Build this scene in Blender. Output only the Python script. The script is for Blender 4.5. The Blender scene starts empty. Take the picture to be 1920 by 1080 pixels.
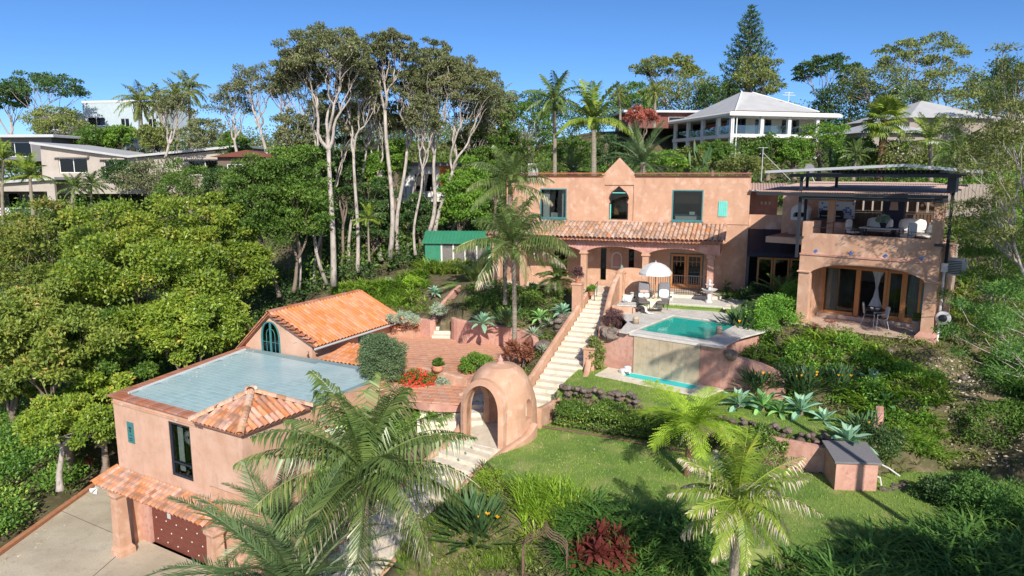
import bpy, bmesh, math, random
import numpy as np
from mathutils import Vector, Matrix, Quaternion
from mathutils.geometry import tessellate_polygon
R = math.radians
scn = bpy.context.scene
COL = scn.collection
# ------------------------------------------------------------------ camera
CAMZ, TH, FPX = 6.8, R(9.5), 1300.0
cd = bpy.data.cameras.new('camera'); cam = bpy.data.objects.new('camera', cd); COL.objects.link(cam)
cam.location = (0, 0, CAMZ); cam.rotation_euler = (R(90) - TH, 0, 0)
cd.sensor_width = 36; cd.lens = FPX / 1920 * 36; cd.clip_start = .1; cd.clip_end = 3000
scn.camera = cam
# ------------------------------------------------------------------ light
SUN_EL, SUN_AZ = R(33), R(12)            # azimuth measured to the right of straight behind the camera
w = bpy.data.worlds.new('World'); scn.world = w; w.use_nodes = True
nt = w.node_tree; bg = nt.nodes['Background']
sky = nt.nodes.new('ShaderNodeTexSky'); sky.sky_type = 'NISHITA'; sky.sun_disc = False
sky.sun_elevation = SUN_EL; sky.sun_rotation = R(180) - SUN_AZ
sky.air_density = .7; sky.dust_density = 7; sky.ozone_density = 4; sky.altitude = 3000
hs = nt.nodes.new('ShaderNodeHueSaturation'); hs.inputs['Saturation'].default_value = 1.14
nt.links.new(sky.outputs[0], hs.inputs['Color']); nt.links.new(hs.outputs[0], bg.inputs[0]); bg.inputs[1].default_value = .132
sd = bpy.data.lights.new('sun', 'SUN'); sun = bpy.data.objects.new('sun', sd); COL.objects.link(sun)
sd.energy = 4.4; sd.angle = R(.5); sd.color = (1, .95, .86)
sv = Vector((math.sin(SUN_AZ) * math.cos(SUN_EL), -math.cos(SUN_AZ) * math.cos(SUN_EL), math.sin(SUN_EL)))
sun.rotation_euler = sv.to_track_quat('Z', 'Y').to_euler()
scn.view_settings.view_transform = 'Standard'; scn.view_settings.look = 'None'
scn.view_settings.gamma = 1; scn.view_settings.exposure = .40
try: scn.view_settings.use_curve_mapping = False
except Exception: pass
scn.render.engine = 'CYCLES'
scn.cycles.max_bounces = 6; scn.cycles.diffuse_bounces = 3; scn.cycles.transparent_max_bounces = 8

# ------------------------------------------------------------------ measuring helpers
def ray(px, py):
    a = (px - 960) / FPX; b = (540 - py) / FPX
    return (a, math.cos(TH) + b * math.sin(TH), -math.sin(TH) + b * math.cos(TH))
def G(px, py, z):
    r = ray(px, py); t = (z - CAMZ) / r[2]; return Vector((r[0] * t, r[1] * t, z))
def V(px, py, Y):
    r = ray(px, py); t = Y / r[1]; return Vector((r[0] * t, Y, CAMZ + r[2] * t))
class Frame:
    def __init__(s, x, y, ang, z=0):
        s.o = Vector((x, y, z)); s.a = R(ang)
        s.M = Matrix.Translation(s.o) @ Matrix.Rotation(-s.a, 4, 'Z')
    def w(s, x, y, z=0): return s.M @ Vector((x, y, z))
    def loc(s, px, py, yl=0):
        u = (math.cos(s.a), -math.sin(s.a)); v = (math.sin(s.a), math.cos(s.a))
        r = ray(px, py); q = (s.o.x + v[0] * yl, s.o.y + v[1] * yl)
        t = (q[0] * v[0] + q[1] * v[1]) / (r[0] * v[0] + r[1] * v[1])
        x, y, z = r[0] * t, r[1] * t, CAMZ + r[2] * t
        return ((x - s.o.x) * u[0] + (y - s.o.y) * u[1], z - s.o.z)
# ------------------------------------------------------------------ materials
MATS = {}
def _nodes(name):
    m = bpy.data.materials.new(name); m.use_nodes = True; n = m.node_tree
    return m, n, n.nodes['Principled BSDF']
def c4(c): return (c[0], c[1], c[2], 1)
def add(n, t, **kw):
    k = n.nodes.new(t)
    for a, b in kw.items(): setattr(k, a, b)
    return k
def pmat(name, c1, c2=None, scale=3., rough=.75, bump=0., bscale=40., metal=0., spec=.4, rnd=0., streak=None, stretch=(1, 1, 1), c3=None, s3=14.):
    m, n, p = _nodes(name); L = n.links.new
    tc = add(n, 'ShaderNodeTexCoord'); mp = add(n, 'ShaderNodeMapping'); mp.inputs['Scale'].default_value = stretch
    L(tc.outputs['Object'], mp.inputs[0])
    last = None
    if c2 is not None:
        no = add(n, 'ShaderNodeTexNoise'); no.inputs['Scale'].default_value = scale; no.inputs['Detail'].default_value = 6; no.inputs['Roughness'].default_value = .62
        L(mp.outputs[0], no.inputs['Vector'])
        cr = add(n, 'ShaderNodeValToRGB'); cr.color_ramp.elements[0].position = .36; cr.color_ramp.elements[1].position = .66
        cr.color_ramp.elements[0].color = c4(c1); cr.color_ramp.elements[1].color = c4(c2)
        L(no.outputs['Fac'], cr.inputs[0]); last = cr.outputs[0]
    else:
        rg = add(n, 'ShaderNodeRGB'); rg.outputs[0].default_value = c4(c1); last = rg.outputs[0]
    if c3 is not None:
        no3 = add(n, 'ShaderNodeTexNoise'); no3.inputs['Scale'].default_value = s3; no3.inputs['Detail'].default_value = 5
        L(mp.outputs[0], no3.inputs['Vector'])
        mr = add(n, 'ShaderNodeMapRange'); mr.inputs[1].default_value = .52; mr.inputs[2].default_value = .72; L(no3.outputs['Fac'], mr.inputs[0])
        mx = add(n, 'ShaderNodeMixRGB'); L(mr.outputs[0], mx.inputs[0]); L(last, mx.inputs[1]); mx.inputs[2].default_value = c4(c3); last = mx.outputs[0]
    if streak is not None:
        ms = add(n, 'ShaderNodeMapping'); ms.inputs['Scale'].default_value = (1.3, 1.3, .34); L(tc.outputs['Object'], ms.inputs[0])
        ns = add(n, 'ShaderNodeTexNoise'); ns.inputs['Scale'].default_value = 1.6; ns.inputs['Detail'].default_value = 7; ns.inputs['Roughness'].default_value = .7; L(ms.outputs[0], ns.inputs['Vector'])
        mr = add(n, 'ShaderNodeMapRange'); mr.inputs[1].default_value = .52; mr.inputs[2].default_value = .78; mr.inputs[4].default_value = .6; L(ns.outputs['Fac'], mr.inputs[0])
        mx = add(n, 'ShaderNodeMixRGB'); L(mr.outputs[0], mx.inputs[0]); L(last, mx.inputs[1]); mx.inputs[2].default_value = c4(streak); last = mx.outputs[0]
    if streak is not None:      # hairline cracks in patches
        vo = add(n, 'ShaderNodeTexVoronoi', feature='DISTANCE_TO_EDGE'); vo.inputs['Scale'].default_value = .55; nz = add(n, 'ShaderNodeTexNoise'); nz.inputs['Scale'].default_value = 2.5; nz.inputs['Detail'].default_value = 6
        L(tc.outputs['Object'], nz.inputs['Vector']); va = add(n, 'ShaderNodeMixRGB'); va.inputs[0].default_value = .22; L(tc.outputs['Object'], va.inputs[1]); L(nz.outputs['Color'], va.inputs[2]); L(va.outputs[0], vo.inputs['Vector'])
        m3 = add(n, 'ShaderNodeMapRange'); m3.inputs[1].default_value = .0; m3.inputs[2].default_value = .006; m3.inputs[3].default_value = .55; m3.inputs[4].default_value = 0; L(vo.outputs['Distance'], m3.inputs[0])
        m4 = add(n, 'ShaderNodeMapRange'); m4.inputs[1].default_value = .55; m4.inputs[2].default_value = .6; L(nz.outputs['Fac'], m4.inputs[0]); mu = add(n, 'ShaderNodeMath', operation='MULTIPLY'); L(m3.outputs[0], mu.inputs[0]); L(m4.outputs[0], mu.inputs[1])
        mx = add(n, 'ShaderNodeMixRGB'); L(mu.outputs[0], mx.inputs[0]); L(last, mx.inputs[1]); mx.inputs[2].default_value = c4(tuple(v*.5 for v in streak)); last = mx.outputs[0]
    if rnd:
        oi = add(n, 'ShaderNodeObjectInfo'); h = add(n, 'ShaderNodeHueSaturation')
        m1 = add(n, 'ShaderNodeMapRange'); m1.inputs[3].default_value = 1 - rnd; m1.inputs[4].default_value = 1 + rnd
        L(oi.outputs['Random'], m1.inputs[0]); L(m1.outputs[0], h.inputs['Value'])
        mm = add(n, 'ShaderNodeMath', operation='FRACT'); m0 = add(n, 'ShaderNodeMath', operation='MULTIPLY'); m0.inputs[1].default_value = 17.3
        L(oi.outputs['Random'], m0.inputs[0]); L(m0.outputs[0], mm.inputs[0])
        m2 = add(n, 'ShaderNodeMapRange'); m2.inputs[3].default_value = 1 - rnd; m2.inputs[4].default_value = 1 + rnd * .5; L(mm.outputs[0], m2.inputs[0]); L(m2.outputs[0], h.inputs['Saturation'])
        L(last, h.inputs['Color']); last = h.outputs[0]
    L(last, p.inputs['Base Color'])
    p.inputs['Roughness'].default_value = rough; p.inputs['Metallic'].default_value = metal; p.inputs['Specular IOR Level'].default_value = spec
    if bump:
        nb = add(n, 'ShaderNodeTexNoise'); nb.inputs['Scale'].default_value = bscale; nb.inputs['Detail'].default_value = 5; L(mp.outputs[0], nb.inputs['Vector'])
        b = add(n, 'ShaderNodeBump'); b.inputs['Strength'].default_value = bump; b.inputs['Distance'].default_value = .03; L(nb.outputs['Fac'], b.inputs['Height']); L(b.outputs[0], p.inputs['Normal'])
    MATS[name] = m; return m
def leafmat(name, ca, cb, cc=None, trans=.3, rough=.5, spec=.35, k=1.5):
    lift = lambda c: None if c is None else tuple(min(v*k*1.12, .42+v*.5) for v in c)
    ca, cb, cc = lift(ca), lift(cb), lift(cc)
    m, n, p = _nodes(name); L = n.links.new
    g = add(n, 'ShaderNodeNewGeometry'); cr = add(n, 'ShaderNodeValToRGB'); e = cr.color_ramp.elements
    e[0].color = c4(ca); e[1].color = c4(cb); e[1].position = .8
    if cc is not None: k = e.new(.93); k.color = c4(cc)
    tc = add(n, 'ShaderNodeTexCoord'); no = add(n, 'ShaderNodeTexNoise'); no.inputs['Scale'].default_value = .55; no.inputs['Detail'].default_value = 3; L(tc.outputs['Object'], no.inputs['Vector'])
    ad = add(n, 'ShaderNodeMath', operation='MULTIPLY_ADD'); ad.inputs[1].default_value = .62; L(g.outputs['Random Per Island'], ad.inputs[0])
    s2 = add(n, 'ShaderNodeMapRange'); s2.inputs[1].default_value = .35; s2.inputs[2].default_value = .65; s2.inputs[4].default_value = .38; L(no.outputs['Fac'], s2.inputs[0]); L(s2.outputs[0], ad.inputs[2])
    L(ad.outputs[0], cr.inputs[0])
    oi = add(n, 'ShaderNodeObjectInfo'); mr = add(n, 'ShaderNodeMapRange'); mr.inputs[3].default_value = .86; mr.inputs[4].default_value = 1.14; L(oi.outputs['Random'], mr.inputs[0])
    h = add(n, 'ShaderNodeHueSaturation'); L(mr.outputs[0], h.inputs['Value']); L(cr.outputs[0], h.inputs['Color'])
    L(h.outputs[0], p.inputs['Base Color']); p.inputs['Roughness'].default_value = rough; p.inputs['Specular IOR Level'].default_value = spec
    tr = add(n, 'ShaderNodeBsdfTranslucent'); h2 = add(n, 'ShaderNodeHueSaturation'); h2.inputs['Value'].default_value = 1.6; L(h.outputs[0], h2.inputs['Color']); L(h2.outputs[0], tr.inputs[0])
    mx = add(n, 'ShaderNodeMixShader'); mx.inputs[0].default_value = trans; L(p.outputs[0], mx.inputs[1]); L(tr.outputs[0], mx.inputs[2])
    L(mx.outputs[0], n.nodes['Material Output'].inputs[0]); MATS[name] = m; return m
def glassmat(name, tint, refl=.08, rough=.02, bump=0, body=None, bodymix=0.):
    m, n, p = _nodes(name); L = n.links.new; n.nodes.remove(p)
    t = add(n, 'ShaderNodeBsdfTransparent'); t.inputs[0].default_value = c4(tint)
    g = add(n, 'ShaderNodeBsdfGlossy'); g.inputs['Roughness'].default_value = rough; g.inputs['Color'].default_value = (.9, .95, 1, 1)
    f = add(n, 'ShaderNodeFresnel'); ge = add(n, 'ShaderNodeNewGeometry'); ir = add(n, 'ShaderNodeMapRange'); ir.inputs[3].default_value = 1.45; ir.inputs[4].default_value = 1/1.45; L(ge.outputs['Backfacing'], ir.inputs[0]); L(ir.outputs[0], f.inputs[0])
    a = add(n, 'ShaderNodeMath', operation='ADD'); a.inputs[1].default_value = refl; L(f.outputs[0], a.inputs[0])
    mx = add(n, 'ShaderNodeMixShader'); L(a.outputs[0], mx.inputs[0]); L(t.outputs[0], mx.inputs[1]); L(g.outputs[0], mx.inputs[2])
    if bump:
        nb = add(n, 'ShaderNodeTexNoise'); nb.inputs['Scale'].default_value = 3.2; nb.inputs['Detail'].default_value = 3
        b = add(n, 'ShaderNodeBump'); b.inputs['Strength'].default_value = bump; b.inputs['Distance'].default_value = .05; L(nb.outputs['Fac'], b.inputs['Height']); L(b.outputs[0], g.inputs['Normal']); L(b.outputs[0], f.inputs['Normal'])
    out = mx.outputs[0]
    if body is not None:      # light scattered back by the water itself
        d = add(n, 'ShaderNodeBsdfDiffuse'); d.inputs[0].default_value = c4(body); m2 = add(n, 'ShaderNodeMixShader'); m2.inputs[0].default_value = bodymix; L(out, m2.inputs[1]); L(d.outputs[0], m2.inputs[2]); out = m2.outputs[0]
    L(out, n.nodes['Material Output'].inputs[0]); MATS[name] = m; return m
M = MATS
pmat('stucco', (.50, .285, .185), (.59, .36, .245), 1.1, .9, .35, 30, spec=.2, streak=(.34, .19, .13), c3=(.66, .44, .33), s3=2.3)
pmat('stucco_pink', (.48, .25, .19), (.59, .345, .27), 1.4, .9, .35, 30, spec=.2, streak=(.30, .155, .12), c3=(.44, .215, .165), s3=5)
pmat('stucco_pale', (.53, .32, .22), (.64, .43, .325), 1.0, .9, .35, 30, spec=.2, streak=(.36, .22, .155), c3=(.58, .34, .23), s3=2)
pmat('beam_pink', (.50, .25, .20), (.62, .37, .31), 2.6, .9, .3, 30, spec=.2, c3=(.42, .19, .16), s3=6)
pmat('old_tile', (.50, .27, .17), (.58, .37, .24), 4, .85, .3, 50, rnd=.34, c3=(.20, .14, .11), s3=3.5)
pmat('orange_tile', (.62, .225, .085), (.68, .28, .12), 4, .8, .25, 50, rnd=.14, c3=(.40, .17, .09), s3=3)
pmat('mixed_tile', (.52, .19, .09), (.62, .31, .17), 3, .82, .3, 50, rnd=.3, c3=(.24, .13, .09), s3=3)
pmat('dark_tile', (.30, .12, .075), (.40, .17, .10), 6, .85, .3, 50, rnd=.22)
pmat('patio_tile', (.52, .24, .14), (.62, .31, .19), 4, .85, .15, 50, rnd=.14)
pmat('blue_tile', (.34, .50, .53), (.43, .58, .61), .7, .3, .05, 50, rnd=.08, c3=(.42, .56, .56), s3=.5)
pmat('grout', (.30, .30, .28), (.38, .36, .33), 5)
pmat('brick_coping', (.35, .13, .075), (.44, .18, .105), 5, .85, .3, 50, rnd=.2)
pmat('travertine', (.56, .52, .47), (.66, .63, .58), 3, .7, .15, 30, rnd=.08, c3=(.50, .45, .38), s3=9)
pmat('travertine_wall', (.46, .36, .24), (.55, .44, .31), 2.5, .75, .2, 30, rnd=.05, streak=(.26, .21, .14), c3=(.38, .30, .20), s3=3)
pmat('cream_step', (.66, .57, .44), (.76, .68, .55), 2.5, .85, .2, 40, rnd=.05, c3=(.58, .48, .36), s3=4)
pmat('teal_stud', (.15, .22, .17), None, rough=.5)
pmat('terrace_tile', (.52, .37, .28), (.62, .46, .36), 2, .7, .1, 40, rnd=.08)
pmat('concrete', (.46, .385, .28), (.60, .52, .40), .45, .9, .5, 60, streak=(.27, .24, .18), c3=(.33, .30, .23), s3=22)
pmat('kerb', (.42, .17, .085), (.50, .23, .12), 3, .9, .3, 40)
pmat('gravel', (.58, .54, .48), (.72, .69, .63), 30, .9, .8, 60, c3=(.30, .27, .23), s3=55)
pmat('pebble', (.55, .51, .45), (.72, .69, .64), 8, .8, rnd=.2)
pmat('soil', (.10, .065, .040), (.20, .135, .085), 3, .95, .8, 18, c3=(.05, .045, .025), s3=7)
pmat('litter_soil', (.20, .125, .075), (.32, .22, .14), 4, .95, .9, 20, c3=(.10, .08, .04), s3=9)
pmat('lawn_ground', (.12, .21, .04), (.21, .30, .06), .7, .95, .7, 60, c3=(.31, .33, .11), s3=1.1)
leafmat('lawn_blade', (.085, .145, .02), (.19, .25, .045), (.27, .28, .08), .3, .6, .2, k=1.65)
pmat('terrain', (.085, .085, .035), (.15, .115, .065), .9, .95, .9, 9, c3=(.23, .16, .105), s3=3)
pmat('rock', (.13, .095, .075), (.24, .185, .145), 4, .92, .9, 12, rnd=.28, c3=(.075, .06, .05), s3=6)
pmat('pale_rock', (.26, .21, .17), (.36, .30, .25), 4, .92, .8, 12, rnd=.25)
pmat('teal_paint', (.045, .17, .18), (.06, .22, .22), 5, .6, .1); pmat('blue_grout', (.20, .30, .32), (.26, .36, .38), 2, .6)
pmat('turquoise_paint', (.14, .56, .48), (.18, .62, .53), 4, .5, .1)
pmat('steel_blue', (.028, .033, .045), None, rough=.7, spec=.2)
pmat('dark_metal', (.035, .037, .042), None, rough=.45)
pmat('iron', (.06, .035, .03), (.09, .05, .04), 20, .6)
pmat('rust', (.20, .115, .085), (.13, .075, .06), 20, .7)
pmat('timber', (.50, .20, .06), (.60, .27, .09), 3, .5, .1, 30, stretch=(8, 8, 1))
pmat('brown_timber', (.11, .065, .04), (.17, .11, .07), 3, .7, .2, 30, stretch=(8, 8, 1), rnd=.2)
pmat('garage_door', (.145, .042, .03), (.185, .058, .04), 3, .55, .1, 30, stretch=(1, 1, 6))
pmat('white', (.68, .67, .65), (.62, .61, .59), 3, .7)
pmat('offwhite', (.60, .56, .50), (.67, .64, .58), 3, .8, .1); pmat('pale_roof', (.44, .435, .43), (.50, .495, .49), .6, .6)
pmat('cushion', (.76, .74, .70), (.70, .68, .63), 5, .95, .2, 60)
pmat('cream_cloth', (.70, .60, .40), (.78, .70, .52), 9, .95, .6, 18)
pmat('taupe', (.16, .13, .115), (.20, .165, .15), 20, .9)
pmat('slate', (.16, .155, .16), (.21, .20, .21), 20, .9)
pmat('grey_metal', (.52, .53, .54), (.47, .48, .49), 1, .4, spec=.5)
pmat('roof_pink', (.45, .30, .24), (.52, .36, .29), 3, .6)
pmat('charcoal_roof', (.05, .05, .055), (.07, .07, .075), 3, .5)
pmat('green_steel', (.035, .20, .115), (.045, .24, .14), 1, .45)
pmat('bluewhite', (.42, .50, .53), (.48, .56, .59), 1, .7)
pmat('beige_wall', (.38, .33, .28), (.46, .40, .345), .6, .85, .2, 20)
pmat('beige_dark', (.30, .25, .21), None, rough=.85)
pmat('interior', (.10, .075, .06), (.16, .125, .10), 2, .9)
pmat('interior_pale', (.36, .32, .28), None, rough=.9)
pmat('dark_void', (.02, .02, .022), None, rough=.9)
pmat('navy', (.025, .03, .055), None, rough=.6)
pmat('mosaic_white', (.62, .62, .62), None, rough=.35)
pmat('mosaic_blue', (.05, .12, .36), (.11, .24, .50), 30, .35)
pmat('pool_floor', (.03, .42, .36), (.06, .52, .44), 2.5, .5)
pmat('pool_ledge', (.12, .36, .28), (.16, .42, .33), 4, .5)
pmat('pool_step', (.015, .16, .15), None, rough=.5)
pmat('basin_tile', (.05, .60, .60), (.09, .70, .68), 9, .4)
pmat('terracotta', (.52, .22, .12), (.60, .29, .17), 5, .85, .2)
pmat('pot_grey', (.27, .22, .18), (.34, .28, .23), 5, .85, .2)
pmat('bark_pale', (.36, .31, .27), (.52, .46, .41), 2.2, .9, .8, 10, stretch=(1, 1, .4), c3=(.15, .115, .09), s3=5)
pmat('bark', (.16, .12, .09), (.26, .20, .155), 2.5, .95, .9, 10, stretch=(1, 1, .4))
pmat('palm_trunk', (.24, .20, .15), (.34, .29, .22), 1.5, .9, .6, 12, stretch=(1, 1, 7), c3=(.13, .115, .075), s3=3)
pmat('fibre', (.12, .07, .035), (.22, .14, .07), 8, .95, .9, 25)
pmat('rubber', (.02, .02, .02), None, rough=.8)
pmat('car_paint', (.03, .04, .055), None, rough=.25)
glassmat('pane', (.62, .66, .66), .0); glassmat('dark_pane', (.16, .16, .18), .01); pmat('canopy_tint', (.03, .024, .03), None, rough=.4, spec=.3); glassmat('water', (.72, .93, .88), .0, .04, .6, (.03, .52, .44), .45); glassmat('basin_water', (.72, .95, .92), .0, .04, .6, (.05, .66, .62), .75); glassmat('rail_glass', (.72, .84, .82), .05)
leafmat('lf_lilly', (.045, .095, .014), (.20, .25, .030), (.34, .26, .06), .3, .4, .45, k=1.5)
leafmat('lf_green', (.032, .078, .014), (.105, .175, .028), (.19, .23, .05), .3, .5, .35, k=1.4)
leafmat('lf_bright', (.05, .12, .018), (.15, .25, .032), (.25, .32, .06), .33, .5, .35, k=1.4)
leafmat('lf_lilly2', (.045, .085, .014), (.17, .20, .035), (.36, .22, .09), .28, .45, .4, k=1.5)
leafmat('lf_gum', (.055, .070, .028), (.14, .15, .065), (.21, .17, .11), .22, .5, .35)
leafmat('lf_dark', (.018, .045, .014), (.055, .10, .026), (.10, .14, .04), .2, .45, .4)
leafmat('lf_olive', (.055, .080, .020), (.15, .17, .045), (.20, .20, .07), .25, .5, .35)
leafmat('lf_grey', (.14, .19, .13), (.27, .33, .24), None, .2, .7, .2)
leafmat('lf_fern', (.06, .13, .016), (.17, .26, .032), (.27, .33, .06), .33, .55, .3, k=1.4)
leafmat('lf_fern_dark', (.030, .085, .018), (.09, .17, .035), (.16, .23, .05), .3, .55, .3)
leafmat('lf_lime', (.11, .19, .015), (.25, .33, .04), (.34, .38, .07), .35, .6, .2, k=1.5)
leafmat('lf_palm', (.045, .085, .022), (.12, .165, .042), (.22, .21, .08), .22, .36, .5, k=1.25)
leafmat('lf_palm_blue', (.040, .080, .032), (.11, .16, .055), (.19, .20, .09), .22, .38, .5, k=1.25)
leafmat('lf_palm_yel', (.10, .18, .022), (.24, .30, .04), (.46, .38, .06), .3, .45, .35, k=1.15)
leafmat('lf_yellow', (.42, .38, .03), (.55, .48, .07), (.6, .5, .2), .3, .5, .3)
leafmat('lf_dry', (.30, .22, .15), (.48, .37, .27), (.55, .45, .36), .2, .8, .2)
leafmat('lf_cycad', (.05, .14, .02), (.14, .26, .035), None, .25, .35, .55)
leafmat('lf_agave', (.10, .20, .13), (.19, .31, .20), (.28, .38, .22), .12, .5, .4)
leafmat('lf_agave_g', (.10, .22, .07), (.20, .34, .11), (.30, .42, .16), .12, .5, .4)
leafmat('lf_strel', (.030, .080, .030), (.085, .145, .05), (.15, .19, .08), .15, .5, .3, k=1.2)
leafmat('lf_red', (.055, .014, .014), (.16, .04, .03), (.26, .12, .06), .3, .4, .4, k=1.2)
leafmat('lf_purple', (.045, .022, .026), (.115, .06, .06), (.17, .11, .09), .2, .5, .4)
leafmat('lf_bougain', (.55, .03, .02), (.72, .07, .035), (.8, .2, .1), .35, .6, .2)
leafmat('lf_orange', (.80, .20, .01), (.85, .30, .02), None, .3, .6, .2)
leafmat('lf_flower_y', (.75, .45, .02), (.85, .6, .05), None, .3, .6, .2)
leafmat('lf_white', (.6, .6, .5), (.75, .75, .65), None, .3, .6, .2)
# ------------------------------------------------------------------ mesh builder
class MB:
    def __init__(s): s.v = []; s.f = []
    def addv(s, vs, fs):
        k = len(s.v); s.v += [tuple(v) for v in vs]; s.f += [tuple(i + k for i in f) for f in fs]; return s
    def box(s, x0, x1, y0, y1, z0, z1):
        return s.addv([(x0,y0,z0),(x1,y0,z0),(x1,y1,z0),(x0,y1,z0),(x0,y0,z1),(x1,y0,z1),(x1,y1,z1),(x0,y1,z1)],
                      [(3,2,1,0),(4,5,6,7),(0,1,5,4),(1,2,6,5),(2,3,7,6),(3,0,4,7)])
    def bbox(s, x0, x1, y0, y1, z0, z1, b=.02):      # box with a chamfered top
        return s.addv([(x0,y0,z0),(x1,y0,z0),(x1,y1,z0),(x0,y1,z0),(x0,y0,z1-b),(x1,y0,z1-b),(x1,y1,z1-b),(x0,y1,z1-b),
                       (x0+b,y0+b,z1),(x1-b,y0+b,z1),(x1-b,y1-b,z1),(x0+b,y1-b,z1)],
                      [(3,2,1,0),(0,1,5,4),(1,2,6,5),(2,3,7,6),(3,0,4,7),(4,5,9,8),(5,6,10,9),(6,7,11,10),(7,4,8,11),(8,9,10,11)])
    def obox(s, c, sx, sy, sz, rz=0, rx=0, ry=0):
        m = Matrix.Translation(c) @ Matrix.Rotation(rz, 4, 'Z') @ Matrix.Rotation(ry, 4, 'Y') @ Matrix.Rotation(rx, 4, 'X')
        vs = [m @ Vector((a*sx/2, b*sy/2, d*sz/2)) for a, b, d in ((-1,-1,-1),(1,-1,-1),(1,1,-1),(-1,1,-1),(-1,-1,1),(1,-1,1),(1,1,1),(-1,1,1))]
        return s.addv(vs, [(3,2,1,0),(4,5,6,7),(0,1,5,4),(1,2,6,5),(2,3,7,6),(3,0,4,7)])
    def prism(s, poly, z0, z1):
        n = len(poly); a = sum(poly[i][0]*poly[(i+1)%n][1]-poly[(i+1)%n][0]*poly[i][1] for i in range(n))
        if a < 0: poly = poly[::-1]
        zb = z0 if callable(z0) else (lambda x, y: z0); zt = z1 if callable(z1) else (lambda x, y: z1)
        vs = [(p[0], p[1], zb(p[0], p[1])) for p in poly] + [(p[0], p[1], zt(p[0], p[1])) for p in poly]
        fs = [tuple(i + n for i in t) for t in tris(poly)] + [tuple(reversed(t)) for t in tris(poly)]
        fs += [(i, (i+1)%n, (i+1)%n+n, i+n) for i in range(n)]
        return s.addv(vs, fs)
    def tube(s, pts, rad, n=6, cap=True):
        pts = [Vector(p) for p in pts]; m = len(pts)
        if not hasattr(rad, '__len__'): rad = [rad]*m
        vs = []; a0 = None
        for i, p in enumerate(pts):
            d = (pts[min(i+1, m-1)] - pts[max(i-1, 0)])
            if d.length < 1e-6: d = Vector((0,0,1))
            d.normalize()
            if a0 is None: a0 = d.orthogonal().normalized()
            a0 = (a0 - d*a0.dot(d)); a0 = a0.normalized() if a0.length > 1e-5 else d.orthogonal().normalized()
            b = d.cross(a0)
            for k in range(n):
                t = 2*math.pi*k/n; vs.append(p + (a0*math.cos(t) + b*math.sin(t))*rad[i])
        fs = [(i*n+k, i*n+(k+1)%n, (i+1)*n+(k+1)%n, (i+1)*n+k) for i in range(m-1) for k in range(n)]
        if cap: fs += [tuple(range(n))[::-1], tuple(range((m-1)*n, m*n))]
        return s.addv(vs, fs)
    def lathe(s, prof, n=16, c=(0,0,0), sx=1, sy=1):
        m = len(prof); vs = []
        for r, z in prof:
            for k in range(n):
                t = 2*math.pi*k/n; vs.append((c[0]+r*math.cos(t)*sx, c[1]+r*math.sin(t)*sy, c[2]+z))
        fs = [(i*n+k, i*n+(k+1)%n, (i+1)*n+(k+1)%n, (i+1)*n+k) for i in range(m-1) for k in range(n)]
        fs += [tuple(range(n))[::-1], tuple(range((m-1)*n, m*n))]
        return s.addv(vs, fs)
    def quad(s, a, b, c, d): return s.addv([a,b,c,d], [(0,1,2,3)])
    def sheet(s, poly, z):
        n = len(poly); a = sum(poly[i][0]*poly[(i+1)%n][1]-poly[(i+1)%n][0]*poly[i][1] for i in range(n))
        if a < 0: poly = poly[::-1]
        return s.addv([(p[0], p[1], z) for p in poly], tris(poly))
    def wall(s, outer, holes, y0, y1, axis='xz'):
        """wall in the x-z plane between depths y0 and y1 with openings"""
        loops = [outer] + list(holes)
        def area(l): return sum(l[i][0]*l[(i+1)%len(l)][1]-l[(i+1)%len(l)][0]*l[i][1] for i in range(len(l)))
        loops = [l if (area(l) > 0) == (k == 0) else l[::-1] for k, l in enumerate(loops)]
        t = tessellate_polygon([[Vector((p[0], p[1], 0)) for p in l] for l in loops])
        flat = [p for l in loops for p in l]; n = len(flat)
        vs = [(p[0], y0, p[1]) for p in flat] + [(p[0], y1, p[1]) for p in flat]; fs = []
        for a, b, c in t:
            A = (flat[b][0]-flat[a][0])*(flat[c][1]-flat[a][1]) - (flat[c][0]-flat[a][0])*(flat[b][1]-flat[a][1])
            if abs(A) < 1e-9: continue
            f = (a, b, c) if A > 0 else (c, b, a)
            fs.append(f); fs.append(tuple(i+n for i in reversed(f)))
        k = 0
        for l in loops:
            m = len(l)
            for i in range(m): a = k+i; b = k+(i+1)%m; fs.append((b, a, a+n, b+n))
            k += m
        return s.addv(vs, fs)
    def xf(s, m): s.v = [tuple(m @ Vector(v)) for v in s.v]; return s
    def mesh(s, name, mat, smooth=False):
        me = bpy.data.meshes.new(name); me.from_pydata(s.v, [], s.f); me.update()
        if mat: me.materials.append(M[mat] if isinstance(mat, str) else mat)
        if smooth: me.polygons.foreach_set('use_smooth', [True]*len(me.polygons))
        return me
    def build(s, name, mat, parent=None, smooth=False, **kw):
        return link(name, s.mesh(name, mat, smooth), parent, **kw)
def tris(poly):
    t = tessellate_polygon([[Vector((p[0], p[1], 0)) for p in poly]]); out = []
    for a, b, c in t:
        A = (poly[b][0]-poly[a][0])*(poly[c][1]-poly[a][1]) - (poly[c][0]-poly[a][0])*(poly[b][1]-poly[a][1])
        if abs(A) > 1e-12: out.append((a,b,c) if A > 0 else (c,b,a))
    return out
def arch(x0, x1, z0, zs, zt, n=12, k=2.):       # opening with flat base, springing zs, crown zt
    cx = (x0+x1)/2; h = (x1-x0)/2
    return [(x0, z0), (x1, z0)] + [(cx + h*math.cos(math.pi*i/n), zs + (zt-zs)*math.sin(math.pi*i/n)**(2/k)) for i in range(n+1)]
def seg_arch(x0, x1, z0, zs, zt, n=14):         # flat three-centred arch
    return [(x0, z0), (x1, z0)] + [(x0+(x1-x0)*(1-i/n), zs + (zt-zs)*(1-abs(1-2*i/n)**3.0)) for i in range(n+1)]
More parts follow.
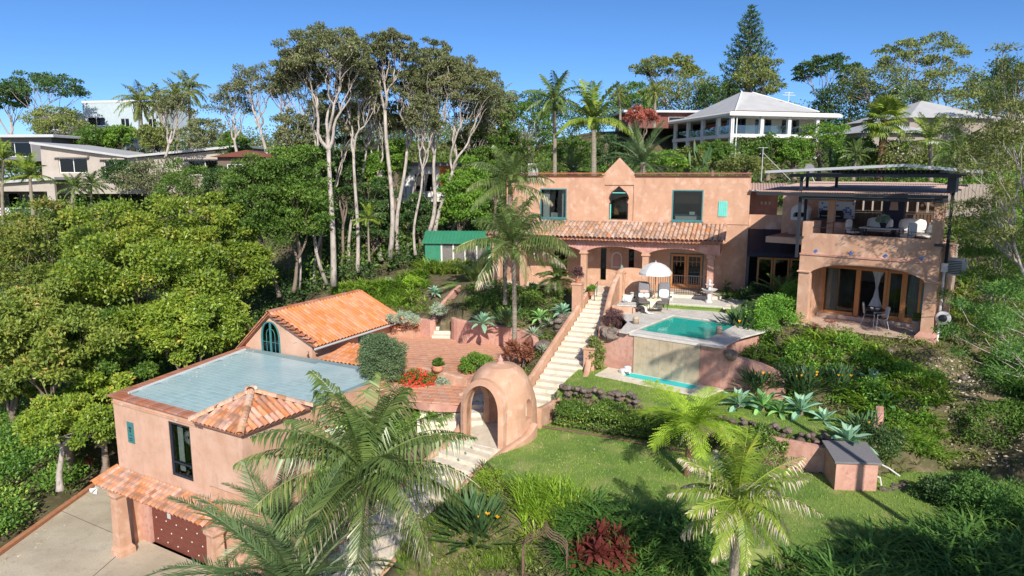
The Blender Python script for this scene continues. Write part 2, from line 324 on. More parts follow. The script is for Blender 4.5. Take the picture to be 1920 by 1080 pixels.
def pointed(x0, x1, z0, zs, zt, n=7):
    cx = (x0+x1)/2; h = (x1-x0)/2
    r = [(cx + h*math.cos(math.pi/2*i/n)**.85, zs+(zt-zs)*math.sin(math.pi/2*i/n)) for i in range(n)]
    return [(x0, z0), (x1, z0)] + r + [(cx, zt+.0)] + [(2*cx-a, b) for a, b in r[::-1]]
# ------------------------------------------------------------------ objects
def link(name, me, parent=None, loc=None, rot=None, scale=None, label=None, cat=None, group=None, kind=None):
    o = bpy.data.objects.new(name, me); COL.objects.link(o)
    if parent is not None: o.parent = parent
    if loc is not None: o.location = loc
    if rot is not None: o.rotation_euler = rot
    if scale is not None: o.scale = scale if hasattr(scale, '__len__') else (scale,)*3
    tag(o, label, cat, group, kind); return o
def tag(o, label=None, cat=None, group=None, kind=None):
    for k, v in (('label', label), ('category', cat), ('group', group), ('kind', kind)):
        if v: o[k] = v
    return o
def thing(name, label, cat, loc=(0,0,0), rz=0, group=None, frame=None, scale=None):
    o = link(name, None, None, loc, (0,0,rz), scale, label, cat, group)
    if frame is not None: o.location = frame.o; o.rotation_euler = (0,0,-frame.a)
    o.empty_display_size = .3; return o
def wm(o):
    m = o.matrix_basis.copy()
    while o.parent: o = o.parent; m = o.matrix_basis @ m
    return m
def npmesh(name, v, f, mat, smooth=False):
    """v (n,3) float, f (m,k) int, all faces with k corners"""
    me = bpy.data.meshes.new(name); v = np.asarray(v, dtype=np.float32); f = np.asarray(f, dtype=np.int32); m, k = f.shape
    me.vertices.add(len(v)); me.vertices.foreach_set('co', v.ravel())
    me.loops.add(m*k); me.loops.foreach_set('vertex_index', f.ravel())
    me.polygons.add(m); me.polygons.foreach_set('loop_start', np.arange(0, m*k, k, dtype=np.int32))
    try: me.polygons.foreach_set('loop_total', np.full(m, k, dtype=np.int32))
    except Exception: pass
    me.update(calc_edges=True)
    me.polygons.foreach_set('use_smooth', np.full(m, bool(smooth)))
    me.materials.append(M[mat] if isinstance(mat, str) else mat); return me
def joined(name, me, mats, parent, **kw):
    """many copies of a mesh as one object"""
    nv = len(me.vertices); co = np.empty(nv*3); me.vertices.foreach_get('co', co); co = co.reshape(-1, 3)
    polys = [tuple(p.vertices) for p in me.polygons]; V_ = []; F_ = []
    t = []
    for p in polys:
        for i in range(1, len(p)-1): t.append((p[0], p[i], p[i+1]))
    t = np.array(t)
    for i, m in enumerate(mats):
        a = np.array(m); V_.append(co @ a[:3,:3].T + a[:3,3]); F_.append(t + i*nv)
    o = link(name, npmesh(name, np.concatenate(V_), np.concatenate(F_), me.materials[0]), parent, **kw)
    return o
def pieces(name, me, mats, parent, cap=290, kindkw=None, mlist=None):
    """copies of one mesh: the ones that show largest as parts, the rest as one part of kind stuff"""
    pm = wm(parent); order = sorted(range(len(mats)), key=lambda i: (pm @ mats[i].translation - cam.location).length)
    for i in order[:cap]:
        o = bpy.data.objects.new(name, me if mlist is None else mlist[i]); COL.objects.link(o); o.parent = parent; o.matrix_basis = mats[i]
    rest = [mats[i] for i in order[cap:]]
    if rest: tag(joined(name, me, rest, parent), kind='stuff')
def copy_tree(src, loc=None, rz=None, scale=None, label=None, group=None):
    def cp(o, par):
        c = o.copy(); COL.objects.link(c); c.parent = par
        for ch in o.children: cp(ch, c)
        return c
    c = cp(src, None)
    if loc is not None: c.location = loc
    if rz is not None: c.rotation_euler = (0,0,rz)
    if scale is not None: c.scale = scale if hasattr(scale, '__len__') else (scale,)*3
    if label: c['label'] = label
    if group: c['group'] = group
    return c
def T(x, y, z, rz=0, s=(1,1,1), rx=0, ry=0):
    return Matrix.Translation((x,y,z)) @ Matrix.Rotation(rz, 4, 'Z') @ Matrix.Rotation(ry, 4, 'Y') @ Matrix.Rotation(rx, 4, 'X') @ Matrix.Diagonal((s[0], s[1], s[2], 1))
# barrel tile: runs down along -Y from the origin (upper end), length 1, width 1 units scaled later
def barrel_mesh(name, mat, Lh=.46, r=.105, t=.016, n=6, flip=False):
    vs = []; fs = []
    for (y, k) in ((0, .86), (-Lh, 1.0)):
        for rr in (r*k, r*k - t):
            for i in range(n+1):
                a = math.pi*i/n; vs.append((rr*math.cos(a), y, rr*math.sin(a)*(.85)))
    q = n+1
    for i in range(n):
        fs += [(i, i+2*q, i+1+2*q, i+1), (i+q, i+1+q, i+1+3*q, i+3*q), (i+2*q, i+3*q, i+1+3*q, i+1+2*q)]
    m = MB(); m.addv(vs, fs)
    if flip: m.v = [(x, y, -z) for x, y, z in m.v]; m.f = [f[::-1] for f in m.f]
    return m.mesh(name, mat)
def tile_field(parent, mat, o, u, up, ncol, nrow, pitch, course, rng, jit=.012, name='tile', cap=290, r=None, skip=None):
    """o = lower-left corner, u = unit along eave, up = unit up the slope (3D)"""
    u = Vector(u).normalized(); up = Vector(up).normalized(); nn = u.cross(up).normalized()
    r = r or pitch*.5
    me = barrel_mesh(name, mat, course*1.14, r*.98, .015); mats = []
    for i in range(ncol):
        for j in range(nrow):
            if skip and skip(i, j): continue
            top = Vector(o) + u*((i+.5)*pitch) + up*((j+1)*course) + nn*(.02 + rng.uniform(0, jit))
            m = Matrix((( u.x, up.x, nn.x, top.x), (u.y, up.y, nn.y, top.y), (u.z, up.z, nn.z, top.z), (0,0,0,1)))
            mats.append(m @ Matrix.Rotation(rng.uniform(-.03,.03), 4, 'Z') @ Matrix.Rotation(R(2.5)+rng.uniform(-.01,.01), 4, 'X'))
    pieces(name, me, mats, parent, cap)
rock_meshes = []
def make_rocks():
    rr = random.Random(5)
    for k in range(5):
        bm = bmesh.new(); bmesh.ops.create_icosphere(bm, subdivisions=2, radius=.5)
        ax = [Vector((rr.gauss(0,1), rr.gauss(0,1), rr.gauss(0,1))).normalized() for _ in range(7)]
        for v in bm.verts:
            d = v.co.normalized(); f = 1
            for a in ax: f -= .17*max(0, d.dot(a)-.55)*2
            v.co = d*.5*f*(1+rr.uniform(-.05,.05)); v.co.z *= .8
        me = bpy.data.meshes.new('stone'); bm.to_mesh(me); bm.free(); me.materials.append(M['rock']); rock_meshes.append(me)
make_rocks()
def stones(parent_name, label, cat, spots, seed=1, mat=None, kindname='stone', parent=None):
    """spots: list of (Vector, size)"""
    rr = random.Random(seed); c = spots[0][0]
    t = parent or thing(parent_name, label, cat, c)
    ms = rock_meshes
    if mat:
        ms = []
        for m in rock_meshes: q = m.copy(); q.materials.clear(); q.materials.append(M[mat]); ms.append(q)
    inv = wm(t).inverted(); mats = []; ml = []
    for p, s in spots:
        mats.append(inv @ (T(p.x, p.y, p.z, rr.uniform(0,6.28), (s*rr.uniform(.85,1.25), s*rr.uniform(.8,1.05), s*rr.uniform(.75,1.0)), rr.uniform(-.3,.3)))); ml.append(rr.choice(ms))
    pieces(kindname, ms[0], mats, t, 290, mlist=ml); return t
# ------------------------------------------------------------------ foliage generators
def nrm(a): return a / np.maximum(np.linalg.norm(a, axis=1, keepdims=True), 1e-9)
def leaf_quads(P, O, L, W, rs, spread=.9, up=.25, fold=.35, droop=0.):
    n = len(P); D = nrm(O*.7 + rs.normal(size=(n,3))*spread + np.array([0,0,-droop]))
    N = nrm(rs.normal(size=(n,3))*.7 + np.array([0,0,1])*(.5+up) + O*.5)
    S = nrm(np.cross(D, N)); N = np.cross(S, D); l = (L*rs.uniform(.65,1.3,(n,1))); w = l*(W/L)*.5
    v = np.empty((n,4,3)); v[:,0] = P; v[:,1] = P + D*l*.45 + S*w + N*w*fold; v[:,2] = P + D*l; v[:,3] = P + D*l*.45 - S*w + N*w*fold
    return v.reshape(-1,3), np.arange(n*4).reshape(n,4)
def blob_pts(c, r, n, rs, shell=.5, lower=.25):
    d = nrm(rs.normal(size=(n,3))); low = (d[:,2] < -.2) & (rs.uniform(size=n) > lower); d[low,2] *= -1
    k = rs.uniform(size=(n,1))**shell; return np.array(c) + d*k*np.array(r), d
def foliage_mesh(name, clumps, nleaf, L, W, mat, seed, flat=.62, shell=.45, **kw):
    """clumps: list of ((x,y,z), radius)"""
    rs = np.random.RandomState(seed); Ps = []; Os = []
    for c, r in clumps:
        rx = r*rs.uniform(.8,1.2); ry = r*rs.uniform(.8,1.2); rz = r*flat*rs.uniform(.8,1.2)
        k = max(6, int(nleaf*(r/ (sum(q for _, q in clumps)/len(clumps)))**2)); p, o = blob_pts(c, (rx,ry,rz), k, rs, shell)
        Ps.append(p); Os.append(o)
    v, f = leaf_quads(np.concatenate(Ps), np.concatenate(Os), L, W, rs, **kw)
    return npmesh(name, v, f, mat)
def crown_clumps(c, r, n, cr, rng, low=-.25, jit=.18, inner=.25):
    out = []; ga = math.pi*(3-5**.5)
    for i in range(n):
        z = low + (1-low)*(i+.5)/n; q = math.sqrt(max(0, 1-z*z)); t = ga*i + rng.uniform(-.3,.3)
        k = rng.uniform(1-jit, 1+jit*.6) if rng.random() > inner else rng.uniform(.45,.8)
        out.append(((c[0]+r[0]*q*math.cos(t)*k, c[1]+r[1]*q*math.sin(t)*k, c[2]+r[2]*z*k), cr*rng.uniform(.7,1.3)))
    return out
def limb(mb, a, b, r0, r1, rng, bend=.12, seg=5, n=5, sag=0):
    a = Vector(a); b = Vector(b); L_ = (b-a).length; o1 = Vector((rng.uniform(-1,1), rng.uniform(-1,1), rng.uniform(-.3,.6)))*L_*bend; o2 = Vector((rng.uniform(-1,1), rng.uniform(-1,1), rng.uniform(-.4,.4)))*L_*bend*.5
    pts = []; rad = []
    for i in range(seg+1):
        t = i/seg; p = a.lerp(b, t) + o1*math.sin(math.pi*t) + o2*math.sin(2*math.pi*t); p.z += sag*math.sin(math.pi*t)*L_
        pts.append(p); rad.append(r0 + (r1-r0)*t)
    mb.tube(pts, rad, n, cap=False); return pts
def branches(mb, fork, tips, r0, rng, ncl=None, rise=.1, n=5, tip_r=.012, mid=.5):
    fork = Vector(fork); tips = [Vector(t) for t in tips]; k = ncl or max(2, min(4, len(tips)//6))
    seeds = rng.sample(tips, min(k, len(tips))); cl = [[] for _ in seeds]
    for t in tips: cl[min(range(len(seeds)), key=lambda i: (seeds[i]-t).length)].append(t)
    for g in cl:
        if not g: continue
        ce = sum(g, Vector())/len(g); m = fork.lerp(ce, mid); m.z += rise*(ce-fork).length*.2 - .08*(ce-fork).length
        limb(mb, fork, m, r0*.6, r0*.36, rng, .12, 5, n+1)
        if len(g) > 7:
            branches(mb, m, g, r0*.52, rng, 3, rise, n, tip_r, .5)
        else:
            for t in g: limb(mb, m, t, r0*.20, tip_r, rng, .14, 4, 4)
def tree_meshes(fork, base, top_c, top_r, ntip, cr, nleaf, L, W, lmat, bmat, tr, seed, flat=.62, low=-.25, inner=.25, lean=0, shell=.45, mat2=None, jit=.18, droop=0., branch_r=None, twig=.012):
    rng = random.Random(seed); cl = crown_clumps(top_c, top_r, ntip, cr, rng, low, jit, inner); mb = MB(); base = Vector(base); fork = Vector(fork)
    wob = Vector((rng.uniform(-1,1), rng.uniform(-1,1), 0))*.06*(fork-base).length; pts = []; rad = []
    for i in range(9):
        t = i/8; pts.append(base.lerp(fork, t) + wob*math.sin(math.pi*t*1.5)*(1-t*.3)); rad.append(tr*(1.35 if i == 0 else 1.0-.38*t))
    mb.tube(pts, rad, 8)
    branches(mb, pts[-1], [c for c, r in cl], branch_r or tr, rng, tip_r=twig)
    return mb.mesh('trunk', bmat, True), foliage_mesh('crown', cl, nleaf, L, W, lmat, seed, flat, shell, droop=droop)
def tree(name, label, cat, base, height, crown_r, lmat='lf_green', bmat='bark', ntip=26, cr=1.0, nleaf=220, L=.24, W=.12, tr=.18, seed=1, fork=.45, group=None, cz=None, off=(0,0), **kw):
    base = Vector(base); rz_ = crown_r[2]; c = (off[0], off[1], cz if cz is not None else height - rz_)
    tm, fm = tree_meshes((off[0]*.4, off[1]*.4, height*fork), (0,0,-.3), c, crown_r, ntip, cr, nleaf, L, W, lmat, bmat, tr, seed, **kw)
    o = thing(name, label, cat, base, group=group); link('trunk', tm, o); link('crown', fm, o); return o
# --- fronds
def frond_mesh(name, L, e0, e1, lmax, w, mat, n=36, hang=.5, sweep=.5, seed=0, stem=.12, rw=.022, plume=0., tipmat=None, tipu=.35, pinn=0):
    """arching feather frond from the origin along +X; angles in degrees above the horizon; leaflets hang by 'hang'"""
    rs = np.random.RandomState(seed); S = 14; p = np.zeros(3); pts = [p.copy()]; dirs = []; sb = rs.uniform(-.30,.30)
    for i in range(S):
        a = R(e0 + (e1-e0)*((i+.5)/S)**1.1); d = np.array([math.cos(a), sb*((i+.5)/S)**1.5, math.sin(a)]); d /= np.linalg.norm(d); p = p + d*L/S; pts.append(p.copy()); dirs.append(d)
    pts = np.array(pts); dirs.append(dirs[-1]); dirs = np.array(dirs); V_ = []; F_ = []; k = 0
    for i in range(n):
        t = stem + (1-stem)*(i+.5)/n; s = t*S; j = min(int(s), S-1); q = pts[j]+(pts[j+1]-pts[j])*(s-j); d = dirs[j]; up = np.array([-d[2], 0, d[0]])
        u = (t-stem)/(1-stem); ln = lmax*(math.sin(math.pi*min(1, .16+u*.80))**.75)
        for sd_ in (-1, 1):
            l = ln*rs.uniform(.74,1.12); lat = np.array([0, sd_, 0]); up2 = plume*rs.uniform(-1,1)+rs.normal()*.07
            if rs.uniform() < .035: continue
            dd = lat + d*(sweep + u*.5 + rs.normal()*.07) + up*(.25+up2) + np.array([0,0,-hang*.35]); dd /= np.linalg.norm(dd)
            m = q + dd*l*.45; d2 = dd + np.array([0,0,-hang*rs.uniform(.6,1.9)]); d2 /= np.linalg.norm(d2); tip = m + d2*l*.55
            ww = w*rs.uniform(.8,1.15)*.5*(d*(1-.0)); wv = ww + up*w*.2*sd_
            if pinn:
                for z in range(pinn):
                    e = (z+.6)/pinn; b_ = q+dd*l*e if e < .45 else m+d2*l*(e-.45); pl_ = l*.26*(1-e*.75); ax = d*pl_; V_ += [b_-dd*w*.18, b_-ax+dd*pl_*.25, b_+dd*w*.18, b_+ax+dd*pl_*.25]; F_ += [(k,k+1,k+2),(k,k+2,k+3)]; k += 4
                continue
            V_ += [q-wv*.6, q+wv*.6, m+wv, m-wv, tip]; F_ += [(k,k+1,k+2),(k,k+2,k+3),(k+3,k+2,k+4)]; k += 5
    v = np.array(V_); f = np.array(F_); nleaf_ = len(f)
    # rachis
    rv = []; rf = []; kk = len(v)
    for i in range(S+1):
        d = dirs[i]; up = np.array([-d[2], 0, d[0]]); r_ = rw*(1-.8*i/S)
        rv += [pts[i]+up*r_, pts[i]+np.array([0,r_,0])-up*r_*.5, pts[i]-np.array([0,r_,0])-up*r_*.5]
    for i in range(S):
        for a in range(3):
            b = (a+1)%3; A, B, C, D_ = kk+i*3+a, kk+i*3+b, kk+i*3+3+b, kk+i*3+3+a; rf += [(A,B,C),(A,C,D_)]
    me = npmesh(name, np.concatenate([v, np.array(rv)]), np.concatenate([f, np.array(rf)]), mat)
    if tipmat:
        me.materials.append(M[tipmat]); idx = np.zeros(len(me.polygons), dtype=np.int32)
        for i in range(0, nleaf_, 3):
            u = i/nleaf_; 
            if rs.uniform() < .02+u*.8: idx[i+2] = 1; idx[i+1] = 1 if rs.uniform() < u*.8-.2 else 0
        me.polygons.foreach_set('material_index', idx)
    return me
def trunk_mesh(h, r0, r1, mat='palm_trunk', lean=(0,0), rings=.16, n=10, bulge=1.25, base_z=-.3):
    mb = MB(); m = max(6, int((h-base_z)/rings)); m = min(m, 60); pts = []; rad = []
    for i in range(m+1):
        t = i/m; z = base_z + (h-base_z)*t; r = (r0*(bulge if t < .04 else 1) + (r1-r0)*t)*(1.05 if i % 2 else .95)
        pts.append((lean[0]*t*t, lean[1]*t*t, z)); rad.append(r)
    mb.tube(pts, rad, n); return mb.mesh('trunk', mat)
FR = {}
def frond_set(key, L, tiers, lmax, w, mat, n, hang, sweep=.45, rw=.022, plume=0., stem=.12):
    FR[key] = [[frond_mesh('frond', L*lf, e0, e1, lmax, w, m_ or mat, n, hang*hf, sweep, seed=i*7+len(key), rw=rw, plume=plume, stem=stem, tipmat=('lf_dry' if key == 'yellow' and q > 0 else 'lf_dry' if key == 'kentia' and q == 3 and i % 2 else None)) for i in (2*q, 2*q+1)] for q, (e0, e1, lf, hf, cnt, m_) in enumerate(tiers)]
    FR[key+'_t'] = tiers
frond_set('kentia', 3.3, [(82,38,.85,.5,4,None),(62,-8,1.0,.9,6,None),(38,-38,1.05,1.2,7,None),(8,-62,1.0,1.5,6,None)], .98, .052, 'lf_palm', 40, 1.8, .34, .028)
frond_set('king', 2.9, [(80,40,.9,.6,3,None),(55,-25,1,1.1,5,None),(25,-62,1,1.6,6,None),(-10,-78,.92,1.8,4,None)], .78, .055, 'lf_palm', 40, 1.2, .3, .025)
frond_set('phoenix', 3.2, [(78,40,.9,.15,6,None),(58,5,1,.2,8,None),(36,-28,1.05,.25,9,None),(12,-48,1,.3,9,None),(-15,-60,.85,.3,6,None)], .50, .026, 'lf_palm_blue', 74, .3, .6, .03, .18, .06)
frond_set('yellow', 1.75, [(80,55,1,.3,4,None),(52,5,1,.7,7,None),(22,-35,1.0,1.1,8,None),(-5,-62,.95,1.6,6,None)], .52, .034, 'lf_palm_yel', 40, 1.3, .40, .022, .22)
frond_set('far', 3.4, [(78,35,.9,.5,4,None),(52,-20,1,.9,6,None),(20,-55,1,1.3,7,None),(-15,-75,.85,1.5,4,None)], .8, .13, 'lf_palm', 22, 1.0, .35, .05)
frond_set('faryel', 3.2, [(80,45,1,.4,4,'lf_palm_yel'),(50,-10,1,.8,6,None),(15,-50,1,1.2,7,'lf_palm_yel')], .8, .13, 'lf_palm', 22, .8, .35, .05)
frond_set('queen', 3.4, [(75,20,.9,.8,5,None),(45,-40,1,1.2,7,None),(10,-70,1,1.5,8,None),(-35,-82,.8,1.7,6,'lf_olive')], .75, .12, 'lf_olive', 22, 1.3, .3, .05, .4)
frond_set('pygmy', 1.25, [(78,20,1,.3,8,None),(50,-30,1,.5,12,None),(15,-60,1,.6,12,None)], .30, .022, 'lf_palm', 30, .5, .4, .012, .1)
frond_set('cycad', 1.35, [(75,45,.9,.1,7,None),(50,15,1,.15,11,None),(22,-10,1.05,.2,13,None),(0,-25,1,.2,8,None)], .27, .030, 'lf_cycad', 36, .2, .5, .016, 0, .08)
frond_set('cycadbig', 1.7, [(75,40,.9,.1,8,None),(50,10,1,.15,10,None),(22,-15,1.05,.2,12,None)], .32, .035, 'lf_palm', 34, .25, .5, .018, .05, .08)
frond_set('dryskirt', 1.2, [(-35,-80,1,1.2,10,None)], .35, .03, 'lf_dry', 20, 1.2, .35, .015)
def palm(name, label, key, base, h, r0=.14, r1=.10, lean=(0,0), seed=1, scale=1., bmat='palm_trunk', shaft=None, group=None, rings=.16, cat='palm tree', nmul=1., skirt=0, zdrop=0.):
    rng = random.Random(seed); o = thing(name, label, cat, base, group=group)
    link('trunk', trunk_mesh(h, r0, r1, bmat, lean, rings), o); top = Vector((lean[0], lean[1], h)); ga = 2.399; k = 0; a = rng.uniform(0,6)
    if shaft:
        mb = MB(); mb.tube([top-Vector((0,0,.1)), top+Vector((0,0,shaft*.5)), top+Vector((0,0,shaft))], [r1*1.25, r1*1.1, r1*.6], 10); mb.build('crownshaft', 'lf_palm' if key != 'yellow' else 'lf_palm_yel', o, True); top = top+Vector((0,0,shaft*.8))
    for q, (e0, e1, lf, hf, cnt, m_) in enumerate(FR[key+'_t']):
        cnt = max(2, int(round(cnt*nmul)))
        for i in range(cnt):
            a += ga if q else 6.283/cnt; me = rng.choice(FR[key][q])
            link('frond', me, o, top - Vector((0,0,q*.05*scale+zdrop*q)), (rng.uniform(-.25,.25), rng.uniform(-.12,.12), a + rng.uniform(-.2,.2)), scale*rng.uniform(.88,1.08))
    for i in range(skirt):
        link('dead_frond', FR['dryskirt'][0][i % 2], o, top-Vector((0,0,.25)), (0, 0, rng.uniform(0,6.28)), scale*rng.uniform(.8,1.1))
    return o
# --- strap and fern clumps
def strap_np(n, h, spread, w, rs, seg=3, upright=.6, curl=1.):
    """n arching blades from the origin; returns verts and triangles"""
    V_ = []; F_ = []; k = 0
    for i in range(n):
        a = rs.uniform(0, 6.283); l = h*rs.uniform(.6,1.1); el = R(90*upright + rs.uniform(-22,14)); ca, sa = math.cos(a), math.sin(a)
        p = np.array([ca*spread*.12*rs.uniform(0,1), sa*spread*.12*rs.uniform(0,1), 0.]); S = np.array([-sa, ca, 0.]); ww = w*rs.uniform(.7,1.2)
        for j in range(seg+1):
            t = j/seg; wk = ww*(.55+.9*t-1.45*t*t+.0)*.5 if j < seg else 0
            if j < seg: V_ += [p-S*max(wk,.004), p+S*max(wk,.004)]
            else: V_ += [p]
            e = el - R(75)*curl*t*spread; p = p + np.array([ca*math.cos(e), sa*math.cos(e), math.sin(e)])*l/seg
        for j in range(seg-1): b = k+2*j; F_ += [(b,b+1,b+3),(b,b+3,b+2)]
        b = k+2*(seg-1); F_ += [(b,b+1,b+2)]; k += 2*seg+1
    return np.array(V_), np.array(F_)
def scatter_mesh(name, protos, spots, mat, rs, smin=.75, smax=1.25):
    V_ = []; F_ = []; k = 0
    for p in spots:
        v, f = protos[rs.randint(len(protos))]; a = rs.uniform(0,6.283); s = rs.uniform(smin, smax); ca, sa = math.cos(a)*s, math.sin(a)*s
        q = np.empty_like(v); q[:,0] = v[:,0]*ca - v[:,1]*sa + p[0]; q[:,1] = v[:,0]*sa + v[:,1]*ca + p[1]; q[:,2] = v[:,2]*s + p[2]
        V_.append(q); F_.append(f+k); k += len(v)
    return npmesh(name, np.concatenate(V_), np.concatenate(F_), mat)
def inside(poly, x, y):
    c = False; n = len(poly)
    for i in range(n):
        x1, y1 = poly[i][0], poly[i][1]; x2, y2 = poly[(i+1)%n][0], poly[(i+1)%n][1]
        if (y1 > y) != (y2 > y) and x < (x2-x1)*(y-y1)/(y2-y1)+x1: c = not c
    return c
def fill(poly, step, rs, zf, jit=.45):
    xs = [p[0] for p in poly]; ys = [p[1] for p in poly]; out = []
    x = min(xs)
    while x < max(xs):
        y = min(ys)
        while y < max(ys):
            a = x + rs.uniform(-jit,jit)*step; b = y + rs.uniform(-jit,jit)*step
            if inside(poly, a, b): out.append((a, b, zf(a, b)))
            y += step
        x += step
    return out
def bed(name, label, cat, poly, step, mat, h, w, n, zf, seed=1, spread=1., upright=.62, seg=3, kind='stuff', protos=None, smin=.7, smax=1.3):
    rs = np.random.RandomState(seed); protos = protos or [strap_np(n, h, spread, w, rs, seg, upright) for _ in range(4)]
    sp = fill(poly, step, rs, zf); c = np.mean(np.array(sp), axis=0)
    me = scatter_mesh(name, protos, [(a-c[0], b-c[1], d-c[2]) for a, b, d in sp], mat, rs, smin, smax)
    return link(name, me, None, tuple(c), label=label, cat=cat, kind=kind)
def leafy_np(n, r, h, L, W, rs, droop=0.):
    p, o = blob_pts((0,0,h*.5), (r,r,h*.5), n, rs, .5, .3); v, f = leaf_quads(p, o, L, W, rs, droop=droop)
    return v, np.concatenate([f[:, [0,1,2]], f[:, [0,2,3]]])
# --- shrubs
def shrub(name, label, base, r, mat, nleaf=3000, L=.12, W=.06, seed=1, ncl=18, cat='shrub', cr=.42, group=None, stem=True, flat=.8, flower=None, nfl=60, droop=0., shell=.35):
    rng = random.Random(seed); o = thing(name, label, cat, base, group=group)
    cl = crown_clumps((0,0,r[2]*.85), (r[0]*.75, r[1]*.75, r[2]*.8), ncl, cr*min(r), rng, -.75, .12, .2)
    link('foliage', foliage_mesh('foliage', cl, nleaf//ncl, L, W, mat, seed, flat, shell, droop=droop), o)
    if stem:
        mb = MB(); branches(mb, (0,0,0), [c for c, q in cl[::2]], .05*max(r), rng, 4, tip_r=.006, n=4); mb.build('stems', 'bark', o)
    if flower:
        rs = np.random.RandomState(seed+5); d = nrm(rs.normal(size=(nfl,3))*np.array([1,1,.7])+np.array([0,-.5,.5])); P = np.array([0,0,r[2]*.85]) + d*np.array(r)*rs.uniform(.85,1.08,(nfl,1))
        v, f = leaf_quads(np.repeat(P, 5, 0)+rs.normal(size=(nfl*5,3))*.02, np.repeat(d, 5, 0), .09, .06, rs); link('flowers', npmesh('flowers', v, f, flower), o)
    return o
def hedge_mesh(pts, width, height, nleaf, L, W, mat, seed, taper=.9):
    """pts: ground centreline (3D)"""
    rs = np.random.RandomState(seed); P = []; O = []; seg = [((Vector(b)-Vector(a)).length) for a, b in zip(pts, pts[1:])]; tot = sum(seg)
    for (a, b), sl in zip(zip(pts, pts[1:]), seg):
        a = Vector(a); b = Vector(b); d = (b-a).normalized(); s = Vector((d.y, -d.x, 0)); m = int(nleaf*sl/tot)
        t = rs.uniform(0, 1, m); ang = rs.uniform(-.35, math.pi+.35, m); k = rs.uniform(size=m)**.3
        ca, sa = np.cos(ang), np.sin(ang); ex = np.sign(ca)*np.abs(ca)**.45*width/2*k; ez = np.sign(sa)*np.abs(sa)**.45*height/2*k + height/2
        lump = 1+.16*np.sin(t*sl*2.1+seed)+.10*np.sin(t*sl*5.7+1+seed)
        pos = np.array([[*(a.lerp(b, tt))] for tt in t]); pos += np.outer(ex*lump, np.array(s)) + np.outer(np.maximum(ez*lump, .02), [0,0,1])
        P.append(pos); O.append(nrm(np.outer(ca, np.array(s)) + np.outer(sa, [0,0,1])+1e-4))
    v, f = leaf_quads(np.concatenate(P), np.concatenate(O), L, W, rs); return npmesh('foliage', v, f, mat)
# --- rosettes
def rosette_leaf(name, L, W, mat, curl=.35, thick=.02):
    v = []; f = []; prof = [(0,.30),(.2,.38),(.45,.85),(.62,1.0),(.82,.66),(1,.0)]
    for t, k in prof:
        x = L*t; z = -curl*L*t*t*.8; w_ = W*k/2; v += [(x,-w_,z+w_*.5),(x,0,z-w_*.1),(x,w_,z+w_*.5)]
    for i in range(len(prof)-1):
        a = 3*i; f += [(a,a+3,a+4,a+1),(a+1,a+4,a+5,a+2)]
    m = MB(); m.addv(v, f); return m.mesh(name, mat)
AG = {k: [rosette_leaf('leaf', .62, .20, m, c) for c in (.1,.3,.55)] for k, m in (('blue','lf_agave'),('green','lf_agave_g'))}
AG['spiky'] = [rosette_leaf('leaf', .55, .07, 'lf_grey', c) for c in (.0,.1,.2)]
AG['strap'] = [rosette_leaf('leaf', .9, .13, 'lf_agave_g', c) for c in (.2,.5,.8)]
AG['bromel'] = [rosette_leaf('leaf', .6, .10, 'lf_palm_yel', c) for c in (.1,.4,.7)]
def rosette(name, label, base, s=1., key='blue', n=22, seed=1, cat='agave', group=None):
    rng = random.Random(seed); o = thing(name, label, cat, base, group=group); a = 0
    mb = MB(); mb.tube([(0,0,-.15),(0,0,.16*s)], [.06*s,.05*s], 6); mb.build('stem', 'bark', o)
    for i in range(n):
        t = i/(n-1); a += 2.399; el = R(78 - 72*t**.9 + rng.uniform(-6,6))
        link('leaf', AG[key][min(2, int(t*2.9))], o, (0,0,(.16-.08*t)*s), (rng.uniform(-.12,.12), -el, a), s*(.62+.38*min(1, t*2.2))*rng.uniform(.92,1.08))
    return o
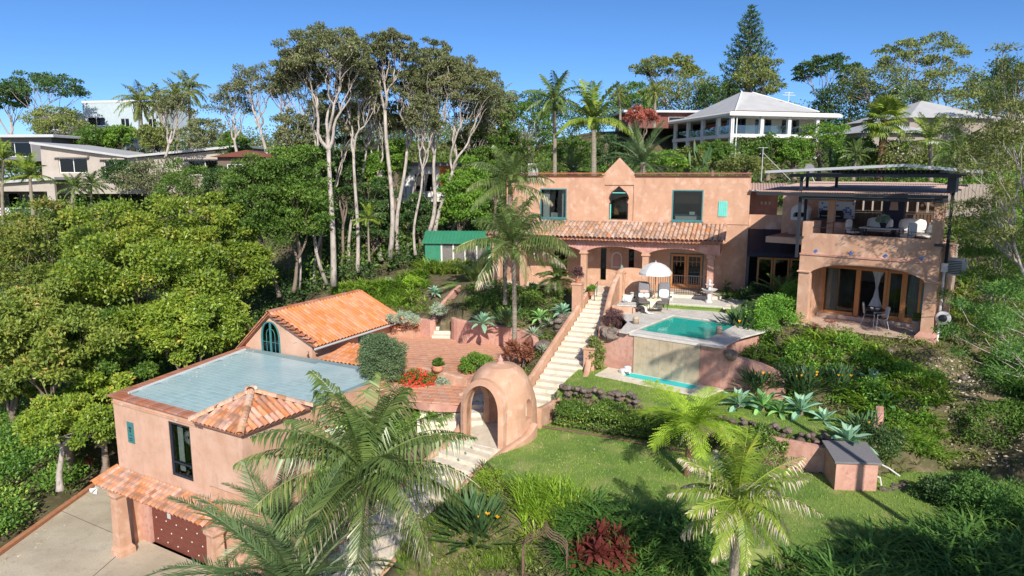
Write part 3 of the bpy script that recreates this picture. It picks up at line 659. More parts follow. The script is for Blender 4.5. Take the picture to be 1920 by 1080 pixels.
def strelitzia(name, label, base, s=1., n=46, seed=1, flowers=3, group=None, cat='bird of paradise'):
    rng = random.Random(seed); rs = np.random.RandomState(seed); o = thing(name, label, cat, base, group=group); V_ = []; F_ = []; k = 0
    for i in range(n):
        a = rng.uniform(0,6.283); el = R(rng.uniform(24,86)); h = s*rng.uniform(.75,1.25); st = h*rng.uniform(.42,.55); b = Vector((rng.gauss(0,.16*s), rng.gauss(0,.16*s), 0))
        d = Vector((math.cos(a)*math.cos(el), math.sin(a)*math.cos(el), math.sin(el))); S = Vector((-math.sin(a), math.cos(a), 0)); N = d.cross(S)
        p0 = b; p1 = b+d*st; wl = .052*s*rng.uniform(.8,1.2); V_ += [p0-S*.008, p0+S*.008, p1+S*.01, p1-S*.01]; F_ += [(k,k+1,k+2),(k,k+2,k+3)]; k += 4
        dd = (d*.9 + Vector((math.cos(a), math.sin(a), -.2))*.25).normalized(); L_ = h-st+.12*s
        for sd_ in (-1, 1):
            q1 = p1+dd*L_*.4+S*sd_*wl+N*.02; q2 = p1+dd*L_*.75+S*sd_*wl*.7; tp = p1+dd*L_; V_ += [p1, q1, q2, tp]; F_ += [(k,k+1,k+2),(k,k+2,k+3)]; k += 4
    link('leaves', npmesh('leaves', np.array([tuple(v) for v in V_]), np.array(F_), 'lf_strel'), o)
    for i in range(flowers):
        a = rng.uniform(3.6,5.8); r_ = rng.uniform(.3,.62)*s; mb = MB(); c = Vector((math.cos(a)*r_, math.sin(a)*r_, s*rng.uniform(.75,.98)))
        for j in range(6):
            t = rng.uniform(-.7,.7); e = Vector((math.sin(t)*.08, rng.uniform(-.03,.03), .085*math.cos(t)))*s; mb.addv([c, c+e*.5+Vector((.022,0,0))*s, c+e, c+e*.5-Vector((.022,0,0))*s], [(0,1,2,3)])
        mb.build('flower', 'lf_orange', o)
        ms = MB(); ms.tube([(0,0,.1), c*.6, c], .009*s, 4); ms.build('stalk', 'lf_strel', o)
    return o
def fan_palm_mesh(L, mat, n=26, seed=0):
    rs = np.random.RandomState(seed); V_ = [np.array([0,-.02,0.]), np.array([0,.02,0]), np.array([L*.5,.015,.1*L]), np.array([L*.5,-.015,.1*L])]; F_ = [(0,1,2),(0,2,3)]; k = 4; c = np.array([L*.5,0,.1*L])
    for i in range(n):
        a = R(-115+230*(i+.5)/n); l = L*.55*(.75+.25*math.cos(a*.5))*rs.uniform(.9,1.1); d = np.array([math.cos(a), math.sin(a), .12]); s = np.array([-math.sin(a), math.cos(a), 0])*L*.032
        m = c + d*l*.6; t = m + np.array([d[0], d[1], -.5-rs.uniform(0,.4)])*l*.45; V_ += [c, m-s, m+s, t]; F_ += [(k,k+1,k+2),(k+1,k+3,k+2)]; k += 4
    return npmesh('frond', np.array(V_), np.array(F_), mat)
rng = random.Random(11); RS = np.random.RandomState(3)
# ------------------------------------------------------------------ frames of the main buildings
HW = Frame(13.33, 39.15, 19)        # main house: x along the facade (right end = 0), y into the house
WG = Frame(17.17, 27.68, 40)        # right wing
GA = Frame(-16.75, 27.91, 30)       # garage block
PO = Frame(5.0, 30.92, 37)          # pool
GB = Frame(*GA.w(-1.84, 8.27)[:2], 27)   # gabled room
ZP, ZL1, ZL2, ZD = -2.6, -2.3, -3.3, -.4   # patio, upper lawn, lower lawn, pool deck
# ------------------------------------------------------------------ terrain
CP = []
def cp(x, y, z): CP.append((x, y, z))
for x, y in ((-24,22),(-20,22),(-16,20),(-12,18),(-21,28),(-21,34),(-18,38),(-13,24),(-9,20),(-9,17)): cp(x, y, -9.25)
for x, y, z in ((-26,26,-8.6),(-27,34,-8.2),(-24,38,-7.6),(-30,45,-6),(-22,45,-5),(-30,55,-3),(-40,40,-6),(-50,55,-3),(-45,72,1.5),(-55,90,6),(-40,90,8),
    (-15,40,-4.2),(-12,44,-2.6),(-8,44,-1.8),(-10,48,-1),(-5,42,-1.6),(-6,50,-.3),(-18,48,-2.5),(-3,46,-.4),(0,46,0),(-14,60,2),(0,60,2.5),(-20,75,6),
    (-7,42,-2.0),(-2,40.5,-1.0),(1,40,-.4),(3,40,-.15),(0,38.5,-1.2),(2.5,37.5,-1.1),(1,36.8,-2.2),(3.3,36.5,-1.5),(1.5,34,-2.4),(2.2,35.4,-1.9),(0,33,-2.9),(-1.5,31,-3.1),
    (6,44,0),(12,44,0),(15,42,.2),(20,40,1),(17,34,-.1),(14,33,-.1),(15,29,-.25),(12,32,-.3),(20,30,.2),(22,34,1.5),(24,28,0),(20,25,-.8),(17,25,-1.2),
    (12.5,29.5,-.6),(11,29,-1.4),(12.5,27,-1.5),(14,26,-1.6),(15.5,26,-1.0),(16,22,-2.9),(18,22,-1.9),(20,20,-2.2),(13.5,23.5,-2.6),(9,26,-2.45),(13,24.5,-2.3),
    (14,20,-3.45),(12.2,22,-3.2),(18,17,-3.2),(24,18,-1.5),(10,17,-3.9),(14,14,-4.2),(6,17,-4.1),(3,17.5,-4.5),(0,19,-4.6),(-1,21,-4.2),(0.2,22,-3.7),(-2,18,-5.6),(-4,16,-6.4),(3,13,-5.6),(10,12,-5.2),(0,10,-7),(-6,12,-8.2),(20,10,-4),
    (-3,26,-3.9),(-4,24,-4.6),(-5,22.5,-5.3),(-6.5,20.5,-6.4),(-7.5,25,-5.4),(-6,28,-3.4),(-6,32,-2.75),(-4,35,-2.75),(-7,37,-2.75),(-3,30,-2.9),(-8.5,30,-4),(-9.5,24,-7.5),(-8,22,-7.2),
    (10,55,2.5),(20,55,4),(30,50,5),(14,70,6),(27,78,8.2),(36,84,8.3),(45,60,8),(35,40,4),(28,36,2.6),(60,80,9),(0,80,7),(-15,100,11),(20,110,13),(50,110,12),(-60,130,10),(0,150,12),(60,150,13),(-90,100,5),(90,100,8),(0,250,5),(-150,250,-5),(150,250,0),(40,20,1),(60,40,4),(-60,20,-10),(0,0,-10),(-40,0,-12),(40,0,-6)): cp(x, y, z)
FLATS = []
def slab(name, poly, z, mat, label, cat, h=.35, kind='structure'):
    mb = MB(); mb.prism([(p[0], p[1]) for p in poly], z-h, z); return mb.build(name, mat, label=label, cat=cat, kind=kind)
# --- driveway
dr = [(-21.6,12),(-21.35,26.8),(-21.2,33.2),(-20.2,35.6),(-17.2,33.5),(-15.6,30),(-8,26),(-8,12)]
slab('driveway', dr, -9, 'concrete', 'pale exposed aggregate concrete driveway beside the garage', 'driveway')
kb = thing('kerb', 'terracotta coloured kerb along the left edge of the driveway', 'kerb', (-21.5,24,-9))
pl = [Vector((-21.62,12,0)), Vector((-21.4,22,0)), Vector((-21.37,26.8,0)), Vector((-21.2,33.2,0)), Vector((-20.1,35.9,0))]
mb = MB()
for a, b in zip(pl, pl[1:]):
    d = (b-a).normalized(); s = Vector((-d.y, d.x, 0))*.24; mb.prism([tuple(a)[:2], tuple(b)[:2], tuple(b+s)[:2], tuple(a+s)[:2]], -9.4, -8.86)
mb.v = [(x+21.5, y-24, z+9) for x, y, z in mb.v]; mb.build('kerb_course', 'kerb', kb)
mb = MB()
for p, q in ((G(445,655*0+972,-9), G(232,1030,-9)),): pass
mb = MB(); a = Vector((-21.35,30.6,-8.996)); b = Vector((-16.6,27.9,-8.996)); s = Vector((.012,.02,0)); mb.quad(a, b, b+s, a+s)
a = Vector((-16.5,27.0,-8.996)); b = Vector((-17.4,12,-8.996)); s = Vector((.03,0,0)); mb.quad(a, b, b+s, a+s)
mb.build('driveway_joint', 'dark_void', label='thin dark expansion joint lines cut across the concrete driveway', cat='joint', kind='structure')
# --- lawns
def lawn(name, poly, z, label, dens, seed, hmin=.05):
    poly = [(p[0], p[1]) for p in poly]
    o = slab(name, poly, z, 'lawn_ground', label, 'lawn', .5)
    rs = np.random.RandomState(seed); xs = [p[0] for p in poly]; ys = [p[1] for p in poly]; A = (max(xs)-min(xs))*(max(ys)-min(ys)); n = int(A*dens)
    P = np.stack([rs.uniform(min(xs), max(xs), n), rs.uniform(min(ys), max(ys), n)], 1); keep = np.array([inside(poly, a, b) for a, b in P]); P = P[keep]; n = len(P)
    a = rs.uniform(0, 6.283, n); h = rs.uniform(.025, hmin+.02, n); wdt = .014; l = rs.uniform(-.04,.04,(n,2)); c = np.stack([np.cos(a), np.sin(a)], 1)*wdt
    v = np.zeros((n,3,3)); v[:,0,:2] = P-c; v[:,1,:2] = P+c; v[:,2,:2] = P+l; v[:,:2,2] = z; v[:,2,2] = z+h
    link('grass', npmesh('grass', v.reshape(-1,3), np.arange(n*3).reshape(n,3), 'lawn_blade'), label='short grass blades growing on the ' + label.split(' ',1)[1], cat='grass', kind='stuff')
ll = [(-.9,23.2),(-.2,24.2),(.9,26.6),(1.5,26.9),(3.5,25.9),(6.9,24.4),(9.3,22.6),(9.9,22.3),(11.8,21.9),(13.4,22.3),(15.8,22.5),(17.6,20.6),(15,19.4),(11.5,17.4),(8,17.2),(5.6,17.6),(4.8,18.7),(3.6,19.4),(2.4,20.4),(1.4,21),(.5,21.1),(-.3,21.9)]
lawn('lower_lawn', ll, ZL2, 'lower lawn of mown green grass with the palm shadow', 190, 4)
ul = [(1.9,28.2),(2.4,29.6),(3.1,31.3),PO.w(-1.5,.55)[:2],PO.w(-.78,.3)[:2],PO.w(-.64,-1.23)[:2],PO.w(4.54,-1.28)[:2],PO.w(4.78,.26)[:2],(9.6,28.4),(10.9,27.2),(12.9,24.6),(13.4,22.8),(11.6,22.5),(10.3,23.2),(9.4,24.0),(7.2,25.6),(4.8,26.9),(2.9,27.8)]
lawn('upper_lawn', ul, ZL1, 'upper lawn strip of green grass below the pool', 240, 5)
# --- patio of terracotta tiles
pt = [(-8.8,37.5),(-7.6,40.2),(-5.8,39.85),(-4.6,39.1),(-3.35,38.75),(-3.0,38.2),(-1.6,37.6),(.3,36.7),(1.1,35.6),(1.2,34.5),(-.6,32.2),(-1.6,29.8),(-1.9,27.4),(-3.4,27.4),(-5.2,28.5),(-6.6,30.8),(-8.4,33.5)]
slab('patio', pt, ZP-.03, 'stucco_pink', 'terracotta tiled patio below the palm garden wall', 'patio')
pto = bpy.data.objects['patio']; tm = MB(); tm.bbox(-.19,.19,-.19,.19,-.03,.028,.008); tme = tm.mesh('tile', 'patio_tile'); mats = []; a0 = R(-12)
for i in range(-30, 30):
    for j in range(-30, 30):
        x = -3.5 + (i+.5*(j%2))*.4*math.cos(a0) - j*.4*math.sin(a0); y = 33.5 + (i+.5*(j%2))*.4*math.sin(a0) + j*.4*math.cos(a0)
        if inside(pt, x, y): mats.append(T(x, y, ZP-.025+rng.uniform(-.003,.003), a0, rx=rng.uniform(-.006,.006)))
pieces('tile', tme, mats, pto)
# --- house ground: porch floor and gravel court
pg = [HW.w(-15.5,-.3)[:2], HW.w(-15.5,-2.3)[:2], HW.w(-8.6,-2.6)[:2], (4.6,39.2),(5.9,38.7),(6.6,38.2),HW.w(-5.4,-2.1)[:2], HW.w(-1.5,-2.1)[:2], HW.w(0,-.3)[:2]]
slab('porch_floor', pg, .0, 'cream_step', 'pale paved porch floor along the pink house', 'floor', .5)
gv = [(6.45,38.1),(7.7,39.1),(10.8,38.1),(12.6,38.2),(15.2,36.6),(13.6,34.3),(11.8,35.6),(8.2,36.9),(6.3,37.5)]
slab('gravel_court', gv, -.16, 'gravel', 'white pebble gravel court behind the pool deck', 'gravel', .5)
rs = np.random.RandomState(8); sp = fill([(p[0],p[1]) for p in gv], .085, rs, lambda x, y: -.165)
pm_ = rock_meshes[0].copy(); pm_.materials.clear(); pm_.materials.append(M['pebble'])
bmq = bmesh.new(); bmesh.ops.create_icosphere(bmq, subdivisions=1, radius=.5); pbm = bpy.data.meshes.new('pebbles'); bmq.to_mesh(pbm); bmq.free(); pbm.materials.append(M['pebble'])
o = joined('pebbles', pbm, [T(a, b, c, rng.uniform(0,6), (rng.uniform(.04,.075), rng.uniform(.03,.06), .03)) for a, b, c in sp], None, label='loose white pebbles spread over the gravel court', cat='pebbles', kind='stuff')
gs = [(6.2,37.25),(6.3,37.6),(8.2,37.05),(11.8,35.75),(13.6,34.4),(13.3,33.9),(11.6,35.2),(8.1,36.6)]
lawn('grass_strip', gs, -.30, 'narrow green grass strip between gravel and pool deck', 500, 6, .09)
t = thing('stepping_path', 'square cream stepping stones set in grass at right of the gravel', 'stepping stones', (12.2,35.2,-.12))
sm = MB(); sm.bbox(-.36,.36,-.3,.3,-.1,0,.02); sme = sm.mesh('paver', 'cream_step'); mats = []
for i in range(4):
    for j in range(2):
        p = Vector((11.35,35.25,0)) + Vector((.80,-.42,0))*i + Vector((.30,.62,0))*j; mats.append(T(p.x-12.2, p.y-35.2, .03, R(-27)))
pieces('paver', sme, mats, t)
slab('moss_ground', [(11,35.0),(13.9,33.6),(15.0,34.8),(12.2,36.4)], -.15, 'lawn_ground', 'mossy ground between the cream stepping stones', 'ground')
# ------------------------------------------------------------------ pool
def PW(pts, z=0): return [tuple(PO.w(x, y, z)[:2]) for x, y in pts]
pool = thing('swimming_pool', 'raised teal swimming pool with travertine deck and spill wall', 'swimming pool', frame=PO)
deck = [(-.12,.0),(.55,.0),(.55,.42),(3.75,.42),(3.75,0),(4.7,0),(4.75,2.2),(5.6,5.5),(4.2,8.1),(1.4,7.1),(-1.2,6.6),(-2.5,6.4),(-2.6,5.6),(-1.75,3.2),(-.75,2.0)]
hole = [(.30,1.05),(3.65,1.05),(3.65,4.95),(.30,4.95)]
# structure below the deck with basin
def ring(mb, outer, inner, z0, z1):
    loops = [[Vector((p[0],p[1],0)) for p in outer], [Vector((p[0],p[1],0)) for p in inner]]; t = tessellate_polygon(loops); fl = list(outer)+list(inner); n = len(fl)
    vs = [(p[0],p[1],z0) for p in fl]+[(p[0],p[1],z1) for p in fl]; fs = []
    for a, b, c in t:
        A = (fl[b][0]-fl[a][0])*(fl[c][1]-fl[a][1])-(fl[c][0]-fl[a][0])*(fl[b][1]-fl[a][1])
        if abs(A) < 1e-9: continue
        f = (a,b,c) if A > 0 else (c,b,a); fs += [tuple(i+n for i in f), tuple(reversed(f))]
    k = 0
    for l in (outer, inner):
        m = len(l)
        for i in range(m): fs.append((k+i, k+(i+1)%m, k+(i+1)%m+n, k+i+n))
        k += m
    mb.addv(vs, fs)
mb = MB(); ring(mb, [(.1,.30),(4.3,.30),(4.4,2.2),(5.3,5.5),(4.1,7.9),(1.4,6.9),(-2.2,6.2),(-2.3,5.6),(-1.5,3.4),(-.6,2.2)], hole, -2.6, -.47); mb.build('pool_shell', 'stucco_pink', pool)
# deck pavers
def clip(poly, x0, x1, y0, y1):
    def cut(ps, ax, v, keep):
        out = []
        for i in range(len(ps)):
            a, b = ps[i], ps[(i+1)%len(ps)]; ia = (a[ax]-v)*keep >= 0; ib = (b[ax]-v)*keep >= 0
            if ia: out.append(a)
            if ia != ib: t = (v-a[ax])/(b[ax]-a[ax]); out.append((a[0]+(b[0]-a[0])*t, a[1]+(b[1]-a[1])*t))
        return out
    for ax, v, k in ((0,x0,1),(0,x1,-1),(1,y0,1),(1,y1,-1)):
        poly = cut(poly, ax, v, k)
        if len(poly) < 3: return None
    return poly
def pavers(parent, zones, px, py, z0, z1, mat, gap=.008, name='paver', off=.5, cap=290):
    n = 0
    for zone in zones:
        xs = [p[0] for p in zone]; ys = [p[1] for p in zone]; j = 0; y = math.floor(min(ys)/py)*py
        while y < max(ys):
            x = math.floor(min(xs)/px)*px - (px*off if j % 2 else 0)
            while x < max(xs):
                q = clip(zone, x+gap, x+px-gap, y+gap, y+py-gap)
                if q and len(q) > 2:
                    A = abs(sum(q[i][0]*q[(i+1)%len(q)][1]-q[(i+1)%len(q)][0]*q[i][1] for i in range(len(q))))/2
                    if A > .01 and n < cap: mb = MB(); mb.prism(q, z0, z1+rng.uniform(-.002,.002)); mb.build(name, mat, parent); n += 1
                x += px
            y += py; j += 1
zones = [[(-.12,0),(.29,0),(.29,5),( -2.3,5),(-1.75,3.2),(-.75,2.0)], [(3.66,0),(4.7,0),(4.75,2.2),(5.45,5.0),(3.66,5.0)], [(-2.35,5.0),(5.45,5.0),(5.6,5.5),(4.2,8.1),(1.4,7.1),(-1.2,6.6),(-2.5,6.4),(-2.6,5.6)]]
pavers(pool, zones, .62, .41, -.468, -.40, 'travertine')
mb = MB(); mb.bbox(.29,3.66,.62,1.05,-.53,-.452,.01); mb.bbox(.29,3.66,.20,.617,-.56,-.460,.01); mb.build('wet_edge', 'travertine', pool)
mb = MB(); mb.box(.30,3.65,1.05,4.95,-1.15,-1.10); mb.box(.302,.34,1.06,4.94,-1.7,-.5); mb.box(3.61,3.648,1.06,4.94,-1.7,-.5); mb.box(.34,3.61,4.91,4.948,-1.7,-.5); mb.box(.34,3.61,1.052,1.09,-1.7,-.49); mb.build('pool_basin', 'pool_floor', pool)
mb = MB(); mb.box(.34,.85,1.09,4.91,-1.7,-.78); mb.box(.85,3.61,4.35,4.91,-1.7,-.78); mb.build('pool_ledge', 'pool_ledge', pool)
mb = MB(); mb.box(.85,3.61,3.75,4.35,-1.7,-1.15); mb.build('pool_step', 'pool_step', pool)
mb = MB(); mb.sheet([(.341,1.08),(3.609,1.08),(3.609,4.909),(.341,4.909)], -.478); mb.build('pool_water', 'water', pool)
for i in range(5):
    for j in range(2):
        x0 = .52+i*.628; mb = MB(); mb.box(x0+.004,x0+.624,.235,.30,-2.40+.93*j+.004,-2.40+.93*(j+1)); mb.build('wall_slab', 'travertine_wall', pool)
mb = MB(); mb.box(.52,3.66,.236,.30,-.538,-.48-.0); mb.build('slab_lip', 'travertine', pool)
# catch basin
bz = -2.25; cz = [(-.75,.05),(-.55,-.95),(4.55,-1.0),(4.75,.15)]
mb = MB(); ring(mb, [(-.75,.22),(-.62,-1.25),(4.55,-1.3),(4.8,.22)], [(.42,.215),(.36,-.60),(3.75,-.64),(3.72,.215)], -2.75, bz-.05); mb.build('basin_surround', 'travertine', pool)
pavers(pool, [[(-.75,.22),(-.62,-1.25),(.34,-1.26),(.42,.22)], [(.34,-.61),(.34,-1.26),(3.75,-1.28),(3.75,-.64)], [(3.75,.22),(3.75,-1.28),(4.55,-1.3),(4.8,.22)]], .78, .62, bz-.05, bz, 'cream_step', .004, 'coping_stone', 0)
mb = MB(); mb.box(.34,3.76,-.66,.22,-2.60,-2.55); mb.build('basin_floor', 'basin_tile', pool)
mb = MB(); mb.sheet([(.425,.21),(.365,-.595),(3.745,-.635),(3.715,.21)], bz-.08); mb.build('basin_water', 'basin_water', pool)
# side walls of the pool terrace
wl = thing('pool_side_wall', 'pink rendered retaining wall left of the pool spill wall', 'wall', frame=PO)
mb = MB(); mb.wall([(-1.35,-3.2),(.515,-3.2),(.515,-.475),(-.15,-.475),(-.9,-.42),(-1.35,-.40)], [], .28, .62); mb.build('wall_face', 'stucco_pink', wl)
wr = thing('pool_side_wall', 'pink rendered retaining wall right of the spill wall, its top dipping under the shrubs', 'wall', frame=PO)
mb = MB(); mb.wall([(3.665,-3.4),(7.2,-3.4),(7.2,-1.5),(6.9,-1.15),(6.2,-.95),(5.2,-.80),(4.72,-.66),(4.72,-.475),(3.665,-.475)], [], .28, .60); mb.build('wall_face', 'stucco_pink', wr)
# ------------------------------------------------------------------ garden stairs
SA, SB = Vector((4.70,39.2,0)), Vector((.35,28.7,-3.2)); NST = 22
sdir = (SB-SA); sdir.z = 0; sl = sdir.length; sdir.normalize(); sside = Vector((-sdir.y, sdir.x, 0))   # towards the right in the picture
if sside.x < 0: sside = -sside
st = thing('garden_stairs', 'long flight of cream stone steps rising from the domed gate to the house', 'stairs', SA)
inv = Matrix.Translation(-SA)
def stwidth(t): return 1.35 + .75*t
for i in range(NST):
    t0, t1 = i/NST, (i+1)/NST; a = SA.lerp(SB, t0); b = SA.lerp(SB, t1+.012); z = SA.z + (SB.z-SA.z)*(i+1)/NST
    q = [a, b, b+sside*stwidth(t1), a+sside*stwidth(t0)]; mb = MB(); mb.prism([(p.x-SA.x, p.y-SA.y) for p in q], z-.5, z+.0); mb.build('step', 'cream_step', st)
    if i > 4:
        c = b - sdir*.02 + sside*stwidth(t1)*.5; c2 = Vector((c.x, c.y, z-.075)); mb = MB(); mb.obox(c2-SA, .11, .02, .11, math.atan2(sside.y, sside.x), 0, R(45)); mb.build('tile_stud', 'teal_stud', st)
def path_wall(name, label, pts, thick, mat='stucco', cap_r=.05, cat='wall', down=1.4, bumps=None):
    """pts: list of (x,y,ztop,zbottom) -> rendered wall with rounded top"""
    o = thing(name, label, cat, pts[0][:3]); v = []; f = []; n = len(pts); P = [Vector(p[:2]+(0,)) for p in pts]
    for i, p in enumerate(pts):
        d = (P[min(i+1,n-1)]-P[max(i-1,0)]).normalized(); s = Vector((-d.y, d.x, 0)); h = thick/2
        for k, dz in ((-1,None),(-1,-cap_r),(-.62,-.012),(0,0),(.62,-.012),(1,-cap_r),(1,None)):
            q = P[i]+s*h*k; v.append((q.x-pts[0][0], q.y-pts[0][1], (p[3] if dz is None else p[2]+dz)-pts[0][2]))
    for i in range(n-1):
        for k in range(6): f.append((i*7+k, i*7+k+1, (i+1)*7+k+1, (i+1)*7+k))
    f += [tuple(range(7))[::-1], tuple(range((n-1)*7, n*7))]
    mb = MB(); mb.addv(v, f); me = mb.mesh('wall_body', mat); bm = bmesh.new(); bm.from_mesh(me); bmesh.ops.recalc_face_normals(bm, faces=bm.faces); bm.to_mesh(me); bm.free()
    link('wall_body', me, o); return o
def spl(pts, m=5):
    out = []; n = len(pts); P = [np.array(p, float) for p in pts]
    for i in range(n-1):
        p0, p1, p2, p3 = P[max(i-1,0)], P[i], P[i+1], P[min(i+2,n-1)]
        for k in range(m):
            t = k/m; out.append(tuple(.5*((2*p1)+(-p0+p2)*t+(2*p0-5*p1+4*p2-p3)*t*t+(-p0+3*p1-3*p2+p3)*t**3)))
    out.append(tuple(P[-1])); return out
def SP(t, side, off=0): 
    p = SA.lerp(SB, t); return p + sside*(stwidth(t)*side + off)
lw = []
for i in range(15):
    t = -.02 + 1.0*i/14; p = SP(t, 0, -.17); lw.append((p.x, p.y, p.z+.42+(.15 if t > .9 else 0), p.z-1.6))
path_wall('stair_wall', 'low pink wall on the left side of the garden stairs', lw, .24)
rwp = []
for i in range(18):
    t = -.03 + .70*i/17; p = SP(t, 1, .17 - .14*math.sin(min(1, max(0, t/.66))*math.pi*1.6)); h = 1.05 - .62*min(1, max(0, (t-.10)/.2)) + .62*max(0, (t-.40)/.27)*0 + (.16*math.sin(t*18)*.4)
    rwp.append((p.x, p.y, p.z+h+.22, p.z-2.2))
path_wall('stair_wall', 'taller curving pink wall on the right side of the garden stairs', rwp, .28)
rw2 = []
for i in range(12):
    t = .68 + .36*i/11; p = SP(t, 1, .15 + .10*math.sin((t-.68)*6)); rw2.append((p.x, p.y, p.z + .22 + .30*max(0, 1-(t-.68)/.05*1.0) + .35*max(0, (t-.96)/.08), p.z-1.2))
path_wall('stair_wall', 'low pink kerb wall between the lower stairs and the upper lawn', rw2, .26)
def post(name, label, p, w_, h, z0, mat='stucco', cap=.05, cat='post', group=None):
    o = thing(name, label, cat, (p[0], p[1], z0), -sside.angle(Vector((1,0,0)))*(1 if sside.y < 0 else -1)); mb = MB(); mb.box(-w_/2,w_/2,-w_/2,w_/2,-.8,h-.0); mb.build('shaft', mat, o)
    mb = MB(); mb.bbox(-w_/2-cap,w_/2+cap,-w_/2-cap,w_/2+cap,h,h+.09,.02); mb.build('cap', mat, o); return o
p = SP(-.03, 1, .17); post('stair_post', 'pink square post at the top of the stairs carrying a small lantern', (p.x, p.y), .52, 1.18, 0)
LANT = (p.x, p.y, 1.27)
p = SP(.205, 0, -.25); post('stair_post', 'pink post on the left stair wall with a terracotta flower pot on top', (p.x, p.y), .5, 1.45, p.z); POTP = (p.x, p.y, p.z+1.54)
p = SP(.672, 1, .18); post('stair_post', 'short pink post beside the leafy shrub halfway down the stairs', (p.x, p.y), .52, .85, p.z)
# ------------------------------------------------------------------ domed gate
gc = Vector((-.45, 26.15, -3.4)); GD = Frame(gc.x, gc.y, 0, gc.z); gdir = Vector((-.54, -.84, 0)).normalized()
gate = thing('domed_gateway', 'pink domed gateway with arched openings and a small finial', 'gateway', gc, math.atan2(gdir.y, gdir.x)+R(90))
# local: front opening faces -y
def dome_prof():
    Hh = 2.90; pr = []
    for i in range(26):
        t = i/25; z = Hh*t; k = 1.0 if t < .42 else math.cos(math.asin(min(1, ((t-.42)/.58))))**.72
        pr.append((max(.04, k*(1.0+.05*(1-t)**3)), z))
    return pr
pr = dome_prof(); NS = 48
def shell_mesh(rx, ry, inset):
    mb = MB(); v = []; f = []; 
    for rr, z in pr:
        for k in range(NS):
            t = 2*math.pi*k/NS; ct, s_ = math.cos(t), math.sin(t); sq = (abs(ct)**4+abs(s_)**4)**-.25 if z < 1.2 else 1+((abs(ct)**4+abs(s_)**4)**-.25-1)*max(0, 1-(z-1.2)/1.0); sq = 1+(sq-1)*.55
            x = rr*sq*ct*(rx-inset); y = rr*sq*s_*(ry-inset); v.append((x, y, z*(1-inset*.05)-.25 if z == 0 else z*(1-inset*.09)))
    m = len(pr); f = [(i*NS+k, i*NS+(k+1)%NS, (i+1)*NS+(k+1)%NS, (i+1)*NS+k) for i in range(m-1) for k in range(NS)]
    return v, f, m
v1, f1, m1 = shell_mesh(1.30, 1.28, 0); v2, f2, m2 = shell_mesh(1.30, 1.28, .24); n1 = len(v1)
vs = v1 + v2; fs = f1 + [tuple(i+n1 for i in reversed(q)) for q in f2]
fs += [(k, k+n1, (k+1)%NS+n1, (k+1)%NS) for k in range(NS)]; top1 = (m1-1)*NS; fs += [tuple(range(top1, top1+NS)), tuple(reversed(range(top1+n1, top1+n1+NS)))]
mb = MB(); mb.addv(vs, fs); dm = mb.mesh('dome_shell', 'stucco'); bm = bmesh.new(); bm.from_mesh(dm); bmesh.ops.recalc_face_normals(bm, faces=bm.faces); bm.to_mesh(dm); bm.free()
dome = link('dome_shell', dm, gate)
def cutter(profile, y0, y1, rz):
    mb = MB(); mb.wall(profile, [], y0, y1); mb.xf(Matrix.Rotation(rz, 4, 'Z')); me = mb.mesh('cut', None); b = bmesh.new(); b.from_mesh(me); bmesh.ops.recalc_face_normals(b, faces=b.faces); b.to_mesh(me); b.free()
    c = bpy.data.objects.new('cut', me); COL.objects.link(c); c.matrix_world = wm(gate); return c
FA = arch(-.80,.80,-.6,1.15,2.26,18,2.3)
cs = [cutter(FA, -2.2, -.3, 0), cutter(arch(-.72,.72,-.6,.95,1.95,18,2.3), .3, 2.2, 0), cutter(arch(-.62,.62,-.6,.9,1.7,18,2.3), -2.2, -.3, R(-90)), cutter(arch(-.23,.23,.85,1.25,1.62,12), -2.2, -.3, R(90))]
for c in cs:
    m = dome.modifiers.new('b', 'BOOLEAN'); m.operation = 'DIFFERENCE'; m.object = c; m.solver = 'EXACT'
bpy.context.view_layer.update()
dg = bpy.context.evaluated_depsgraph_get(); nm = bpy.data.meshes.new_from_object(dome.evaluated_get(dg)); dome.modifiers.clear(); dome.data = nm; nm.name = 'dome_shell'
if not nm.materials: nm.materials.append(M['stucco'])
for c in cs: bpy.data.objects.remove(c)
for p_ in nm.polygons: p_.use_smooth = False
mb = MB(); ap = arch(-.80,.80,-.2,1.15,2.26,18,2.3); outer = arch(-.99,.99,-.2,1.2,2.48,18,2.3)
v = []; f = []; nA = len(ap)
for (q, yy) in ((ap,-1.40),(outer,-1.32),(outer,-.95),(ap,-.95)): v += [(x, yy + .16*(z/2.3)**3, z) for x, z in q[1:]+q[:1]]
for r_ in range(4):
    for i in range(nA-1): a = r_*nA+i; b = ((r_+1)%4)*nA+i; f.append((a, b, b+1, a+1))
mb.addv(v, f); me = mb.mesh('arch_rim', 'stucco'); bm = bmesh.new(); bm.from_mesh(me); bmesh.ops.recalc_face_normals(bm, faces=bm.faces); bm.to_mesh(me); bm.free(); link('arch_rim', me, gate)
mb = MB(); mb.lathe([(.22,2.80),(.19,2.88),(.12,2.92),(.10,2.97),(.12,3.0),(.09,3.04),(.05,3.10),(.02,3.2)], 14); mb.build('finial', 'stucco_pink', gate, True)
mb = MB(); mb.prism([(-1.35,-1.5),(1.3,-1.4),(1.25,1.25),(.9,1.9),(-.9,1.9),(-1.3,1.1)], -.6, 0.0); mb.build('gate_floor', 'cream_step', gate)
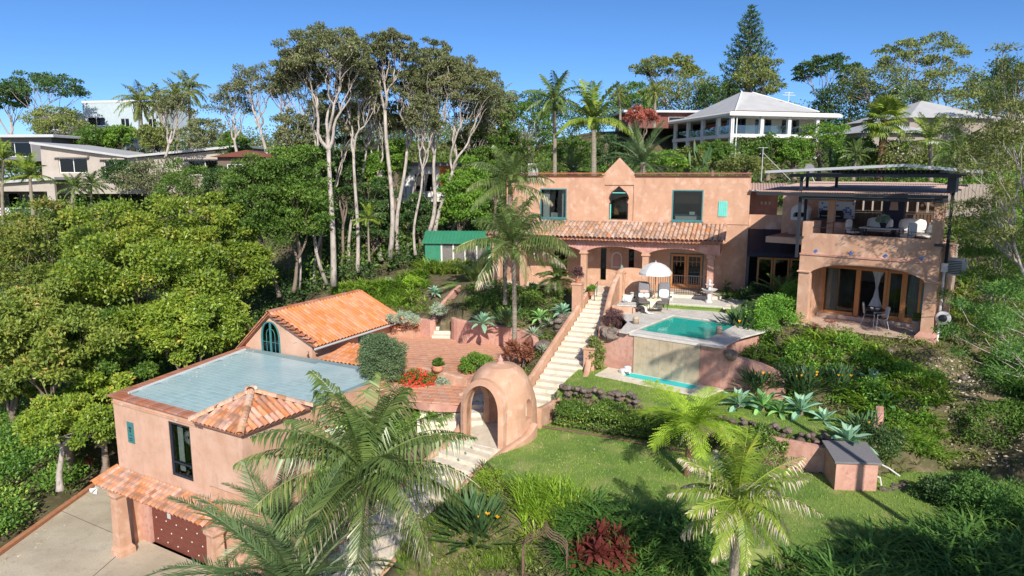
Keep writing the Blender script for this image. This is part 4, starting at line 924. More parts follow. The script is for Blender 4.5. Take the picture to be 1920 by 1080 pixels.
# short side wall from the gateway to the lower path and the lawn
path_wall('gate_wing_wall', 'curved low pink wall between the gateway and the lower lawn', spl([(.85,25.55,-2.75,-4.6),(.5,24.9,-3.0,-4.7),(-.35,24.05,-3.25,-4.9),(-1.3,23.0,-3.75,-5.3),(-1.9,22.0,-4.2,-6)], 4), .28)
path_wall('gate_wing_wall', 'curved low pink wall left of the gateway above the lower steps', spl([(-1.75,26.6,-2.7,-4.6),(-2.3,25.7,-3.3,-4.9),(-3.0,24.8,-3.75,-5.3),(-3.9,23.9,-4.25,-6)], 4), .28)
path_wall('gate_wing_wall', 'pink wall joining the gateway to the foot of the long stairs', spl([(1.05,26.4,-2.45,-4),(1.5,27.4,-2.6,-4),(2.05,28.4,-2.62,-4)], 4), .26)
# --- lower path: steps from the gate down towards the driveway
lp = thing('lower_steps', 'cream steps curving down from the domed gateway behind the palm fronds', 'stairs', (-2,24.5,-3.8))
cl_ = spl([(-1.35,25.1,-3.42),(-2.2,23.9,-3.9),(-3.3,22.6,-4.6),(-4.4,21.4,-5.3),(-5.4,20.1,-6.1),(-6.2,18.4,-6.9),(-6.9,16.4,-7.8)], 4)
for i in range(len(cl_)-1):
    a = Vector(cl_[i]); b = Vector(cl_[i+1]); d = (b-a); d.z = 0; d.normalize(); s = Vector((-d.y, d.x, 0)); h = .95+.25*i/len(cl_); b2 = b + d*.06
    mb = MB(); mb.prism([((a+s*h).x+2, (a+s*h).y-24.5), ((b2+s*h).x+2, (b2+s*h).y-24.5), ((b2-s*h).x+2, (b2-s*h).y-24.5), ((a-s*h).x+2, (a-s*h).y-24.5)], a.z+3.8-.7, a.z+3.8); mb.build('step', 'cream_step', lp)
    if i % 1 == 0:
        q = b2 + s*.0; mb = MB(); mb.obox((q.x+2, q.y-24.5, a.z+3.8-.06), .10, .02, .10, math.atan2(s.y, s.x), 0, R(45)); mb.build('tile_stud', 'teal_stud', lp)
for sgn, lab in ((1, 'low pink edging wall on the right of the lower steps'), (-1, 'low pink edging wall on the left of the lower steps')):
    pts = []
    for i in range(3, len(cl_)-1):
        a = Vector(cl_[i]); b = Vector(cl_[i+1]); d = (b-a); d.z = 0; d.normalize(); s = Vector((-d.y, d.x, 0)); q = a + s*sgn*(1.10+.25*i/len(cl_)); pts.append((q.x, q.y, a.z+.22, a.z-1.2))
    path_wall('edging_wall', lab, pts, .22)
# --- retaining wall of the patio and small steps
path_wall('retaining_wall', 'pink rendered retaining wall between the tiled patio and the palm garden', spl([(-3.35,38.75,-1.35,-3),(-3.0,38.2,-1.35,-3),(-1.6,37.6,-1.45,-3),(.3,36.7,-1.55,-3),(1.15,35.6,-1.65,-3),(1.25,34.7,-2.0,-3)], 4), .30, 'stucco_pink')
path_wall('retaining_wall', 'short pink wall left of the small garden steps', spl([(-5.75,39.9,-1.6,-3),(-4.65,39.2,-1.6,-3),(-4.6,39.3,-1.55,-3)], 2), .30, 'stucco_pink')
path_wall('retaining_wall', 'sloping pink wall climbing beside the small garden steps', [(-4.6,39.35,-1.55,-3),(-4.3,40.6,-1.0,-3),(-3.6,42.2,-.35,-3),(-3.3,43,-.2,-2)], .24, 'stucco_pink')
ss = thing('garden_steps', 'small flight of cream steps left of the patio retaining wall', 'stairs', (-4,39,-2.6))
for i in range(11):
    y = 38.7+i*.36; x = -4.05+i*.085; mb = MB(); mb.prism([(x-.55+4, y-39),(x+.5+4, y-39-.05),(x+.55+4, y+.42-39),(x-.5+4, y+.45-39)], -.6, .17*(i+1)); mb.build('step', 'cream_step', ss)
# patio to gate low walls
path_wall('patio_wall', 'low pink kerb wall with a flower pot at the near side of the patio', spl([(-4.1,31.3,-2.15,-3.6),(-3.0,30.4,-2.15,-3.6),(-2.1,29.8,-2.2,-3.6)], 4), .34)
path_wall('patio_wall', 'curved pink wall edging the steps from patio to gateway', spl([(-2.3,28.4,-2.5,-4),(-1.6,28.9,-2.4,-4),(-.8,29.6,-2.3,-4),(.1,30.4,-2.2,-4)], 4), .26)
ps = thing('patio_steps', 'broad pale steps leading from the patio down to the gateway', 'stairs', (-2.2,28,-3))
for i in range(4):
    mb = MB(); mb.prism([(-1.6-i*.05,.9-i*.5),(.9,1.1-i*.5),(1.0,.55-i*.5),(-1.5-i*.05,.35-i*.5)], -.8, .28-.17*i); mb.build('step', 'cream_step', ps)
def flat(poly, z, grow=.35):
    c = Vector((sum(p[0] for p in poly)/len(poly), sum(p[1] for p in poly)/len(poly))); q = []
    for p in poly: d = Vector(p[:2])-c; q.append(tuple(Vector(p[:2]) + d.normalized()*grow))
    FLATS.append((q, z, (min(p[0] for p in q), max(p[0] for p in q), min(p[1] for p in q), max(p[1] for p in q))))
def rim(poly, z, dist=.5):
    for i in range(len(poly)):
        a, b = Vector(poly[i][:2]), Vector(poly[(i+1)%len(poly)][:2]); n = max(1, int((b-a).length/1.5))
        for k in range(n): p = a.lerp(b, k/n); cp(p.x, p.y, z)
flat(dr, -9.3, .3); flat(ll, ZL2-.3, .1); rim(ll, ZL2-.2); flat(ul, ZL1-.3, .1); rim(ul[:2]+ul[8:], ZL1-.25); flat(pt, ZP-.3, .42); rim(pg[:4], -.12); flat(pg, -.4, -.35); flat(gv, -.5, .2)
flat([GA.w(x, y)[:2] for x, y in ((-.2,-1.3),(7.4,-1.3),(8.6,8.9),(-2.1,8.4))], -9.4, .0); flat([GB.w(x, y)[:2] for x, y in ((-.2,0),(4.8,0),(4.8,7.2),(-.2,7.2))], -3.0, .1)
flat(PW([(-2.6,6.6),(-.7,0),(-1.4,-1.4),(5.2,-1.4),(5.6,5.5),(4.2,8)]), -2.8, .2)
flat([WG.w(x, y)[:2] for x, y in ((-5.9,.1),(-.1,.1),(.1,7.4),(-8,7.4))], -.6, .0); rim([WG.w(x, y)[:2] for x, y in ((-6.2,-.55),(-.4,-.6),(-3,-.7))], -.14); flat([HW.w(x, y)[:2] for x, y in ((-14.4,0),(5,0),(5,8.6),(-14.4,8.6))], -.5, 0)
for i in range(8):
    p, q = SA.lerp(SB, i/8), SA.lerp(SB, (i+1)/8); sd_ = sside*(stwidth(i/8)+.2); flat([(p-sside*.2)[:2], (p+sd_)[:2], (q+sd_)[:2], (q-sside*.2)[:2]], q.z-.35, .05)
for i in range(len(cl_)-1):
    a, b = Vector(cl_[i]), Vector(cl_[i+1]); d = (b-a); d.z = 0; d.normalize(); s_ = Vector((-d.y, d.x, 0))*1.2; flat([(a+s_)[:2], (b+s_)[:2], (b-s_)[:2], (a-s_)[:2]], b.z-.3, .15)
flat([(-2.1,24.3),(1.2,24.6),(1.6,28.5),(-2.6,28.4)], -3.75, .1)
CPA = np.array(CP)
def th(x, y):
    d2 = (CPA[:,0]-x)**2 + (CPA[:,1]-y)**2 + .15; k = d2**-2.1; h = float((k*CPA[:,2]).sum()/k.sum())
    for poly, z, bb in FLATS:
        if bb[0] < x < bb[1] and bb[2] < y < bb[3] and inside(poly, x, y): h = min(h, z)
    return h
def grid_axis(a, b, near0, near1, fine, coarse):
    out = []; v = a
    while v < b: out.append(v); v += fine if near0 <= v < near1 else coarse
    out.append(b); return out
gx = grid_axis(-300, 300, -28, 26, .32, 9); gy = grid_axis(-6, 420, 8, 60, .32, 7)
tv = [(x, y, th(x, y) + (.10*math.sin(x*1.3)*math.cos(y*1.7) if 8 < y < 70 else 0)) for y in gy for x in gx]; nx = len(gx)
tf = [(j*nx+i, j*nx+i+1, (j+1)*nx+i+1, (j+1)*nx+i) for j in range(len(gy)-1) for i in range(nx-1)]
link('ground', npmesh('ground', tv, tf, 'terrain', True), label='sloping dark soil ground under the garden and the hillside', cat='ground', kind='structure')
# ------------------------------------------------------------------ main house
house = thing('main_house', 'two storey pink rendered house with arched porch and barrel tile awning', 'house', frame=HW)
rngh = random.Random(21)
H0, HL = 6.50, -14.45
win_r = [(-4.26,4.00),(-2.52,4.00),(-2.52,5.78),(-4.26,5.78)]
win_l = [(-12.25,4.00),(-10.57,4.00),(-10.57,5.80),(-12.25,5.80)]
key = [(-7.97,3.98),(-6.82,3.98),(-6.82,4.95),(-6.88,5.0),(-6.84,5.1),(-6.78,5.25),(-6.84,5.45),(-6.98,5.65),(-7.2,5.82),(-7.395,5.99),(-7.59,5.82),(-7.81,5.65),(-7.95,5.45),(-8.01,5.25),(-7.95,5.1),(-7.91,5.0),(-7.97,4.95)]
niche = [(-8.25,3.90),(-6.5,3.90),(-6.5,6.04),(-8.25,6.04)]
doorH = [(-4.26,.02),(-2.34,.02),(-2.34,2.12),(-4.26,2.12)]
slits = [[(-8.40,.3),(-8.05,.3),(-8.05,2.25),(-8.40,2.25)], [(-6.70,.3),(-6.37,.3),(-6.37,2.25),(-6.70,2.25)]]
dl = arch(-13.6,-12.7,.0,1.7,2.1,8); d2 = arch(-11.4,-10.5,.0,1.7,2.1,8)
mb = MB(); mb.wall([(HL,-.8),(0,-.8),(0,H0),(-6.46,H0),(-6.46,6.66),(-7.395,7.62),(-8.34,6.66),(-8.34,H0),(HL,H0)], [win_r, win_l, niche, doorH, d2] + slits, 0, .28); mb.build('wall', 'stucco', house)
mb = MB(); mb.wall(niche, [key], .07, .28); mb.v = [(x,y,z) for x,y,z in mb.v]; mb.build('niche_panel', 'stucco', house)
mb = MB(); mb.box(-.28,0,.282,8.5,-.8,H0); mb.box(HL,HL+.28,.282,8.5,-.8,H0); mb.box(HL,0,8.502,8.8,-.8,H0); mb.build('side_wall', 'stucco', house)
mb = MB(); mb.box(HL+.282,-.282,.282,8.498,6.05,6.2); mb.build('roof', 'charcoal_roof', house)
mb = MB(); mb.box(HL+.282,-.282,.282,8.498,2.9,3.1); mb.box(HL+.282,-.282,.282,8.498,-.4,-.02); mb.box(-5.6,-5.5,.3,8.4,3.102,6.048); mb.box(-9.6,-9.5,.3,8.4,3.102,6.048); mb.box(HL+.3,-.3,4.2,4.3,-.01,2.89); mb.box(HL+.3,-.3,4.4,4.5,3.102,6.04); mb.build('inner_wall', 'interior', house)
# gable block behind the pediment
mb = MB(); mb.prism([(-8.3,.282),(-6.5,.282),(-6.5,3.2),(-8.3,3.2)], 6.202, lambda x, y: 7.5-abs(x+7.395)*1.02); mb.build('gable_roof', 'green_steel', house)
mb = MB(); mb.box(-8.42,-8.22,-.04,.30,6.62,6.70) ; mb.build('pediment_corner', 'stucco', house)
# parapet frieze: three courses of small tiles
for (xa, xb) in ((HL-.05,-8.38),(-6.42,.05)):
    mb = MB(); mb.box(xa, xb, -.16, .34, 6.70, 6.76); mb.box(xa, xb, -.05, .30, H0+.002, 6.56); mb.build('coping', 'dark_tile', house)
ftile = barrel_mesh('frieze_tile', 'dark_tile', .20, .062, .012, 5); mats = []
for r_ in range(2):
    for xa, xb in ((HL,-8.4),(-6.4,.02)):
        n = int((xb-xa)/.135)
        for i in range(n): mats.append(T(xa+(i+.5+.5*(r_%2))*.135, -.0-.045*r_+.06, 6.56+.07*r_, 0, (1,1,1), R(0)))
pieces('frieze_tile', ftile, mats, house, 290)
# wall string of lights under the coping
# windows
def window(parent, x0, x1, z0, z1, y, fr, mat, pane='pane', mull=(), trans=(), depth=.1, sill=0, label=None, proud=.0):
    w_ = MB(); w_.wall([(x0,z0),(x1,z0),(x1,z1),(x0,z1)], [[(x0+fr,z0+fr),(x1-fr,z0+fr),(x1-fr,z1-fr),(x0+fr,z1-fr)]], y-proud, y+depth); f_ = w_.build('window_frame', mat, parent)
    if label: f_['label'] = label
    p = MB(); p.box(x0+fr+.001,x1-fr-.001,y+depth*.45,y+depth*.45+.012,z0+fr+.001,z1-fr-.001); p.build('pane', pane, f_)
    for m_ in mull: q = MB(); q.box(m_-.022,m_+.022,y+.006,y+depth-.01,z0+fr+.001,z1-fr-.001); q.build('mullion', mat, f_)
    for m_ in trans: q = MB(); q.box(x0+fr+.001,x1-fr-.001,y+.012,y+depth-.014,m_-.022,m_+.022); q.build('transom', mat, f_)
    return f_
wr_ = window(house, -4.26,-2.52,4.0,5.78, -.02, .065, 'teal_paint', depth=.14)
window(house, -12.25,-10.57,4.0,5.8, -.02, .065, 'teal_paint', depth=.14)
curtain_q = [(-12.15,-11.75),(-10.95,-10.66)]
for (x0, x1, z0, z1) in ((-4.32,-2.46,3.93,3.985),(-12.31,-10.51,3.93,3.985)): mb = MB(); mb.bbox(x0,x1,-.10,-.002,z0,z1,.01); mb.build('sill', 'teal_paint', house)
mb = MB(); mb.box(-11.9,-10.7,1.2,2.6,3.1,4.25); mb.build('bed', 'cushion', house); mb = MB(); mb.bbox(-7.9,-6.9,1.4,1.5,4.2,5.4,.02); mb.build('wall_cabinet', 'timber', house)
# blinds and counter seen through the right window
bl = MB()
for i in range(13): bl.obox((-3.39, .30+.05, 5.02+i*.052), 1.5, .05, .006, 0, R(30))
bl.build('blind', 'brown_timber', house); mb = MB(); mb.box(-4.18,-2.6,.45,1.0,4.28,4.33); mb.build('counter', 'teal_paint', house); mb = MB(); mb.box(-4.1,-2.65,.5,.9,3.2,4.27); mb.build('cupboard', 'white', house); mb = MB(); mb.box(-3.3,-3.0,.5,.8,4.34,4.5); mb.build('kitchen_box', 'white', house)
mb = MB(); mb.wall(key, [[(-7.395+(x+7.395)*.90, 4.95+(z-4.95)*.95) for x, z in key]], .12, .2); f_ = mb.build('window_frame', 'iron', house); mb = MB(); mb.wall([(-7.395+(x+7.395)*.91, 4.95+(z-4.95)*.955) for x, z in key], [], .15, .162); mb.build('pane', 'pane', f_)
mb = MB(); mb.box(-7.9,-6.9,.145,.175,5.55,5.60); mb.build('transom', 'turquoise_paint', f_); mb = MB(); mb.box(-7.93,-7.86,.12,.2,4.0,4.9); mb.build('side_trim', 'turquoise_paint', f_)
mb = MB(); mb.bbox(-1.66,-1.18,-.05,0-.002,4.30,5.17,.01); s_ = mb.build('shutter', 'turquoise_paint', house)
mb = MB()
for i in range(1,5): mb.box(-1.66+i*.096-.004,-1.66+i*.096+.004,-.056,-.05,4.32,5.15)
mb.build('board_joint', 'teal_paint', s_)
mb = MB(); mb.box(HL,0,-.045,-.002,3.86,3.90); mb.build('flashing', 'stucco', house)
# porch
PY = -1.93; beam = [(-14.7,2.30)]
cols = [-1.84,-5.40,-8.97,-12.7]; ends = [-14.35]+cols[::-1]
pts = [(-14.75,3.0),(-14.75,2.3)]
for a, b in zip(ends[:-1], ends[1:]):
    x0, x1 = a+.2, b-.2
    for i in range(13): pts.append((x0+(x1-x0)*i/12, 2.3+.29*(1-abs(1-2*i/12)**2.6)))
pts += [(-1.38,2.3),(-1.38,3.0)]
mb = MB(); mb.wall(pts, [], PY-.17, PY+.17); mb.build('porch_beam', 'beam_pink', house)
mb = MB(); mb.wall([(PY+.172,2.3),(-.002,2.3),(-.002,3.0),(PY+.172,3.0)], [], 1.40, 1.70); mb.v = [(-y, x, z) for x, y, z in mb.v]; mb.f = [tuple(reversed(f)) for f in mb.f]; mb.build('porch_return', 'beam_pink', house)
for c in cols + [-14.35]:
    w_ = .17 if c > -14 else .24
    mb = MB(); mb.box(c-w_,c+w_,PY-w_,PY+w_,-.4,2.12); cc = mb.build('column', 'stucco_pink' if c > -3 else 'stucco', house); mb = MB(); mb.bbox(c-w_-.07,c+w_+.07,PY-w_-.07,PY+w_+.07,2.12,2.22,.03); mb.bbox(c-w_-.035,c+w_+.035,PY-w_-.035,PY+w_+.035,2.222,2.298,.01); mb.build('capital', 'stucco', cc)
# porch roof with barrel tiles
e0 = Vector((-14.9,-2.62,3.12)); eu = Vector((0,2.62,.70)); sll = eu.length
rf = MB(); rf.addv([(-14.9,-2.5,2.98),(-1.25,-2.5,2.98),(-1.25,-.002,3.74),(-14.9,-.002,3.74),(-14.9,-2.5,3.10),(-1.25,-2.5,3.10),(-1.25,-.002,3.82),(-14.9,-.002,3.82)], [(3,2,1,0),(4,5,6,7),(0,1,5,4),(1,2,6,5),(2,3,7,6),(3,0,4,7)])
prf = rf.build('porch_roof', 'dark_tile', house)
tile_field(prf, 'old_tile', e0, (1,0,0), eu, 56, 6, .243, sll/6.15, rngh, .02)
# the odd fresh tile and the eave course under the tiles
me_ = barrel_mesh('tile', 'orange_tile', .5, .125, .016)
u_ = Vector((1,0,0)); up_ = eu.normalized(); nn_ = u_.cross(up_).normalized()
for ci, ri in ((46,5),(50,4),(52,3),(4,2),(30,0)):
    tp = e0 + u_*((ci+.5)*.243) + up_*((ri+1)*sll/6.15+.02) + nn_*.05; m = Matrix(((1,0,0,tp.x),(0,up_.y,nn_.y,tp.y),(0,up_.z,nn_.z,tp.z),(0,0,0,1))); o = bpy.data.objects.new('tile', me_); COL.objects.link(o); o.parent = prf; o.matrix_basis = m @ Matrix.Rotation(R(2.5),4,'X')
for i in range(6):
    me2 = barrel_mesh('hip_tile', 'old_tile', .5, .14, .016) if i == 0 else me2; tp = Vector((-1.25,-2.62+ (i+1)*.42, 3.12+(i+1)*.118)); o = bpy.data.objects.new('hip_tile', me2); COL.objects.link(o); o.parent = prf; o.location = tp; o.rotation_euler = (R(15),0,0)
et = barrel_mesh('eave_tile', 'mixed_tile', .26, .085, .014, 5, True); pieces('eave_tile', et, [T(-14.8+i*.185,-2.34,3.02,0,(1,1,1)) for i in range(73)], prf)
et2 = barrel_mesh('eave_tile', 'mixed_tile', .22, .075, .014, 5, True); pieces('eave_tile', et2, [T(-14.7+i*.185,-2.14,2.95,0,(1,1,1)) for i in range(72)], prf)
# porch back wall features
f_ = window(house, -4.26,-2.34,.02,2.12, .02, .06, 'teal_paint', pane='dark_pane', depth=.1)
for x0, x1 in ((-4.19,-3.31),(-3.29,-2.41)):
    mb = MB(); mb.wall([(x0,.06),(x1,.06),(x1,2.05),(x0,2.05)], [[(x0+.11,.3),(x1-.11,.3),(x1-.11,1.93),(x0+.11,1.93)]], -.03, .018); lf_ = mb.build('door_leaf', 'timber', f_)
for x0 in (-4.08,-3.18):
    for i in (1,2):
        q = MB(); q.box(x0+i*.22-.012,x0+i*.22+.012,-.01,.01,1.35,1.93); q.build('glazing_bar', 'timber', f_)
    q = MB(); q.box(x0,x0+.66,-.012,.008,1.62,1.65); q.build('glazing_bar', 'timber', f_)
for s__ in slits:
    for i in range(9):
        mb = MB(); z = .32+i*.215; mb.bbox(s__[0][0]+.012,s__[1][0]-.012,.04,.12,z,z+.2,.01); mb.build('glass_block', 'dark_pane', house)
    mb = MB(); mb.box(s__[0][0],s__[1][0],.121,.18,.3,2.25); mb.build('block_backing', 'slate', house)
mb = MB(); mb.wall(arch(-7.72,-7.08,1.10,1.70,2.06,12), [arch(-7.65,-7.15,1.17,1.68,1.97,12)], -.05,-.002); nf = mb.build('niche_frame', 'offwhite', house)
mb = MB(); mb.wall(arch(-7.65,-7.15,1.17,1.68,1.97,12), [], -.025,-.004); mb.build('niche_mosaic', 'stucco_pink', nf)
# roof bits: air conditioner, antenna
t = thing('roof_unit', 'white air conditioning box standing on the flat roof at left', 'air conditioner', HW.w(-13.1,1.2,6.2), -R(19)); mb = MB(); mb.bbox(-.28,.28,-.2,.2,.1,1.12,.03); mb.build('casing', 'white', t); mb = MB(); mb.bbox(.10,.22,-.21,-.202,.75,.98,.002); mb.build('grille', 'dark_metal', t)
for i, x in enumerate((-13.9,-13.75)):
    t = thing('vent_pipe', ('thin white vent pipe beside the rooftop box','shorter grey vent pipe beside the rooftop box')[i], 'pipe', HW.w(x,1.3,6.2), 0); mb = MB(); mb.tube([(0,0,0),(0,0,.98-.2*i)], .03, 6); mb.build('pipe', 'grey_metal', t)
# iron fence along the porch
fn = thing('iron_fence', 'dark brown iron bar fence in front of the french doors', 'fence', frame=HW)
mb = MB(); mb.box(-5.22,-2.03,PY-.02,PY+.02,1.06,1.10); mb.build('rail', 'iron', fn); mb = MB(); mb.box(-5.22,-2.03,PY-.018,PY+.018,.09,.12); mb.build('rail', 'iron', fn)
for i in range(25):
    x = -5.18+i*.13; mb = MB(); mb.box(x-.011,x+.011,PY-.011,PY+.011,.03,1.06); mb.build('bar', 'iron', fn)
# curved lounge wall
pts = []
for px_, py_, zt in ((1163,512,1.33),(1166,511,1.4),(1172,508,1.46),(1184,505,1.43),(1198,505,1.38),(1212,509,1.22)): pass
lwp = [(5.95,38.0,1.22,-.6),(6.0,38.35,1.34,-.6),(6.25,38.8,1.44,-.6),(6.7,39.05,1.44,-.6),(7.15,39.15,1.40,-.6),(7.55,39.2,1.34,-.6)]
path_wall('lounge_wall', 'curved pink wall wrapping around the pair of sun loungers', spl(lwp, 5), .34)
path_wall('porch_wall', 'low pink wall between porch columns left of the stairs landing', spl([(2.9,40.7,.75,-.8),(3.4,40.0,.7,-.8),(3.9,39.4,.62,-.8)], 4), .26)
# ------------------------------------------------------------------ link between the house and the wing
lk = thing('link_building', 'recessed dark glazed link with upper walkway joining house and wing', 'building', frame=HW)
mb = MB(); mb.box(.012,5.2,.30,.55,3.62,4.42); mb.build('walkway_parapet', 'stucco', lk)
mb = MB(); mb.wall([(.012,3.5),(1.55,3.5),(1.55,6.0),(.012,6.0)], [], 2.5, 2.7); mb.build('upper_wall', 'stucco_pink', lk)
mb = MB(); mb.wall([(1.9,3.5),(3.0,3.5),(3.0,6.0),(1.9,6.0)], [], 2.5, 2.7); mb.build('upper_wall', 'stucco_pink', lk)
mb = MB(); mb.box(.012,5.6,.3,3.2,3.3,3.5); mb.build('walkway_floor', 'terrace_tile', lk)
for i in range(3): mb = MB(); mb.bbox(.62+i*.22,.72+i*.22,2.47,2.498,4.9,5.08,.005); mb.build('switch_plate', 'white', lk)
cr_ = MB(); v = []; f = []; n = 66
for i in range(n+1):
    x = -.02+i*5.0/n; z = .022*math.cos(i*math.pi); v += [(x,-.25,5.80+z),(x,3.2,6.15+z)]
for i in range(n): a = 2*i; f.append((a,a+2,a+3,a+1))
cr_.addv(v, f); cr_.build('corrugated_roof', 'roof_pink', lk)
mb = MB(); mb.box(-.01,3.6,-.27,-.20,5.72,5.78); mb.build('fascia', 'charcoal_roof', lk)
wedge = MB()
for i in range(14): wedge.obox((.12+i*.24,-.22,5.80), .13,.10,.03, R(25))
wedge.build('roof_clip', 'white', lk)
# glazed canopy
gl_ = MB(); gl_.addv([(.012,.28,3.62),(5.2,.28,3.62),(5.2,-1.35,2.44),(.012,-1.35,2.44)], [(0,1,2,3)]); gl_.build('canopy_glass', 'canopy_tint', lk)
for x in (.05,.85,1.75,2.65,3.5): mb = MB(); mb.tube([(x,.27,3.64),(x,-1.36,2.46)], .035, 4); mb.build('canopy_rafter', 'steel_blue', lk)
mb = MB(); mb.box(.012,5.2,-1.46,-1.34,2.24,2.48); mb.build('canopy_beam', 'steel_blue', lk)
mb = MB(); mb.box(.012,.16,-1.44,.25,-.5,2.238); mb.build('side_post', 'dark_metal', lk)
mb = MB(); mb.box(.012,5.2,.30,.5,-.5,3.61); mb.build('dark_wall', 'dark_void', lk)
for i, x in enumerate((1.0,1.85,2.7)):
    window(lk, x-.42,x+.40,.02,2.15,-.9,.10,'timber','dark_pane',depth=.08)
mb = MB(); mb.box(.012,5.2,-1.35,.3,-.3,.01); mb.build('link_floor', 'terrace_tile', lk)
mb = MB(); mb.lathe([(.05,0),(.08,.05),(.05,.12)], 8, (2.55,-1.3,2.6)); mb.build('wall_lamp', 'lf_flower_y', lk)
# satellite dish
t = thing('satellite_dish', 'dark satellite dish on a tripod above the link roof', 'satellite dish', HW.w(3.1,1.6,6.0)); mb = MB(); mb.lathe([(.02,0),(.16,.03),(.30,.10),(.31,.11),(.16,.045),(.02,.015)], 14); mb.xf(T(-.05,0,.95,0,(1,1,1),R(70),R(20))); mb.build('dish', 'slate', t, True)
mb = MB(); mb.tube([(0,.05,.9),(-.45,0,.05)], .02, 5); mb.tube([(0,.05,.9),(.35,-.2,.05)], .02, 5); mb.tube([(0,.05,.9),(.1,.5,.05)], .02, 5); mb.build('tripod', 'grey_metal', t)
t = thing('antenna_mast', 'thin grey antenna mast with a slanting stay above the roof edge', 'antenna', HW.w(.6,5.5,6.2)); mb = MB(); mb.tube([(0,0,0),(0,0,2.1)], .025, 5); mb.build('mast', 'grey_metal', t); mb = MB(); mb.tube([(0,0,1.8),(1.6,-.6,.1)], .015, 4); mb.build('stay', 'grey_metal', t); mb = MB(); mb.tube([(-.3,0,2.1),(.3,0,2.1)], .015, 4); mb.build('crossbar', 'grey_metal', t)
# ------------------------------------------------------------------ right wing
wing = thing('right_wing', 'pink two storey wing with arched ground floor and open roofed balcony', 'house', frame=WG)
WL = -5.42
pts = [(WL,-.5),(WL+.48,-.5),(WL+.48,2.34)] + [(WL+.62+(5.42-1.12)*i/16, 2.46+.36*(1-abs(1-2*i/16)**3.2)) for i in range(17)] + [(-.42,2.34),(-.42,-.5),(.02,-.5),(.02,3.18),(WL,3.18)]
mb = MB(); mb.wall(pts, [], 0, .36); mb.build('arch_wall', 'stucco', wing)
mb = MB(); mb.wall([(WL+.03,3.182),(-.01,3.182),(-.01,4.72),(-.36,4.72),(-.36,4.10),(WL+.42,4.10),(WL+.42,4.62),(WL+.03,4.62)], [], .035, .30); mb.build('balcony_parapet', 'stucco', wing)
mb = MB(); mb.box(WL-.01,.03,-.045,.30,3.13,3.20); mb.build('string_course', 'stucco_pink', wing)
for i, x in enumerate((-4.75,-3.3,-1.95,-.62)): mb = MB(); mb.obox((x,-.012+.03,3.33), .13,.02,.13,0,0,R(45)); mb.build('blue_tile', 'mosaic_blue', wing)
for x0, x1 in ((WL-.06,WL+.50),(-.44,.08)):
    mb = MB(); mb.bbox(x0,x1,-.08,.42,2.34,2.42,.03); mb.build('capital', 'stucco', wing)
mb = MB(); mb.addv([(-.62,-.2,-.6),(.2,-.2,-.6),(.2,.56,-.6),(-.62,.56,-.6),(-.58,-.16,.12),(.16,-.16,.12),(.16,.5,.12),(-.58,.5,.12),(-.44,-.03,.30),(.04,-.03,.30),(.04,.38,.30),(-.44,.38,.30)], [(0,1,5,4),(1,2,6,5),(2,3,7,6),(3,0,4,7),(4,5,9,8),(5,6,10,9),(6,7,11,10),(7,4,8,11),(8,9,10,11)]); mb.build('pillar_base', 'stucco_pink', wing)
# right side wall, ceiling, floors
mb = MB(); mb.box(-.25,.0,2.7,4.3,-.5,3.6); mb.build('side_wall', 'stucco', wing); mb = MB(); mb.box(-.25,.0,.362,2.698,2.34,3.6); mb.build('side_lintel', 'stucco', wing); mb = MB(); mb.box(-.95,-.75,4.31,7.4,-.5,3.6); mb.build('side_wall', 'stucco', wing)
mb = MB(); mb.box(WL,WL+.25,.362,7.4,-.5,3.6); mb.build('side_wall', 'stucco', wing)
mb = MB(); mb.prism([(WL+.252,.31),(-.252,.31),(-.252,4.3),(-.97,4.3),(-.97,7.4),(WL+.252,7.4)], 3.45, 3.60); mb.build('balcony_slab', 'stucco_pale', wing)
pavers(wing, [[(WL+.26,.31),(-.02,.31),(-.02,4.3),(-.97,4.3),(-.97,7.3),(WL-2.5,7.3),(WL-2.5,3.0),(WL+.26,3.0)]], .6, .6, 3.602, 3.63, 'dark_tile', .006, 'floor_tile', 0, 120)
mb = MB(); mb.box(WL-2.6,WL-.002,2.8,7.4,3.3,3.6); mb.build('balcony_slab', 'stucco_pale', wing)
# ground floor room
mb = MB(); mb.wall([(WL+.25,-.3),(-.25,-.3),(-.25,3.4),(WL+.25,3.4)], [[(-5.02,.02),(-.88,.02),(-.88,2.42),(-5.02,2.42)]], 2.45, 2.7); mb.build('room_wall', 'stucco', wing)
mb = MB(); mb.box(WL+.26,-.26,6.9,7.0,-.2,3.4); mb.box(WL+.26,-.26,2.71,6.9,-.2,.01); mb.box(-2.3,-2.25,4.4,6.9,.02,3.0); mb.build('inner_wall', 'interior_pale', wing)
mb = MB(); mb.box(-4.6,-3.2,6.6,6.85,.02,1.2); mb.build('sideboard', 'interior', wing)
mb = MB(); mb.box(-1.95,-.9,4.0,5.7,.56,.72); mb.build('bed', 'cushion', wing)
for i, (x0, x1) in enumerate(((-5.02,-3.50),(-2.26,-1.58),(-1.58,-.88))):
    window(wing, x0, x1, .02 if i else .02, 2.42, 2.42, .11 if i else .09, 'timber', depth=.1)
    mb = MB(); mb.box(x0+.12,x1-.12,2.405,2.418,.13,.36 if i else .30); mb.build('door_panel', 'timber', wing)
mb = MB(); mb.box(-3.50,-3.38,2.38,2.56,.02,2.42); mb.build('door_post', 'timber', wing); mb = MB(); mb.box(-2.38,-2.26,2.38,2.56,.02,2.42); mb.build('door_post', 'timber', wing); mb = MB(); mb.box(-3.378,-2.382,2.40,2.5,2.32,2.42); mb.build('door_head', 'timber', wing)
mb = MB(); mb.box(-.86,-.80,2.40,2.45,.02,2.42); mb.build('teal_trim', 'teal_paint', wing)
